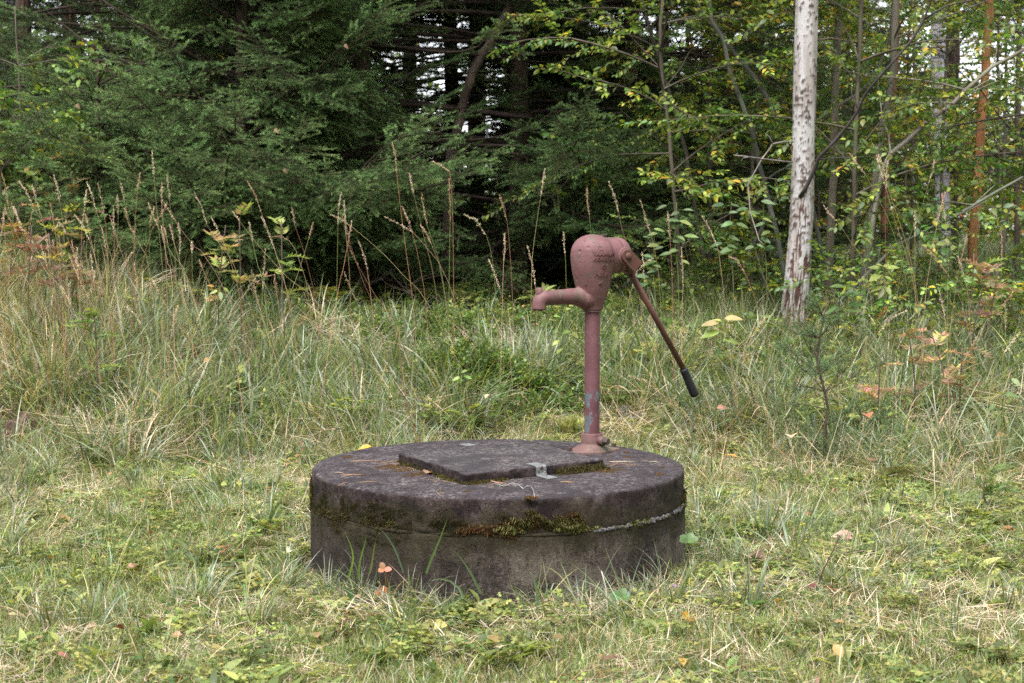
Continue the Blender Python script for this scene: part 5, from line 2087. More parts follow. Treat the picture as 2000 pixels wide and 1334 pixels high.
scatter('herbs_before_birch', 'bilberry', np.stack([x, y, gz(x, y)], 1), rnd_euler(len(x), .3), RNG.uniform(.8, 1.7, len(x)))
# needle and leaf litter
x, y = wedge(2600, 5.8, 16, .4, 2)
scatter('wood_litter', 'straw', np.stack([x, y, gz(x, y) + .01], 1), rnd_euler(len(x), .1), RNG.uniform(.8, 1.6, len(x)))
# dead bare twigs in the dark under the spruces
x, y = RNG.uniform(-3.4, 1.6, 90), RNG.uniform(8.9, 12.5, 90)
scatter('dead_twigs', 'deadtwig', np.stack([x, y, gz(x, y) + RNG.uniform(0, .35, 90)], 1), np.stack([RNG.normal(0, .5, 90), -RNG.uniform(.0, 1.2, 90), RNG.uniform(0, 6.28, 90)], 1), RNG.uniform(.7, 1.3, 90))


# --- leaf litter shared by lawn and wood: tiny scattered leaves
def k_fall(n, r, cols, wt, s=.02):
    b = MB()
    P = np.stack([RNG.uniform(-r, r, n), RNG.uniform(-r, r, n), RNG.uniform(.0, .03, n)], 1)
    a = RNG.uniform(0, 6.28, n)
    D = np.stack([np.cos(a), np.sin(a), RNG.normal(0, .25, n)], 1)
    N = RNG.normal(0, .45, (n, 3)) + np.array([0, 0, 1])
    L = s * RNG.uniform(.6, 1.4, n)
    b.leaves(P, D, N, L, L * .75, cmix(cols, wt, n, .25, .08), .3, .5)
    return b.mesh('leaf_litter', M['leaf'])


protos('litter', [k_fall(3, .1, [(.34, .19, .09), (.42, .30, .16), (.25, .11, .06), (.45, .40, .12)], [3, 3, 2, 1], .024) for _ in range(4)])
x, y = wedge(360, 2.9, 11, .3)
k = well_r(x, y) > .66
x, y = x[k], y[k]
scatter('small_fallen_leaves', 'litter', np.stack([x, y, gz(x, y) + RNG.uniform(.01, .04, len(x)) + .10 * tallmask(x, y)], 1), rnd_euler(len(x), .3), RNG.uniform(.6, 1.3, len(x)))


# ------------------------------------------------------------------ seed stalks, one by one
def stalk(pts, Y, Ybase, head, label, group, dens=1.0, hue=0, r=.0016, rise=0.0):
    """pts: pixel path from the tip down to where it vanishes in the grass; carried on to the ground"""
    n = len(pts)
    W_ = [at(px, py, Y + (Ybase - Y) * i / max(1, n - 1)) for i, (px, py) in enumerate(pts)]
    d = (W_[-1] - W_[-2]).normalized()
    g = gz1(W_[-1].x, W_[-1].y)
    if W_[-1].z > g:
        kk = (W_[-1].z - g) / max(.35, -d.z)
        e = W_[-1] + Vector((d.x * .6, d.y, d.z)) * kk
        e.z = gz1(e.x, e.y) - .01
        W_.append(e)
    base = W_[-1]
    root = thing('grass_stalk', label, 'grass stalk', base, group)
    P = densify([p - base for p in W_[::-1]], .06)
    tot = sum((P[i + 1] - P[i]).length for i in range(len(P) - 1))
    hl = head
    acc = 0
    cut = len(P) - 1
    while cut > 1 and acc < hl:
        acc += (P[cut] - P[cut - 1]).length
        cut -= 1
    cs_ = [(.40, .27, .17), (.30, .24, .12), (.33, .17, .10), (.20, .22, .08)]
    c = np.array(cs_[hue % 4]) * RNG.uniform(.8, 1.15)
    MB().tube(P, np.linspace(r, r * .45, len(P)), 4, c, False).build('culm', M['dry'], root)
    b = MB()
    hp_ = P[cut:]
    hc_ = np.array([(.46, .34, .24), (.50, .40, .29), (.38, .24, .16)][RNG.integers(0, 3)])
    m = int(90 * dens * hl / .12)
    A = np.array([tuple(p) for p in hp_])
    if len(A) > 1:
        t = RNG.uniform(0, 1, m) ** .9
        f = t * (len(A) - 1)
        i0 = np.clip(f.astype(int), 0, len(A) - 2)
        q = A[i0] + (A[i0 + 1] - A[i0]) * (f - i0)[:, None]
        ax = A[-1] - A[0]
        ax /= np.linalg.norm(ax)
        D = ax * 1.0 + RNG.normal(0, .30, (m, 3))
        N = RNG.normal(0, 1, (m, 3))
        wfac = np.sin(np.clip(t, 0, 1) * math.pi) ** .6
        off = RNG.normal(0, .0032, (m, 3)) * wfac[:, None]
        LL = RNG.uniform(.007, .013, m)
        b.leaves(q + off, D, N, LL, LL * .26, cmix([hc_], [1], m, .2, .05), .2, .2, lo=True)
    b.build('seed_head', M['dry'], root)
    return root


GL = 'tall feathery dry grass stalk before the dark spruce at the left'
GM = 'tall thin dry grass stalk before the dark hollow in the middle'
GRt = 'pale dry grass stalk before the wood at the right'
ST = [
    ('L', [(297, 296), (299, 320), (303, 370), (309, 440), (315, 497), (318, 560)]), ('L', [(273, 339), (268, 375), (263, 450), (260, 520)]), ('L', [(326, 342), (331, 390), (337, 440), (342, 497), (346, 560)]),
    ('L', [(316, 357), (316, 400), (319, 440), (322, 475), (326, 560)]), ('L', [(170, 357), (180, 382), (196, 440), (207, 470), (216, 497), (232, 570)]), ('L', [(192, 359), (199, 395), (205, 430), (209, 475), (214, 560)]),
    ('L', [(237, 360), (243, 395), (258, 452), (264, 500), (272, 560)]), ('L', [(169, 370), (166, 400), (160, 440), (158, 520)]), ('L', [(229, 383), (231, 420), (229, 475), (228, 560)]), ('L', [(222, 402), (222, 440), (223, 520)]),
    ('L', [(302, 403), (294, 425), (292, 497), (296, 570)]), ('L', [(244, 407), (252, 440), (280, 490), (293, 540)]), ('L', [(199, 446), (206, 480), (214, 531), (226, 590)]), ('L', [(27, 403), (36, 430), (52, 480), (70, 560)]),
    ('L', [(4, 339), (10, 362), (22, 440), (35, 540)]), ('L', [(37, 355), (52, 375), (67, 407), (86, 440), (97, 475), (106, 560)]), ('L', [(63, 361), (70, 390), (83, 430), (92, 470), (98, 540)]), ('L', [(98, 397), (103, 425), (112, 480), (120, 560)]),
    ('L', [(106, 344), (113, 372), (122, 430), (130, 540)]), ('L', [(112, 436), (120, 436), (130, 460), (145, 500), (162, 549), (170, 600)]), ('L', [(47, 449), (56, 475), (63, 490), (80, 560)]), ('L', [(326, 396), (314, 420), (296, 450), (286, 484), (270, 560)]),
    ('L', [(259, 490), (250, 506), (235, 525), (225, 549), (215, 600)]), ('L', [(145, 420), (160, 437), (175, 470), (190, 520), (200, 580)]), ('L', [(20, 500), (60, 560), (110, 640), (160, 720)]), ('L', [(80, 480), (92, 520), (110, 590), (130, 680)]),
    ('L', [(0, 520), (30, 580), (60, 660), (100, 760)]), ('L', [(186, 527), (183, 545), (172, 580), (165, 640)]), ('L', [(206, 524), (200, 545), (190, 590), (184, 640)]), ('L', [(263, 515), (266, 545), (272, 590), (285, 660)]),
    ('L', [(120, 560), (140, 600), (170, 660), (200, 740)]), ('L', [(348, 596), (342, 615), (334, 650), (330, 720)]), ('L', [(10, 404), (2, 460), (-4, 540)]), ('L', [(140, 470), (150, 520), (165, 590)]), ('L', [(240, 595), (262, 612), (290, 660), (310, 720)]),
    ('M', [(380, 378), (392, 400), (405, 440), (424, 470), (446, 498), (470, 560)]), ('M', [(483, 354), (500, 385), (512, 420), (526, 455), (540, 498), (560, 570)]), ('M', [(412, 423), (424, 445), (440, 480), (456, 530), (470, 590)]),
    ('M', [(348, 435), (352, 470), (351, 497), (350, 560)]), ('M', [(511, 423), (522, 450), (537, 490), (555, 550), (570, 610)]), ('M', [(532, 463), (548, 461), (565, 470), (578, 490), (592, 530), (604, 590)]), ('M', [(570, 405), (576, 440), (590, 480), (606, 540), (618, 600)]),
    ('M', [(667, 376), (662, 400), (660, 440), (659, 497), (658, 560)]), ('M', [(672, 393), (674, 430), (676, 460), (680, 498), (684, 570)]), ('M', [(650, 421), (665, 428), (690, 445), (720, 470), (751, 498), (790, 540), (840, 600)]),
    ('M', [(766, 281), (772, 300), (775, 340), (784, 420), (794, 498), (806, 590)]), ('M', [(824, 378), (827, 405), (834, 440), (845, 470), (855, 500), (870, 580)]), ('M', [(751, 423), (780, 438), (808, 455), (826, 475), (845, 498), (875, 550)]),
    ('M', [(822, 440), (832, 455), (843, 478), (852, 500), (866, 560)]), ('M', [(785, 403), (797, 430), (812, 480), (824, 540), (832, 600)]), ('M', [(877, 350), (879, 400), (879, 440), (878, 498), (877, 570)]), ('M', [(985, 457), (986, 480), (984, 510), (982, 560)]),
    ('M', [(1064, 330), (1060, 360), (1052, 410), (1044, 465), (1040, 498), (1038, 560)]), ('M', [(976, 382), (990, 430), (995, 480), (1000, 560)]), ('M', [(1101, 455), (1102, 480), (1104, 497), (1106, 560)]), ('M', [(1189, 356), (1203, 390), (1213, 440), (1222, 470), (1231, 487), (1246, 560)]),
    ('M', [(1251, 391), (1262, 430), (1272, 460), (1284, 520), (1290, 590)]), ('M', [(1304, 414), (1306, 440), (1311, 500), (1314, 600)]), ('M', [(1146, 367), (1148, 400), (1154, 450), (1156, 560)]), ('M', [(1370, 420), (1385, 445), (1400, 480), (1410, 540)]),
    ('M', [(800, 340), (808, 380), (830, 470), (850, 560)]), ('M', [(844, 316), (860, 322), (878, 334), (884, 420), (886, 560)]), ('M', [(906, 420), (930, 430), (950, 460), (962, 510), (968, 580)]), ('M', [(700, 470), (712, 500), (722, 560), (730, 640)]),
    ('M', [(955, 508), (968, 540), (985, 600), (995, 680)]), ('M', [(1030, 480), (1040, 520), (1046, 560), (1048, 640)]), ('M', [(1254, 494), (1257, 520), (1259, 560), (1262, 640)]), ('M', [(1331, 486), (1333, 520), (1334, 560), (1332, 640)]),
    ('M', [(1275, 505), (1262, 512), (1245, 530), (1232, 570), (1220, 640)]), ('M', [(1424, 502), (1440, 508), (1456, 535), (1470, 570), (1484, 610)]),
    ('R', [(1659, 300), (1672, 318), (1690, 341), (1712, 380), (1730, 416), (1750, 470), (1768, 540)]), ('R', [(1713, 305), (1719, 330), (1726, 352), (1745, 420), (1774, 513), (1790, 590)]), ('R', [(1716, 303), (1723, 320), (1730, 350), (1745, 400), (1762, 450), (1785, 540)]),
    ('R', [(1734, 316), (1731, 345), (1729, 400), (1730, 519), (1731, 600)]), ('R', [(1825, 314), (1821, 335), (1814, 358), (1795, 420), (1774, 469), (1755, 560)]), ('R', [(1846, 375), (1838, 405), (1830, 440), (1816, 519), (1806, 600)]),
    ('R', [(1787, 411), (1787, 440), (1787, 519), (1788, 600)]), ('R', [(1889, 455), (1884, 480), (1875, 519), (1862, 600)]), ('R', [(1954, 444), (1957, 480), (1956, 505), (1956, 580)]), ('R', [(1803, 480), (1825, 500), (1839, 519), (1870, 570), (1890, 640)]),
    ('R', [(1609, 402), (1622, 420), (1635, 432), (1660, 470), (1685, 508), (1700, 580)]), ('R', [(1979, 571), (1955, 600), (1935, 620), (1900, 680), (1870, 760), (1850, 840)]), ('R', [(1963, 594), (1964, 620), (1962, 680), (1950, 760)]), ('R', [(1921, 634), (1905, 665), (1880, 710), (1850, 780), (1832, 830)]),
    ('R', [(1695, 657), (1688, 680), (1678, 710), (1668, 780)]), ('R', [(1496, 620), (1485, 632), (1468, 660), (1454, 686), (1440, 740)]), ('R', [(1840, 380), (1846, 430), (1852, 500), (1850, 600)]), ('R', [(1870, 500), (1878, 520), (1888, 560), (1895, 640)]),
    ('R', [(1770, 608), (1740, 622), (1715, 650), (1690, 700), (1672, 770)]), ('R', [(1340, 810), (1300, 775), (1262, 745), (1230, 735)][::-1]), ('R', [(1992, 650), (1960, 690), (1920, 760), (1880, 860)]), ('R', [(1835, 570), (1842, 600), (1850, 660), (1852, 740)])]
SPECIAL = {(297, 296): 'tallest dry stalk at the left, its seed head highest before the spruce', (273, 339): 'dry stalk with reddish head just left of the tallest one at the left', (326, 342): 'straight dry stalk just right of the tallest one at the left',
           (4, 339): 'tall dry stalk cut by the left edge', (37, 355): 'arching dry stalk bending right at the left edge', (106, 344): 'dry stalk standing high beside the orange rowan', (112, 436): 'hooked dry stalk whose tip bends over, at the left',
           (326, 396): 'thick-headed dry stalk leaning strongly to the right, at the left', (259, 490): 'low golden dry stalk leaning to the right', (383, 354): '', (483, 354): 'dry stalk left of the dark hollow, its top highest of its neighbours',
           (650, 421): 'long dry stalk leaning far left across the dark hollow', (766, 281): 'tallest dry stalk before the dark hollow in the middle', (751, 423): 'dry stalk slanting left between the tall ones of the hollow', (844, 316): 'dry stalk with its tip bent flat to the left, above the hollow',
           (877, 350): 'perfectly upright dry stalk before the dark hollow', (1064, 330): 'red-stemmed dry stalk rising above the spout', (1101, 455): 'dry stalk with fluffy head just left of the pump head', (1189, 356): 'thin green dry stalk rising behind the top of the pump head',
           (1251, 391): 'dry stalk rising right behind the lever pivot', (1304, 414): 'dry stalk upright between lever and birch twigs', (1275, 505): 'golden grass head touching the lever yoke', (1659, 300): 'dry stalk whose head leans left, right of the birch',
           (1713, 305): 'left one of three heads bunched together right of the birch', (1716, 303): 'middle one of three heads bunched together right of the birch', (1734, 316): 'right one of three heads bunched together right of the birch',
           (1825, 314): 'dry stalk leaning right in the middle of the wood gap', (1846, 375): 'slender dry stalk before the lit gap in the wood', (1889, 455): 'dry stalk close to the left of the orange-barked pine', (1954, 444): 'dry stalk right of the orange-barked pine',
           (1803, 480): 'nodding dry stalk left of the orange-barked pine', (1609, 402): 'dry stalk leaning left close behind the birch', (1921, 634): 'pale stalk leaning right over the low rowans at the right', (1496, 620): 'bent golden head left of the birch foot', (1230, 735): 'long dry head lying slantwise under the lever grip'}
GSUB = {'L': [(110, 'dry grass stalk in the dense pale clump at the left edge', 'stalks in the clump at the left edge'), (215, 'dry grass stalk between the left clump and the tall left group', 'stalks between clump and tall group'), (9999, 'dry grass stalk in the tall group before the left spruce', 'stalks before the left spruce')],
        'M': [(600, 'dry grass stalk before the left half of the dark hollow', 'stalks before the left half of the hollow'), (900, 'dry grass stalk before the right half of the dark hollow', 'stalks before the right half of the hollow'), (9999, 'thin dry grass stalk near the pump head and lever', 'stalks near the pump head')],
        'R': [(1790, 'dry grass stalk between birch and curved grey stem', 'stalks right of the birch'), (9999, 'dry grass stalk before the orange-barked pine', 'stalks before the orange-barked pine')]}


def stalk_label(k, p, lab, grp):
    s_ = SPECIAL.get(tuple(p))
    if s_:
        return s_, grp
    for lim, l_, g_ in GSUB[k]:
        if p[0] < lim:
            return l_, g_
    return lab, grp


ii = 0
for k_, pts in ST:
    ii += 1
    if k_ == 'L':
        lab, grp, Y = GL, 'dry grass stalks at the left', 7.4
    elif k_ == 'M':
        lab, grp, Y = GM, 'dry grass stalks before the dark hollow', 7.5
    else:
        lab, grp, Y = GRt, 'dry grass stalks at the right', 7.3
    if pts[0][1] > 560:
        Y = 6.6
    Y += RNG.uniform(-.45, .35)
    if len(pts) == 6 and pts[0][0] == 1979:
        lab, grp = 'long pale grass stalk leaning to the right edge over the low grass', None
    lab, grp = stalk_label(k_, pts[0], lab, grp)
    stalk(pts, Y, Y - .12, RNG.uniform(.085, .15), lab, grp, RNG.uniform(.7, 1.3), ii)
# pale dry grass mass along the left edge, and low lying straw in the tall grass
x = RNG.uniform(-3.8, -1.7, 330)
y = RNG.uniform(6.9, 10.0, 330)
k = RNG.uniform(0, 1, 330) < np.clip((-x / y - .22) * 9, 0, 1)
x, y = x[k], y[k]
scatter('dry_tall_grass', 'drytuss', np.stack([x, y, gz(x, y)], 1), rnd_euler(len(x), .35), RNG.uniform(.9, 1.5, len(x)))
x, y = wedge(1050, 5.7, 8.6, .3)
k = (n2(x, y, 1.4, 61) > .05) & (well_r(x, y) > .9)
x, y = x[k], y[k]
protos('longstraw', [k_straw(20, .10, .12, .40, .0028) for _ in range(3)])
scatter('lying_straw', 'longstraw', np.stack([x, y, gz(x, y) + RNG.uniform(.02, .20, len(x)) * tallmask(x, y)], 1), rnd_euler(len(x), .4), RNG.uniform(.7, 1.2, len(x)))
# extra stalks filling the band on the left, beyond those traced
for k_ in range(46):
    px = RNG.uniform(-20, 430) if k_ < 34 else RNG.uniform(430, 700)
    py = RNG.uniform(395, 560)
    ln = RNG.normal(.16, .3)
    hgt = RNG.uniform(110, 200)
    pts = [(px, py), (px + ln * hgt * .25, py + hgt * .3), (px + ln * hgt * .6, py + hgt * .65), (px + ln * hgt, py + hgt)]
    if k_ < 34:
        l_, g_ = stalk_label('L', pts[0], GL, None)
        stalk(pts, RNG.uniform(6.9, 7.9), 7.2, RNG.uniform(.07, .13), l_, g_, 1, k_)
    else:
        l_, g_ = stalk_label('M', pts[0], GM, None)
        stalk(pts, RNG.uniform(6.9, 7.9), 7.2, RNG.uniform(.07, .13), l_, g_, 1, k_)

# single bare culms on and round the lawn
for (pts, Y, lab, c) in [([(780, 640), (781, 700), (789, 760), (796, 800), (806, 830), (814, 862)], 6.1, 'single thin reddish-brown dead stem rising behind the well lid, left of the pump', (.24, .12, .08)),
                         ([(1640, 1073), (1628, 1100), (1606, 1145), (1590, 1190)], 4.05, 'dark thin twig standing slanted in the lawn right of the well', (.10, .06, .05)),
                         ([(1766, 962), (1762, 990), (1757, 1025)], 5.2, 'short dark stick upright in the grass at the right', (.07, .05, .04)),
                         ([(1175, 1132), (1180, 1152), (1184, 1168), (1186, 1200), (1188, 1240)], 3.72, 'white dry stem standing in front of the well foot', (.55, .50, .44)),
                         ([(750, 1147), (747, 1166), (745, 1184)], 3.95, 'short white dry stem beside the orange leaf in front of the well', (.55, .50, .42)),
                         ([(938, 1253), (955, 1270), (982, 1298)], 3.55, 'pale straw lying slanted in the lawn below the well', (.50, .42, .33)),
                         ([(1520, 720), (1460, 790), (1420, 840), (1390, 885)], 5.9, 'long bare brown stem leaning beside the right rim of the well', (.20, .13, .08)),
                         ([(1822, 925), (1824, 980), (1827, 1060)], 5.1, 'pale upright dry stem at the tussock on the right', (.52, .46, .36)),
                         ([(680, 1210), (655, 1240), (640, 1262)], 3.6, 'dark red broken stem lying in the lawn left below the well', (.16, .05, .05))]:
    W_ = [at(px, py, Y) for px, py in pts]
    g_ = gz1(W_[-1].x, Y)
    W_.append(Vector((W_[-1].x, Y, g_ - .01)) if W_[-1].z > g_ else W_[-1] + Vector((0, 0, .0)))
    off = max(0, g_ - min(w.z for w in W_[:-1])) + .004
    W_ = [w + Vector((0, 0, off)) for w in W_[:-1]] + [W_[-1]]
    base = W_[-1]
    tag(MB().tube([p - base for p in W_[::-1]], np.linspace(.0026, .0015, len(W_)), 6, c).build('dry_straw_stalk', M['dry'], loc=base), lab, 'stalk')

# long glaucous single blades rising by the well
tag(MB().tube([(0, 0, 0), (.004, 0, .12), (.008, -.003, .26), (.010, -.004, .36)], [.003, .003, .0025, .0012], 5, (.13, .20, .14)).build('lone_grass', M['grass'], loc=on_ground(1352, 905) + Vector((0, .05, 0))), 'upright blue-green grass blade right under the black lever grip', 'grass')


def blade_thing(pts, Y, w, col, lab):
    W_ = [at(px, py, Y) for px, py in pts]
    base = W_[0]
    base0 = Vector((base.x, Y, gz1(base.x, Y)))
    P = densify([p - base0 for p in W_], .02)
    b = MB()
    n = len(P)
    V = []
    for i, p in enumerate(P):
        ww = w * (1 - (i / (n - 1)) ** 2.2) / 2 + .0002
        T = (P[min(i + 1, n - 1)] - P[max(i - 1, 0)]).normalized()
        S = T.cross(Vector((0, 1, .25))).normalized()
        V += [p - S * ww, p + Vector((0, .0012, 0)), p + S * ww]
    F = []
    for i in range(n - 1):
        for q in (0, 1):
            F.append((i * 3 + q, i * 3 + q + 1, i * 3 + 4 + q, i * 3 + 3 + q))
    b.add([tuple(v) for v in V], None, F, col)
    tag(b.build('lone_grass', M['grass'], loc=base0), lab, 'grass')


gl = [
    ([(832, 1120), (845, 1085), (862, 1045), (875, 1008)], 3.93, .006, (.14, .22, .06), 'single green blade slanting up against the dark left side of the well'),
    ([(788, 1118), (770, 1070), (750, 1040), (736, 1030)], 3.93, .005, (.11, .17, .10), 'blue-green blade arching left before the mossy side of the well'),
    ([(940, 1160), (920, 1120), (900, 1090), (885, 1072)], 3.85, .007, (.13, .20, .09), 'broad green blade leaning left at the well foot'),
    ([(1048, 1210), (1050, 1170), (1042, 1130), (1036, 1115), (1026, 1120)], 3.83, .006, (.13, .20, .12), 'blue-green blade with bent tip before the middle of the well'),
    ([(1035, 1215), (1020, 1175), (1000, 1148), (989, 1130)], 3.83, .006, (.12, .19, .10), 'green blade leaning left before the middle of the well'),
    ([(905, 1170), (898, 1150), (880, 1135), (860, 1130), (835, 1135)], 3.8, .006, (.14, .22, .12), 'arching blade whose tip droops left before the well'),
    ([(680, 1130), (690, 1090), (683, 1060), (672, 1035)], 3.95, .006, (.16, .25, .05), 'bright green blade at the left foot of the well'),
    ([(700, 1130), (703, 1095), (713, 1060), (716, 1040)], 3.97, .006, (.15, .24, .05), 'second bright green blade at the left foot of the well'),
    ([(722, 1120), (728, 1090), (731, 1068), (735, 1050)], 3.97, .005, (.15, .22, .06), 'slim green blade right of the bright pair at the well foot'),
    ([(1100, 1230), (1110, 1200), (1112, 1180), (1120, 1165)], 3.78, .006, (.14, .21, .06), 'green blade before the right front of the well'),
    ([(92, 1255), (93, 1225), (91, 1200), (92, 1172)], 3.75, .008, (.15, .23, .05), 'broad upright bright green blade in the lawn at the lower left')]
for a_ in gl:
    blade_thing(*a_)


# ------------------------------------------------------------------ leaves, ferns, rowans, flowers
def leaf_thing(px, py, L, wr, col, lab, tilt=.35, az=None, name='fallen_leaf', z=None, curl=.6, grp=None, shape=None, fold=.35):
    g = on_ground(px, py) if z is None else on_plane(px, py, z)
    lift = .012 if z is None else .003
    if z is None:
        lift = .045 if py > 900 else .13
        r_ = ray(px, py)
        kk = (g.z + lift - CAM_Z) / r_.z
        g = Vector((r_.x * kk, r_.y * kk, g.z + lift))
        lift = 0
    az = RNG.uniform(0, 6.28) if az is None else az
    b = MB()
    D = np.array([math.cos(az), math.sin(az), RNG.uniform(-.1, .3)])
    N = np.array([RNG.normal(0, tilt), -.35 + RNG.normal(0, tilt), 1.0])
    sh = shape or [(.08, .22), (.22, .42), (.42, .5), (.62, .42), (.82, .22)]
    c1 = np.asarray(col, float)
    b.leaves([(0, 0, 0)], [D], [N], L, L * wr, c1, fold, curl, shape=sh)
    Cc_ = b.C[-1]
    for i in range(len(Cc_)):
        Cc_[i] = np.clip(Cc_[i] * math.exp(RNG.normal(0, .18)) * np.exp(RNG.normal(0, .06, 3)), 0, .9)
    dn = D / np.linalg.norm(D)
    b.tube([tuple(-dn * L * .3), (0, 0, 0)], .0008, 4, c1 * .6)
    o = b.build(name, M['leaf'], loc=g + Vector((0, 0, lift)))
    tag(o, lab, 'leaf', grp)
    return o


HEART = [(.0, .25), (.08, .5), (.3, .56), (.6, .36), (.85, .14)]
leaf_thing(832, 927, .030, .95, (.45, .26, .17), 'tan heart-shaped dead leaf propped against the left edge of the hatch', .2, .9, z=ZT, shape=HEART, fold=.5)
leaf_thing(725, 872, .055, .5, (.52, .22, .05), 'orange leaf caught in the grass behind the left rim of the well', .2, 3.4)
FL = [(758, 1157, .05, .8, (.60, .17, .05), 'bright orange-red leaf on the ground just before the left front of the well'),
      (765, 1185, .035, .7, (.55, .16, .06), 'small orange leaf directly below the bright orange-red one'),
      (1668, 1048, .075, .55, (.48, .30, .24), 'large pinkish-tan leaf standing on edge in the lawn at the right'),
      (1636, 1062, .035, .6, (.45, .25, .18), 'small tan leaf left of the large pinkish one'),
      (1466, 1080, .055, .9, (.24, .13, .11), 'round brown-purple leaf beside the dry grass wad right of the well'),
      (1508, 990, .05, .5, (.60, .50, .36), 'pale cream leaf in the grass right of the well'),
      (1546, 850, .06, .9, (.50, .36, .24), 'broad tan leaf in the tall grass below the juniper'),
      (1692, 808, .06, .9, (.40, .20, .10), 'orange-brown leaf in the tall grass right of the juniper'),
      (1440, 893, .07, .35, (.52, .24, .08), 'narrow orange leaf in the grass right behind the well'),
      (1400, 798, .07, .5, (.50, .30, .18), 'pinkish-orange leaf just left below the lever grip'),
      (440, 1066, .055, .8, (.36, .14, .06), 'rust-brown leaf in the lawn left of the well'),
      (455, 1052, .03, .7, (.30, .12, .06), 'small dark rust leaf above the rust-brown one'),
      (570, 1072, .06, .5, (.68, .62, .48), 'whitish crumpled leaf in the lawn close to the left of the well'),
      (250, 1110, .045, .8, (.46, .32, .22), 'round pale tan leaf in the lawn at the left'),
      (405, 1240, .035, .8, (.20, .08, .05), 'small curled dark brown leaf lower left in the lawn'),
      (110, 1275, .035, .6, (.35, .15, .08), 'brown leaf near the lower left corner'),
      (355, 1240, .03, .7, (.38, .2, .1), 'small ochre leaf beside the curled dark brown one'),
      (680, 1195, .045, .7, (.26, .11, .07), 'curled brown leaf with pale underside in front of the left of the well'),
      (870, 1217, .04, .85, (.50, .44, .16), 'yellowed leaf in the lawn in front of the well'),
      (1332, 1207, .045, .8, (.62, .38, .04), 'golden yellow leaf at the right foot of the well'),
      (1630, 1152, .04, .7, (.36, .13, .06), 'rust-red curled leaf right of the slanted dark twig'),
      (1597, 1146, .03, .7, (.22, .09, .07), 'dark brown leaf left of the slanted dark twig'),
      (1958, 1033, .045, .6, (.42, .18, .07), 'orange-brown leaf at the right edge of the lawn'),
      (1630, 1215, .03, .8, (.40, .22, .13), 'small tan leaf below the slanted dark twig'),
      (1845, 1098, .035, .6, (.44, .26, .20), 'pinkish curled leaf in the lawn at the right'),
      (1208, 1285, .045, .6, (.18, .10, .07), 'dark brown leaf in the foreground below the white stem'),
      (1330, 1285, .03, .7, (.46, .30, .08), 'small yellow-brown leaf in the foreground'),
      (1785, 1250, .03, .7, (.38, .18, .10), 'small brown leaf in the lower right of the lawn'),
      (620, 1245, .05, .6, (.48, .28, .18), 'pale orange leaf in the lawn below the left of the well'),
      (1245, 1030, .0, 0, None, None),
      (1700, 900, .04, .8, (.42, .24, .12), 'brown leaf beside the mossy mound'),
      (1620, 905, .04, .7, (.38, .20, .10), 'small brown leaf left of the mossy mound'),
      (305, 905, .04, .7, (.35, .18, .09), 'brown leaf at the edge of the tall grass on the left'),
      (330, 960, .03, .7, (.52, .24, .06), 'small orange leaf in the grass left of the well'),
      (410, 700, .05, .6, (.42, .26, .12), 'withered leaf hanging in the tall grass at the left'),
      (955, 770, .045, .6, (.66, .54, .36), 'cream-coloured leaf in the tall grass behind the well')]
for (px, py, L, wr, col, lab) in FL:
    if col:
        leaf_thing(px, py, L, wr, col, lab)

# leaves caught in the spruces
for (px, py, lab) in [(536, 253, 'small tan leaf caught on a bough of the dark spruce'), (553, 331, 'pinkish leaf caught low in the dark spruce'), (672, 88, 'pale leaf caught high in the spruce'), (148, 205, 'pale orange leaf caught on the left spruce bough')]:
    p = at(px, py, 8.6)
    b = MB()
    b.leaves([(0, 0, 0)], [(.7, .1, -.5)], [(.1, -.8, .6)], .036, .025, (.30, .18, .12), .4, .5, shape=HEART)
    b.tube([(-.02, .0, .02), (0, 0, 0)], .0008, 4, (.2, .1, .06))
    tag(b.build('fallen_leaf', M['leaf'], loc=p), lab, 'leaf')


def leafy_plant(leaves_px, stem_px, Y, label, cat='plant', L=.07, wr=.55, stemcol=(.14, .16, .06), name='leafy_plant'):
    """single big leaves traced one by one: (base x, base y, tip x, tip y, colour)"""
    top = at(*stem_px[0], Y)
    foot = at(*stem_px[-1], Y)
    base = Vector((foot.x, Y, gz1(foot.x, Y)))
    root = thing(name, label, cat, base)
    P = densify([base + Vector((0, 0, -.01)) - base] + [at(px, py, Y) - base for px, py in stem_px[::-1]], .05)
    MB().tube(P, np.linspace(.003, .0014, len(P)), 6, stemcol).build('stem', M['twig'], root)
    for (x0, y0, x1, y1, col) in leaves_px:
        a_ = at(x0, y0, Y) - base
        b_ = at(x1, y1, Y + RNG.uniform(-.05, .03)) - base
        # petiole from the stem
        q = min(P, key=lambda p: (p - a_).length)
        D = b_ - a_
        l = D.length
        N = Vector((RNG.normal(0, .2), -.55, .8))
        bb = MB()
        bb.leaves([tuple(a_)], [tuple(D)], [tuple(N)], l * 1.1, l * wr, np.array(col), .2, .35, shape=[(.08, .22), (.22, .42), (.42, .5), (.62, .42), (.82, .22)])
        for i in range(len(bb.C[-1])):
            bb.C[-1][i] = np.clip(bb.C[-1][i] * math.exp(RNG.normal(0, .13)), 0, .9)
        bb.tube([tuple(q), tuple((q + a_) / 2 + Vector((0, 0, .004))), tuple(a_)], .0009, 4, stemcol)
        bb.build('leaf', M['leaf'], root)
    return root


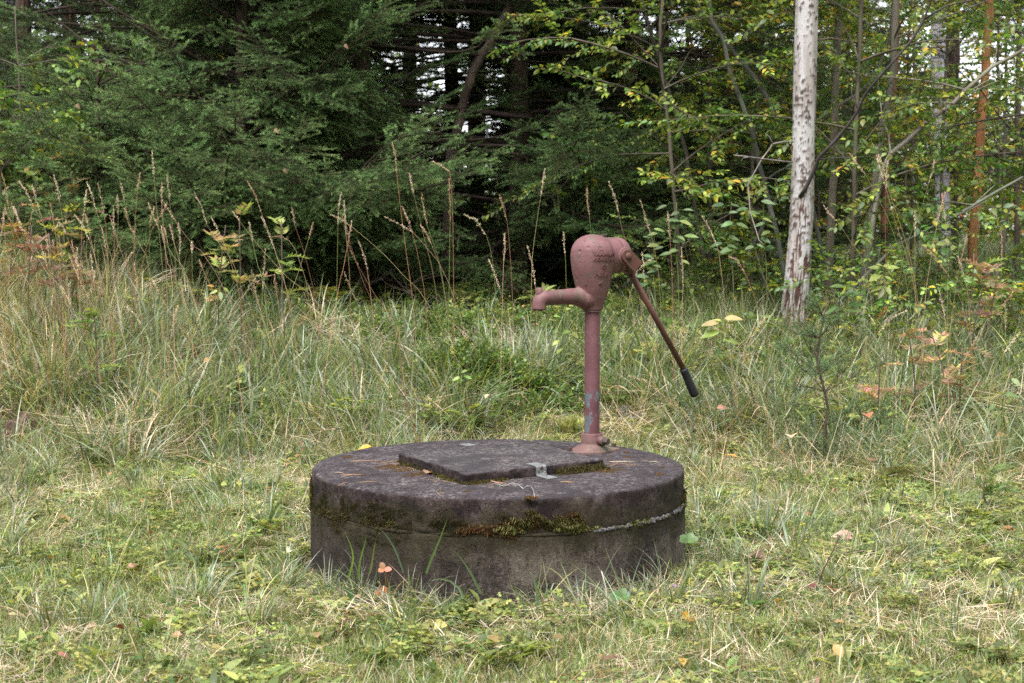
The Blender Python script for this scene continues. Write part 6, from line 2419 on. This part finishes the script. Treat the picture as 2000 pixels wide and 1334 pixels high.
YL, YG, YO, GG, PALE = (.27, .31, .085), (.21, .29, .07), (.36, .28, .13), (.12, .20, .065), (.34, .33, .20)
leafy_plant([(1410, 628, 1393, 622, YL), (1415, 622, 1448, 620, YO), (1405, 630, 1372, 632, YO), (1412, 640, 1428, 660, YL), (1405, 648, 1370, 655, YG), (1402, 655, 1388, 668, PALE), (1412, 662, 1445, 668, YG), (1406, 680, 1393, 693, GG), (1418, 632, 1434, 630, YL), (1405, 690, 1412, 700, GG)],
            [(1412, 622), (1410, 650), (1406, 690), (1402, 730), (1400, 780)], 6.75, 'low plant with yellow-green and orange-edged leaves right of the lever rod', L=.07)
leafy_plant([(1722, 525, 1698, 520, YG), (1724, 520, 1715, 515, YL), (1726, 522, 1735, 514, YG), (1730, 524, 1755, 520, YG), (1720, 536, 1700, 545, YL), (1722, 540, 1712, 556, PALE), (1728, 540, 1742, 545, YG), (1722, 560, 1703, 566, YL), (1724, 562, 1718, 580, PALE), (1730, 560, 1740, 573, YG),
             (1726, 545, 1732, 560, PALE), (1718, 528, 1708, 538, YG), (1733, 528, 1746, 540, YL), (1725, 600, 1718, 624, (.34, .15, .06)), (1727, 598, 1733, 608, (.45, .22, .08))],
            [(1725, 520), (1726, 560), (1724, 610), (1722, 660), (1720, 700)], 7.6, 'plant with bright yellow-green leaves in two tiers, between birch and orange-barked pine')
leafy_plant([(1640, 602, 1618, 606, GG), (1650, 560, 1625, 556, GG), (1655, 608, 1683, 604, GG), (1660, 596, 1690, 592, GG), (1645, 615, 1625, 625, GG), (1652, 575, 1680, 570, GG)], [(1650, 556), (1650, 600), (1648, 650), (1646, 680)], 7.9, 'dark leafy sapling close to the right of the birch foot', wr=.45)
leafy_plant([(1948, 808, 1955, 840, (.28, .34, .20)), (1975, 740, 1995, 752, (.24, .32, .16)), (1960, 770, 1990, 772, GG), (1945, 790, 1930, 800, GG)], [(1968, 740), (1962, 790), (1955, 850), (1950, 900)], 6.0, 'pale green birch seedling at the right edge', wr=.6)
leafy_plant([(898, 736, 885, 742, YG), (900, 738, 898, 750, YG), (905, 734, 922, 738, YG), (900, 728, 912, 722, YG)], [(902, 730), (901, 750), (900, 790)], 6.7, 'small pale green leafed sprout in the tall grass left behind the pump')
leafy_plant([(1096, 620, 1084, 615, YG), (1092, 640, 1082, 646, YG), (1098, 650, 1110, 646, YG), (1092, 665, 1080, 672, YL), (1104, 606, 1114, 600, YG), (1098, 680, 1088, 688, YG)], [(1106, 600), (1100, 640), (1096, 680), (1094, 740)], 6.4, 'slim yellow-green leafed shoot left of the standpipe')
leafy_plant([(425, 568, 410, 572, (.30, .36, .16)), (430, 570, 432, 586, (.36, .42, .26)), (418, 560, 405, 556, (.42, .22, .06)), (436, 562, 448, 570, YG)], [(428, 560), (432, 600), (436, 650)], 7.2, 'withering sprout with a pale and an orange leaf before the dark hollow at the left')
for i, (px, py, Y, lab) in enumerate([(1275, 500, 7.6, 'slim sapling with pale leaves in tiers right of the pump lever'), (1318, 440, 8.2, 'sapling with sparse shining leaves above the lever'), (1425, 440, 8.4, 'leafy twig left of the birch trunk'), (1490, 420, 8.6, 'twig with broad leaves just left of the birch trunk')]):
    g = np.random.default_rng(500 + i)
    lv = []
    for k in range(13):
        x0, y0 = px + g.normal(0, 14), py + k * 9 - 40 + g.normal(0, 5)
        a = g.choice([-1, 1])
        lv.append((x0, y0, x0 + a * g.uniform(14, 26), y0 + g.uniform(-3, 7), [(.12, .19, .08), (.15, .21, .11), (.19, .24, .08), (.10, .16, .07)][g.integers(0, 4)]))
    leafy_plant(lv, [(px + 4, py - 45), (px, py + 20), (px + 6, py + 90), (px + 8, py + 160)], Y, lab, wr=.5, name='sapling', cat='sapling')


def pinnate(L, m, wr, lw, cols, curl=.5, droop=.6, leaflets=.23, lo=True, tw=0.0):
    """a compound leaf along +x in its own space -> list of (V..) in a MB"""
    b = MB()
    pts = [np.array([0, 0, 0.])]
    e = droop * .7
    for k in range(m):
        e -= droop * 1.5 / m
        pts.append(pts[-1] + np.array([math.cos(e), 0, math.sin(e)]) * L / m)
    b.tube(pts[::2] if len(pts) % 2 else pts, .0012, 4, np.array(cols[0]) * .7, False)
    P, D, N, LL, C = [], [], [], [], []
    for k in range(2, m + 1):
        t = k / m
        T = pts[k] - pts[k - 1]
        T /= np.linalg.norm(T)
        up = np.cross(T, (0, 1, 0)) * -1
        for sg in (-1, 1):
            ll = L * leaflets * wr(t) * RNG.uniform(.85, 1.1)
            P.append(pts[k]); D.append(np.array([0, sg, 0]) + T * .45 + up * RNG.normal(-.1, .15)); N.append(up + RNG.normal(0, .15, 3)); LL.append(ll)
            C.append(np.asarray(cols[RNG.integers(0, len(cols))]) * math.exp(RNG.normal(0, .15)))
    P.append(pts[-1]); D.append(T); N.append(up); LL.append(L * leaflets * wr(1) * 1.1 + .004); C.append(C[-1])
    LL = np.array(LL)
    b.leaves(P, D, N, LL, LL * lw, np.array(C), .2, .4, lo=lo)
    return b


def xform(b, Mx, name, mat, parent):
    A = np.array(Mx)
    b.V = [v @ A[:3, :3].T + A[:3, 3] for v in b.V]
    return b.build(name, mat, parent)


def fern(px, py, Y, n, L, cols, label, az=None, el=(.4, .9)):
    p = at(px, py, Y)
    base = Vector((p.x, Y, gz1(p.x, Y)))
    root = thing('fern', label, 'fern', base, 'ferns in the grass')
    for k in range(n):
        l = L * RNG.uniform(.8, 1.1)
        b = MB()
        m = 24
        fr = pinnate(l, m, lambda t: math.sin(min(1, (1 - t) * 1.15 + .06) * 1.5) * (1 if t > .2 else .7), .30, cols, droop=.7, leaflets=.26, lo=True)
        # toothed pinnae: a second set of small leaflets along each
        a = (az if az is not None else 0) + (RNG.uniform(-.6, .6) if az is not None else k * 6.28 / n + RNG.uniform(-.3, .3))
        e = RNG.uniform(*el)
        Mx = Matrix.Rotation(a, 4, 'Z') @ Matrix.Rotation(-e, 4, 'Y')
        xform(fr, Mx, 'frond', M['leaf'], root)
    return root


FG = [(.14, .22, .06), (.18, .27, .08)]
fern(1195, 640, 7.3, 4, .30, [(.11, .17, .055), (.13, .20, .07)], 'fern with light green fronds right behind the standpipe')
fern(1470, 600, 8.0, 4, .40, [(.12, .2, .08), (.15, .24, .10)], 'fern fanning out to the left of the birch foot')
fern(1365, 560, 8.6, 6, .42, [(.10, .20, .03), (.13, .25, .04)], 'bright green fern in the dark wood edge left of the birch')
fern(1430, 580, 8.4, 4, .38, [(.10, .20, .03), (.13, .25, .04)], 'smaller bright green fern beside the bigger one')
fern(1245, 640, 7.4, 4, .30, [(.26, .24, .05), (.3, .2, .06)], 'yellowing fern behind the mossy stone')
fern(420, 760, 6.7, 4, .26, [(.28, .30, .07), (.2, .27, .06)], 'yellowish fern low in the tall grass at the left')
fern(560, 690, 7.0, 4, .28, [(.15, .22, .07), (.2, .27, .08)], 'fern half hidden in the grass before the dark hollow')
fern(1110, 690, 6.8, 4, .18, [(.28, .30, .10), (.34, .30, .12)], 'small pale yellowish fern left of the standpipe')
fern(1740, 620, 7.8, 4, .32, [(.12, .2, .08), (.15, .24, .08)], 'fern right behind the juniper')


def rowan(px, py, Y, Htop, n, L, cols, label, grp='rowan seedlings in autumn colour'):
    foot = at(px, py, Y)
    base = Vector((foot.x, Y, gz1(foot.x, Y)))
    root = thing('rowan_seedling', label, 'rowan seedling', base, grp)
    H = at(px, Htop, Y).z - base.z
    P = [Vector((0, 0, 0)), Vector((RNG.normal(0, .02), RNG.normal(0, .02), H * .5)), Vector((RNG.normal(0, .04), RNG.normal(0, .03), H))]
    MB().tube(densify(P, .08), .0035, 6, (.12, .085, .07)).build('stem', M['twig'], root)
    for k in range(n):
        t = RNG.uniform(.45, 1)
        q = P[0] * 0 + (P[1] if t < .5 else P[1] + (P[2] - P[1]) * ((t - .5) * 2))
        fr = pinnate(L * RNG.uniform(.7, 1.1), 8, lambda t: 1.0, .34, cols, droop=.5, leaflets=.36)
        Mx = Matrix.Translation(q) @ Matrix.Rotation(RNG.uniform(0, 6.28), 4, 'Z') @ Matrix.Rotation(-RNG.uniform(-.1, .7), 4, 'Y')
        xform(fr, Mx, 'compound_leaf', M['leaf'], root)
    return root


RED = [(.20, .075, .065), (.27, .15, .11), (.15, .07, .06), (.22, .17, .09), (.16, .17, .07)]
RED2 = [(.30, .17, .12), (.28, .22, .10), (.22, .12, .09), (.20, .20, .09)]
GRN = [(.13, .20, .055), (.19, .24, .07)]
ORG = [(.34, .18, .06), (.24, .12, .06), (.30, .24, .08), (.15, .18, .06), (.15, .18, .06)]
for (px, py, Y, ht, n, L, cols, lab) in [
    (60, 600, 7.6, 440, 12, .15, RED, 'rowan seedling with dense dark red leaves at the left edge'), (115, 600, 7.5, 455, 12, .14, RED, 'reddish rowan seedling second from the left edge'),
    (150, 610, 7.8, 470, 9, .13, RED2, 'pinkish-orange rowan seedling among the dry stalks'), (20, 560, 8.2, 400, 9, .15, ORG, 'orange-leaved rowan seedling at the far left'),
    (115, 480, 9.0, 310, 9, .17, ORG, 'taller rowan with orange and brown leaves before the left spruce'), (140, 500, 8.8, 335, 8, .15, RED2, 'pink-leaved rowan beside the taller orange one'), (75, 520, 8.8, 345, 9, .16, GRN, 'green rowan seedling with bright feathery leaves at the left'),
    (125, 520, 8.3, 410, 7, .14, [(.35, .36, .07), (.5, .4, .1)], 'yellow-green rowan seedling before the left spruce'), (430, 600, 7.9, 440, 8, .13, [(.30, .33, .08), (.40, .25, .12)], 'rowan seedling with mixed leaves before the dark hollow'),
    (470, 600, 7.7, 425, 8, .14, [(.24, .28, .08), (.36, .22, .14)], 'rowan seedling half bare before the dark hollow'), (560, 600, 8.0, 430, 8, .13, [(.28, .32, .08), (.20, .26, .07)], 'greenish rowan seedling left of the hollow'),
    (1905, 640, 7.4, 520, 9, .15, RED2, 'pink and yellow rowan seedling at the foot of the orange-barked pine'),
    (1940, 620, 7.2, 515, 6, .15, RED, 'dark red rowan spray at the right edge'), (1900, 560, 7.8, 495, 4, .16, GRN, 'green rowan spray at the foot of the orange-barked pine'),
    (1775, 740, 6.7, 660, 9, .12, RED2, 'low rowan seedling with pinkish-brown leaves right of the juniper'), (1715, 760, 6.6, 690, 6, .11, [(.42, .20, .16), (.44, .34, .12)], 'small pink rowan seedling close to the juniper'),
    (1880, 760, 6.6, 680, 8, .12, RED2, 'low reddish rowan seedling at the right'), (1825, 700, 6.9, 645, 6, .13, [(.40, .34, .12), (.4, .2, .14)], 'yellow and red rowan spray right of the juniper'),
    (180, 720, 6.8, 620, 12, .12, GRN, 'pale green seedling standing in the tall grass at the left'), (150, 560, 7.8, 500, 6, .10, [(.14, .25, .04)], 'bright green tuft-like seedling between the red ones'),
    (1940, 1010, 5.2, 930, 8, .10, [(.13, .20, .06)], 'feathery green seedling at the right edge of the lawn')]:
    rowan(px, py, Y, ht, n, L, cols, lab)

# grey-green leafy shrub at the upper left
leafy_tree([(36, 130), (40, 200), (42, 300), (44, 420), (44, 520)], 9.6, .012, .008, (.12, .10, .08), 'aspen sapling with bluish-green leaves at the upper left', None, nb=22, bl=(.3, .7), zlo=.5, key='leafy', up=.4, seed=401, name='aspen_sapling', sp=.07, sc=(.8, 1.4))
leafy_tree([(-20, 200), (-10, 260), (0, 340), (4, 460), (6, 560)], 9.2, .012, .008, (.12, .10, .08), 'leafy sapling cut by the left edge', None, nb=20, bl=(.3, .7), zlo=.5, key='leafy', up=.4, seed=402, name='leafy_sapling', sp=.07, sc=(.8, 1.3))
leafy_tree([(325, 120), (322, 200), (320, 300), (318, 420), (318, 520)], 13.6, .012, .008, (.12, .10, .08), 'small yellowing sapling showing between the left spruces', None, nb=18, bl=(.3, .7), zlo=1.0, key='autumn', up=.4, seed=403, name='leafy_sapling', sp=.07)

# juniper
jb = at(1606, 850, 6.3)
jbase = Vector((jb.x, 6.3, gz1(jb.x, 6.3)))
jun = thing('juniper', 'slender young juniper with fine blue-green needles in front of the birch foot', 'juniper', jbase)
jp = [(1618, 578), (1609, 620), (1600, 660), (1597, 700), (1602, 730), (1611, 765), (1618, 800), (1612, 830)]
JP = densify([at(px, py, 6.3) - jbase for px, py in jp[::-1]] , .05)
JP = [Vector((JP[0].x, 0, -.02))] + JP
MB().tube(JP, np.linspace(.0075, .002, len(JP)), 7, (.09, .06, .05), jitter=.15).build('stem', M['twig'], jun)
jP, jD, jS, jR = [], [], [], []
g = np.random.default_rng(77)
twb = MB()
for k in range(26):
    t = g.uniform(.22, .98)
    i = int(t * (len(JP) - 1))
    p = np.array(JP[i])
    a = g.uniform(0, 6.28)
    e = g.uniform(.1, .9)
    L = .22 * (1 - t) + .08 * g.uniform(.6, 1.4) + .05
    if math.cos(a) > 0:
        L *= 1.25
    d = np.array([math.cos(a) * math.cos(e), math.sin(a) * math.cos(e), math.sin(e)])
    pts = [p]
    for j in range(5):
        d = d + g.normal(0, .1, 3)
        d /= np.linalg.norm(d)
        pts.append(pts[-1] + d * L / 5)
    twb.tube(pts, np.linspace(.0028, .001, 6), 4, (.10, .07, .055), False)
    for j in range(int(L / .028)):
        q = g.uniform(.15, 1)
        f = q * 5
        u = min(4, int(f))
        jP.append(pts[u] + (pts[u + 1] - pts[u]) * (f - u))
        jD.append(d + g.normal(0, .5, 3) + (0, 0, .3))
        jS.append(g.uniform(.35, .75))
        jR.append(g.uniform(-3, 3))
twb.build('branches', M['twig'], jun, kind='stuff')
scatter('needles', 'juniper', jP, align_euler(jD, roll=jR), jS, jun)
for (px, Y, hh, lab) in [(1590, 6.2, .25, 'low juniper sprig left of the young juniper'), (1690, 6.4, .25, 'low juniper sprig at the right of the young juniper')]:
    pp = at(px, 800, Y)
    rt = thing('juniper', lab, 'juniper', (pp.x, Y, gz1(pp.x, Y)))
    MB().tube([(0, 0, 0), (.01, 0, hh * .6), (.03, 0, hh)], [.004, .003, .002], 5, (.1, .07, .05)).build('stem', M['twig'], rt)
    P_ = np.array([(.01 + g.normal(0, .06), g.normal(0, .05), g.uniform(.05, hh)) for _ in range(34)])
    scatter('needles', 'juniper', P_, align_euler(np.stack([P_[:, 0], P_[:, 1], np.full(34, .05)], 1), roll=g.uniform(-3, 3, 34)), g.uniform(.45, .9, 34), rt)

# bilberry bush in the middle and one behind
for (px, py, Y, rx, hh, n, lab) in [(905, 700, 7.35, .38, .34, 420, 'dense bilberry bush with tiny leaves behind the well, left of the spout'), (880, 590, 8.3, .35, .34, 240, 'bilberry bush at the edge of the dark hollow'), (985, 670, 7.3, .22, .26, 160, 'small bilberry bush under the spout'), (745, 600, 8.3, .3, .22, 140, 'low dark bilberry patch before the hollow')]:
    p = at(px, py, Y)
    base = Vector((p.x, Y, gz1(p.x, Y)))
    rt = thing('bilberry_bush', lab, 'bilberry bush', base)
    u = RNG.normal(0, .45, (n, 2))
    r2 = (u ** 2).sum(1)
    P_ = np.stack([u[:, 0] * rx, u[:, 1] * rx * .8, np.clip(1 - r2, 0, 1) * hh * RNG.uniform(.2, .8, n)], 1)
    scatter('foliage', 'bilberry', P_, rnd_euler(n, .3), RNG.uniform(.6, 1.1, n), rt)
    b = MB()
    for k in range(14):
        q = P_[k]
        b.tube([(q[0] * .3, q[1] * .3, -.01), tuple(q * .6), tuple(q)], .0016, 4, (.12, .15, .06), False)
    b.build('stems', M['twig'], rt, kind='stuff')


# mossy stones and mounds
def stone(px, py, Y, rx, ry, rz, col, label, moss, name='stone', cat='stone', seed=0, sink=.3):
    p = on_ground(px, py) if Y is None else at(px, py, Y)
    Yc = p.y
    base = Vector((p.x, Yc, gz1(p.x, Yc)))
    rt = thing(name, label, cat, base)
    b = MB()
    prof_ = [(max(.0005, math.sin(q)), math.cos(q)) for q in np.linspace(0.02, 2.3, 26)]

    def fn(V):
        nn = vnoise(V, 1.3, seed) * .28 + vnoise(V, 4, seed + 1) * .08
        V = V * (1 + nn)[:, None]
        return V * np.array([rx, ry, rz])
    b.lathe(prof_, 40, fn=fn, col=col)
    b.build('rock' if name == 'stone' else 'mound', M['bark'], rt)
    if moss:
        n = int(moss)
        P_, R_ = [], []
        VV = b.V[0]
        idx = RNG.integers(0, len(VV), n * 2)
        for i in idx:
            v = VV[i]
            if v[2] < rz * .05 or (name == 'stone' and noise.noise(Vector(tuple(v * 14))) < -.05):
                continue
            P_.append(v)
            nr = Vector((v[0] / rx ** 2, v[1] / ry ** 2, v[2] / rz ** 2)) + Vector(RNG.normal(0, 2.5, 3))
            R_.append(tuple(nr.to_track_quat('Z', 'Y').to_euler()))
        scatter('moss', 'mossbright', P_, R_, RNG.uniform(.8, 1.7, len(P_)), rt)
    return rt


stone(1752, 905, 5.75, .12, .10, .075, (.10, .10, .04), 'rounded bright yellow-green moss mound in the tall grass at the right', 1500, 'moss_mound', 'moss mound', 1)
stone(1228, 640, 7.1, .085, .07, .10, (.17, .15, .15), 'small grey stone with moss between standpipe and lever rod', 160, seed=2)
stone(1700, 850, 6.2, .14, .10, .05, (.10, .10, .04), 'low moss mound under the juniper', 900, 'moss_mound', 'moss mound', 3)
stone(1380, 790, 6.6, .14, .10, .05, (.10, .10, .04), 'low moss mound behind the lever grip', 900, 'moss_mound', 'moss mound', 4)
stone(1808, 1270, None, .035, .025, .022, (.16, .16, .14), 'small flat grey stone in the lower right of the lawn', 0, seed=5)
stone(395, 910, 5.9, .03, .02, .02, (.30, .30, .29), 'small pale grey stone in the grass left of the well', 0, seed=6)
stone(38, 760, 6.6, .10, .09, .19, (.09, .05, .045), 'dark reddish-brown rotten stump half hidden in the grass at the left edge', 60, 'stump', 'stump', 7)

# wad of dry grass on the lawn
wp_ = on_ground(1508, 1092)
wd = MB()
n = 130
Pq = np.stack([RNG.normal(0, .022, n), RNG.normal(0, .02, n), RNG.uniform(0, .03, n)], 1)
wd.blades(Pq, RNG.uniform(0, 6.28, n), RNG.uniform(.3, 1.4, n), RNG.uniform(.3, 1.9, n), RNG.uniform(.03, .075, n), np.full(n, .0016), cmix([(.34, .24, .17), (.24, .15, .11)], [1, 1], n, .2), 4, 1)
tag(wd.build('grass_wad', M['dry'], loc=wp_ + Vector((0, 0, .01)), kind='stuff'), 'tangled wad of dry brown grass on the lawn right of the well', 'dry grass')

# flowers
def flower(px, py, Y, col, rad, label, petals=10, h=None):
    p = at(px, py, Y)
    base = Vector((p.x, Y, gz1(p.x, Y)))
    if p.z < base.z + .01:
        p.z = base.z + .02
    rt = thing('flower', label, 'flower', base)
    top = p - base
    MB().tube([(0, 0, -.01), tuple(top * .5 + Vector((.006, 0, 0))), tuple(top)], .0011, 5, (.12, .2, .06)).build('stem', M['leaf'], rt)
    b = MB()
    for k in range(petals):
        a = k * 2.4
        e = RNG.uniform(-.1, .9)
        D = (math.cos(a), math.sin(a) * .9 - .3, e)
        b.leaves([tuple(top)], [D], [(-math.cos(a) * .3, -.6, 1)], rad * RNG.uniform(.8, 1.2), rad * .5, np.array(col) * RNG.uniform(.8, 1.15), .2, .2, shape=[(.3, .3), (.75, .5)])
    b.build('petals', M['leaf'], rt)
    MB().lathe([(.0003, rad * .25), (rad * .2, rad * .12), (rad * .22, 0), (.0003, -rad * .1)], 10, (.35, .3, .1), M=Matrix.Translation(top)).build('centre', M['leaf'], rt)


flower(1321, 1148, 3.98, (.42, .20, .48), .012, 'small lilac scabious flower at the right foot of the well', 14)
flower(1567, 1024, 4.75, (.70, .52, .03), .009, 'small yellow flower in the lawn right of the well', 6)
flower(1205, 1205, 3.75, (.16, .06, .05), .008, 'withered dark brown flower head before the right of the well', 10)

# red strawberry leaf and some broad leaves in front of the well
def trefoil(px, py, Y, L, cols, label, n=3, el=.4, name='strawberry_plant', cat='strawberry plant', h=.0):
    p = at(px, py, Y)
    base = Vector((p.x, Y, gz1(p.x, Y)))
    rt = thing(name, label, cat, base)
    top = p - base
    top.z = max(top.z, .015)
    MB().tube([(0, 0, -.01), tuple(top * .55 + Vector((.008, .004, 0))), tuple(top)], .0011, 5, (.22, .10, .06)).build('stem', M['leaf'], rt)
    for k in range(n):
        a = 1.9 + (k - (n - 1) / 2) * 2.2 + RNG.normal(0, .1) if n == 3 else 6.28 * k / n
        b = MB()
        D = (math.cos(a), math.sin(a) * .4 - .2, el * math.sin(a) + .25)
        b.leaves([tuple(top)], [D], [(0, -.7, .7)], L * RNG.uniform(.85, 1.1), L * .78, np.array(cols[k % len(cols)]), .15, .25, shape=[(.1, .2), (.3, .46), (.55, .52), (.8, .38), (.92, .2)])
        b.C[-1] *= np.exp(RNG.normal(0, .15, (len(b.C[-1]), 1)))
        b.build('leaf', M['leaf'], rt)


trefoil(750, 1112, 3.92, .022, [(.50, .18, .10), (.46, .26, .12), (.52, .20, .12)], 'three-part strawberry leaf turned pink-orange at the left foot of the well')
trefoil(1212, 1165, 3.8, .03, [(.10, .20, .06)], 'green cut-leaved geranium at the well foot, right of the white stem', 5, .3, 'geranium', 'geranium')
trefoil(1345, 1055, 4.25, .03, [(.10, .20, .06)], 'green geranium leaf against the right side of the well', 5, .3, 'geranium', 'geranium')
for i, (px, py, n, L, cols, lab) in enumerate([
    (705, 1150, 3, .07, [(.17, .27, .10)], 'pale green lance-shaped leaves at the left front of the well'), (1690, 1190, 3, .055, [(.15, .24, .08)], 'rounded plantain leaf in the lawn at the right'),
    (1478, 1185, 3, .075, [(.17, .25, .12)], 'long pale dandelion leaf in the lawn right of the well foot'), (1450, 1000, 7, .11, [(.15, .26, .06), (.19, .29, .08)], 'thistle rosette with toothed leaves right of the well'),
    (1640, 1010, 7, .12, [(.15, .26, .06), (.19, .29, .08)], 'second thistle rosette with toothed leaves farther right'), (1272, 1225, 4, .055, [(.16, .26, .07)], 'oval-leaved sprout in front of the right of the well'),
    (1110, 1175, 5, .04, [(.2, .3, .07)], 'small light green leafy herb before the middle of the well'), (930, 1185, 5, .04, [(.22, .33, .07), (.3, .36, .1)], 'yellow-green leafy herb before the well'),
    (990, 1200, 5, .045, [(.25, .36, .09)], 'bright light green leaves before the middle of the well'), (640, 1140, 3, .06, [(.08, .15, .06)], 'dark green leaf lying left of the well foot'),
    (310, 1075, 3, .05, [(.15, .24, .08)], 'rounded green leaf in the lawn at the left'), (1895, 760, 0, 0, [], '')]):
    if not n:
        continue
    c0 = on_ground(px, py + 14)
    rt = thing('leaf_rosette', lab, 'plant', c0)
    for k in range(n):
        a = RNG.uniform(0, 6.28) if n < 5 else 6.28 * k / n + RNG.uniform(-.3, .3)
        el = RNG.uniform(.15, .6) if n > 5 else RNG.uniform(.4, 1.5)
        if n == 3 and k == 0:
            a, el = -1.6 + RNG.uniform(-.6, .6), 1.1
        b = MB()
        l = L * RNG.uniform(.75, 1.1) * (1 if k == 0 else .85)
        if n == 7:
            # toothed leaf: a rib with saw-toothed lobes
            sh = []
            for q in range(9):
                t_ = .12 + q * .095
                sh += [(t_, .30 * math.sin(math.pi * (t_ * .85 + .1)) + .05), (t_ + .03, .5 * math.sin(math.pi * (t_ * .85 + .1)))]
            b.leaves([(0, 0, .01)], [(math.cos(a), math.sin(a), el)], [(-math.cos(a) * .3, -math.sin(a) * .3, 1)], l, l * .34, np.array(cols[k % len(cols)]), .25, .8, shape=sh)
        else:
            b.leaves([(0, 0, .01)], [(math.cos(a), math.sin(a), el)], [(-math.cos(a) * .3, -math.sin(a) * .3 - .3, 1)], l, l * .42, np.array(cols[k % len(cols)]), .25, .5, shape=[(.1, .16), (.25, .34), (.5, .5), (.75, .42), (.9, .22)])
        b.C[-1] *= np.exp(RNG.normal(0, .1, (len(b.C[-1]), 1)))
        b.build('leaf', M['leaf'], rt)
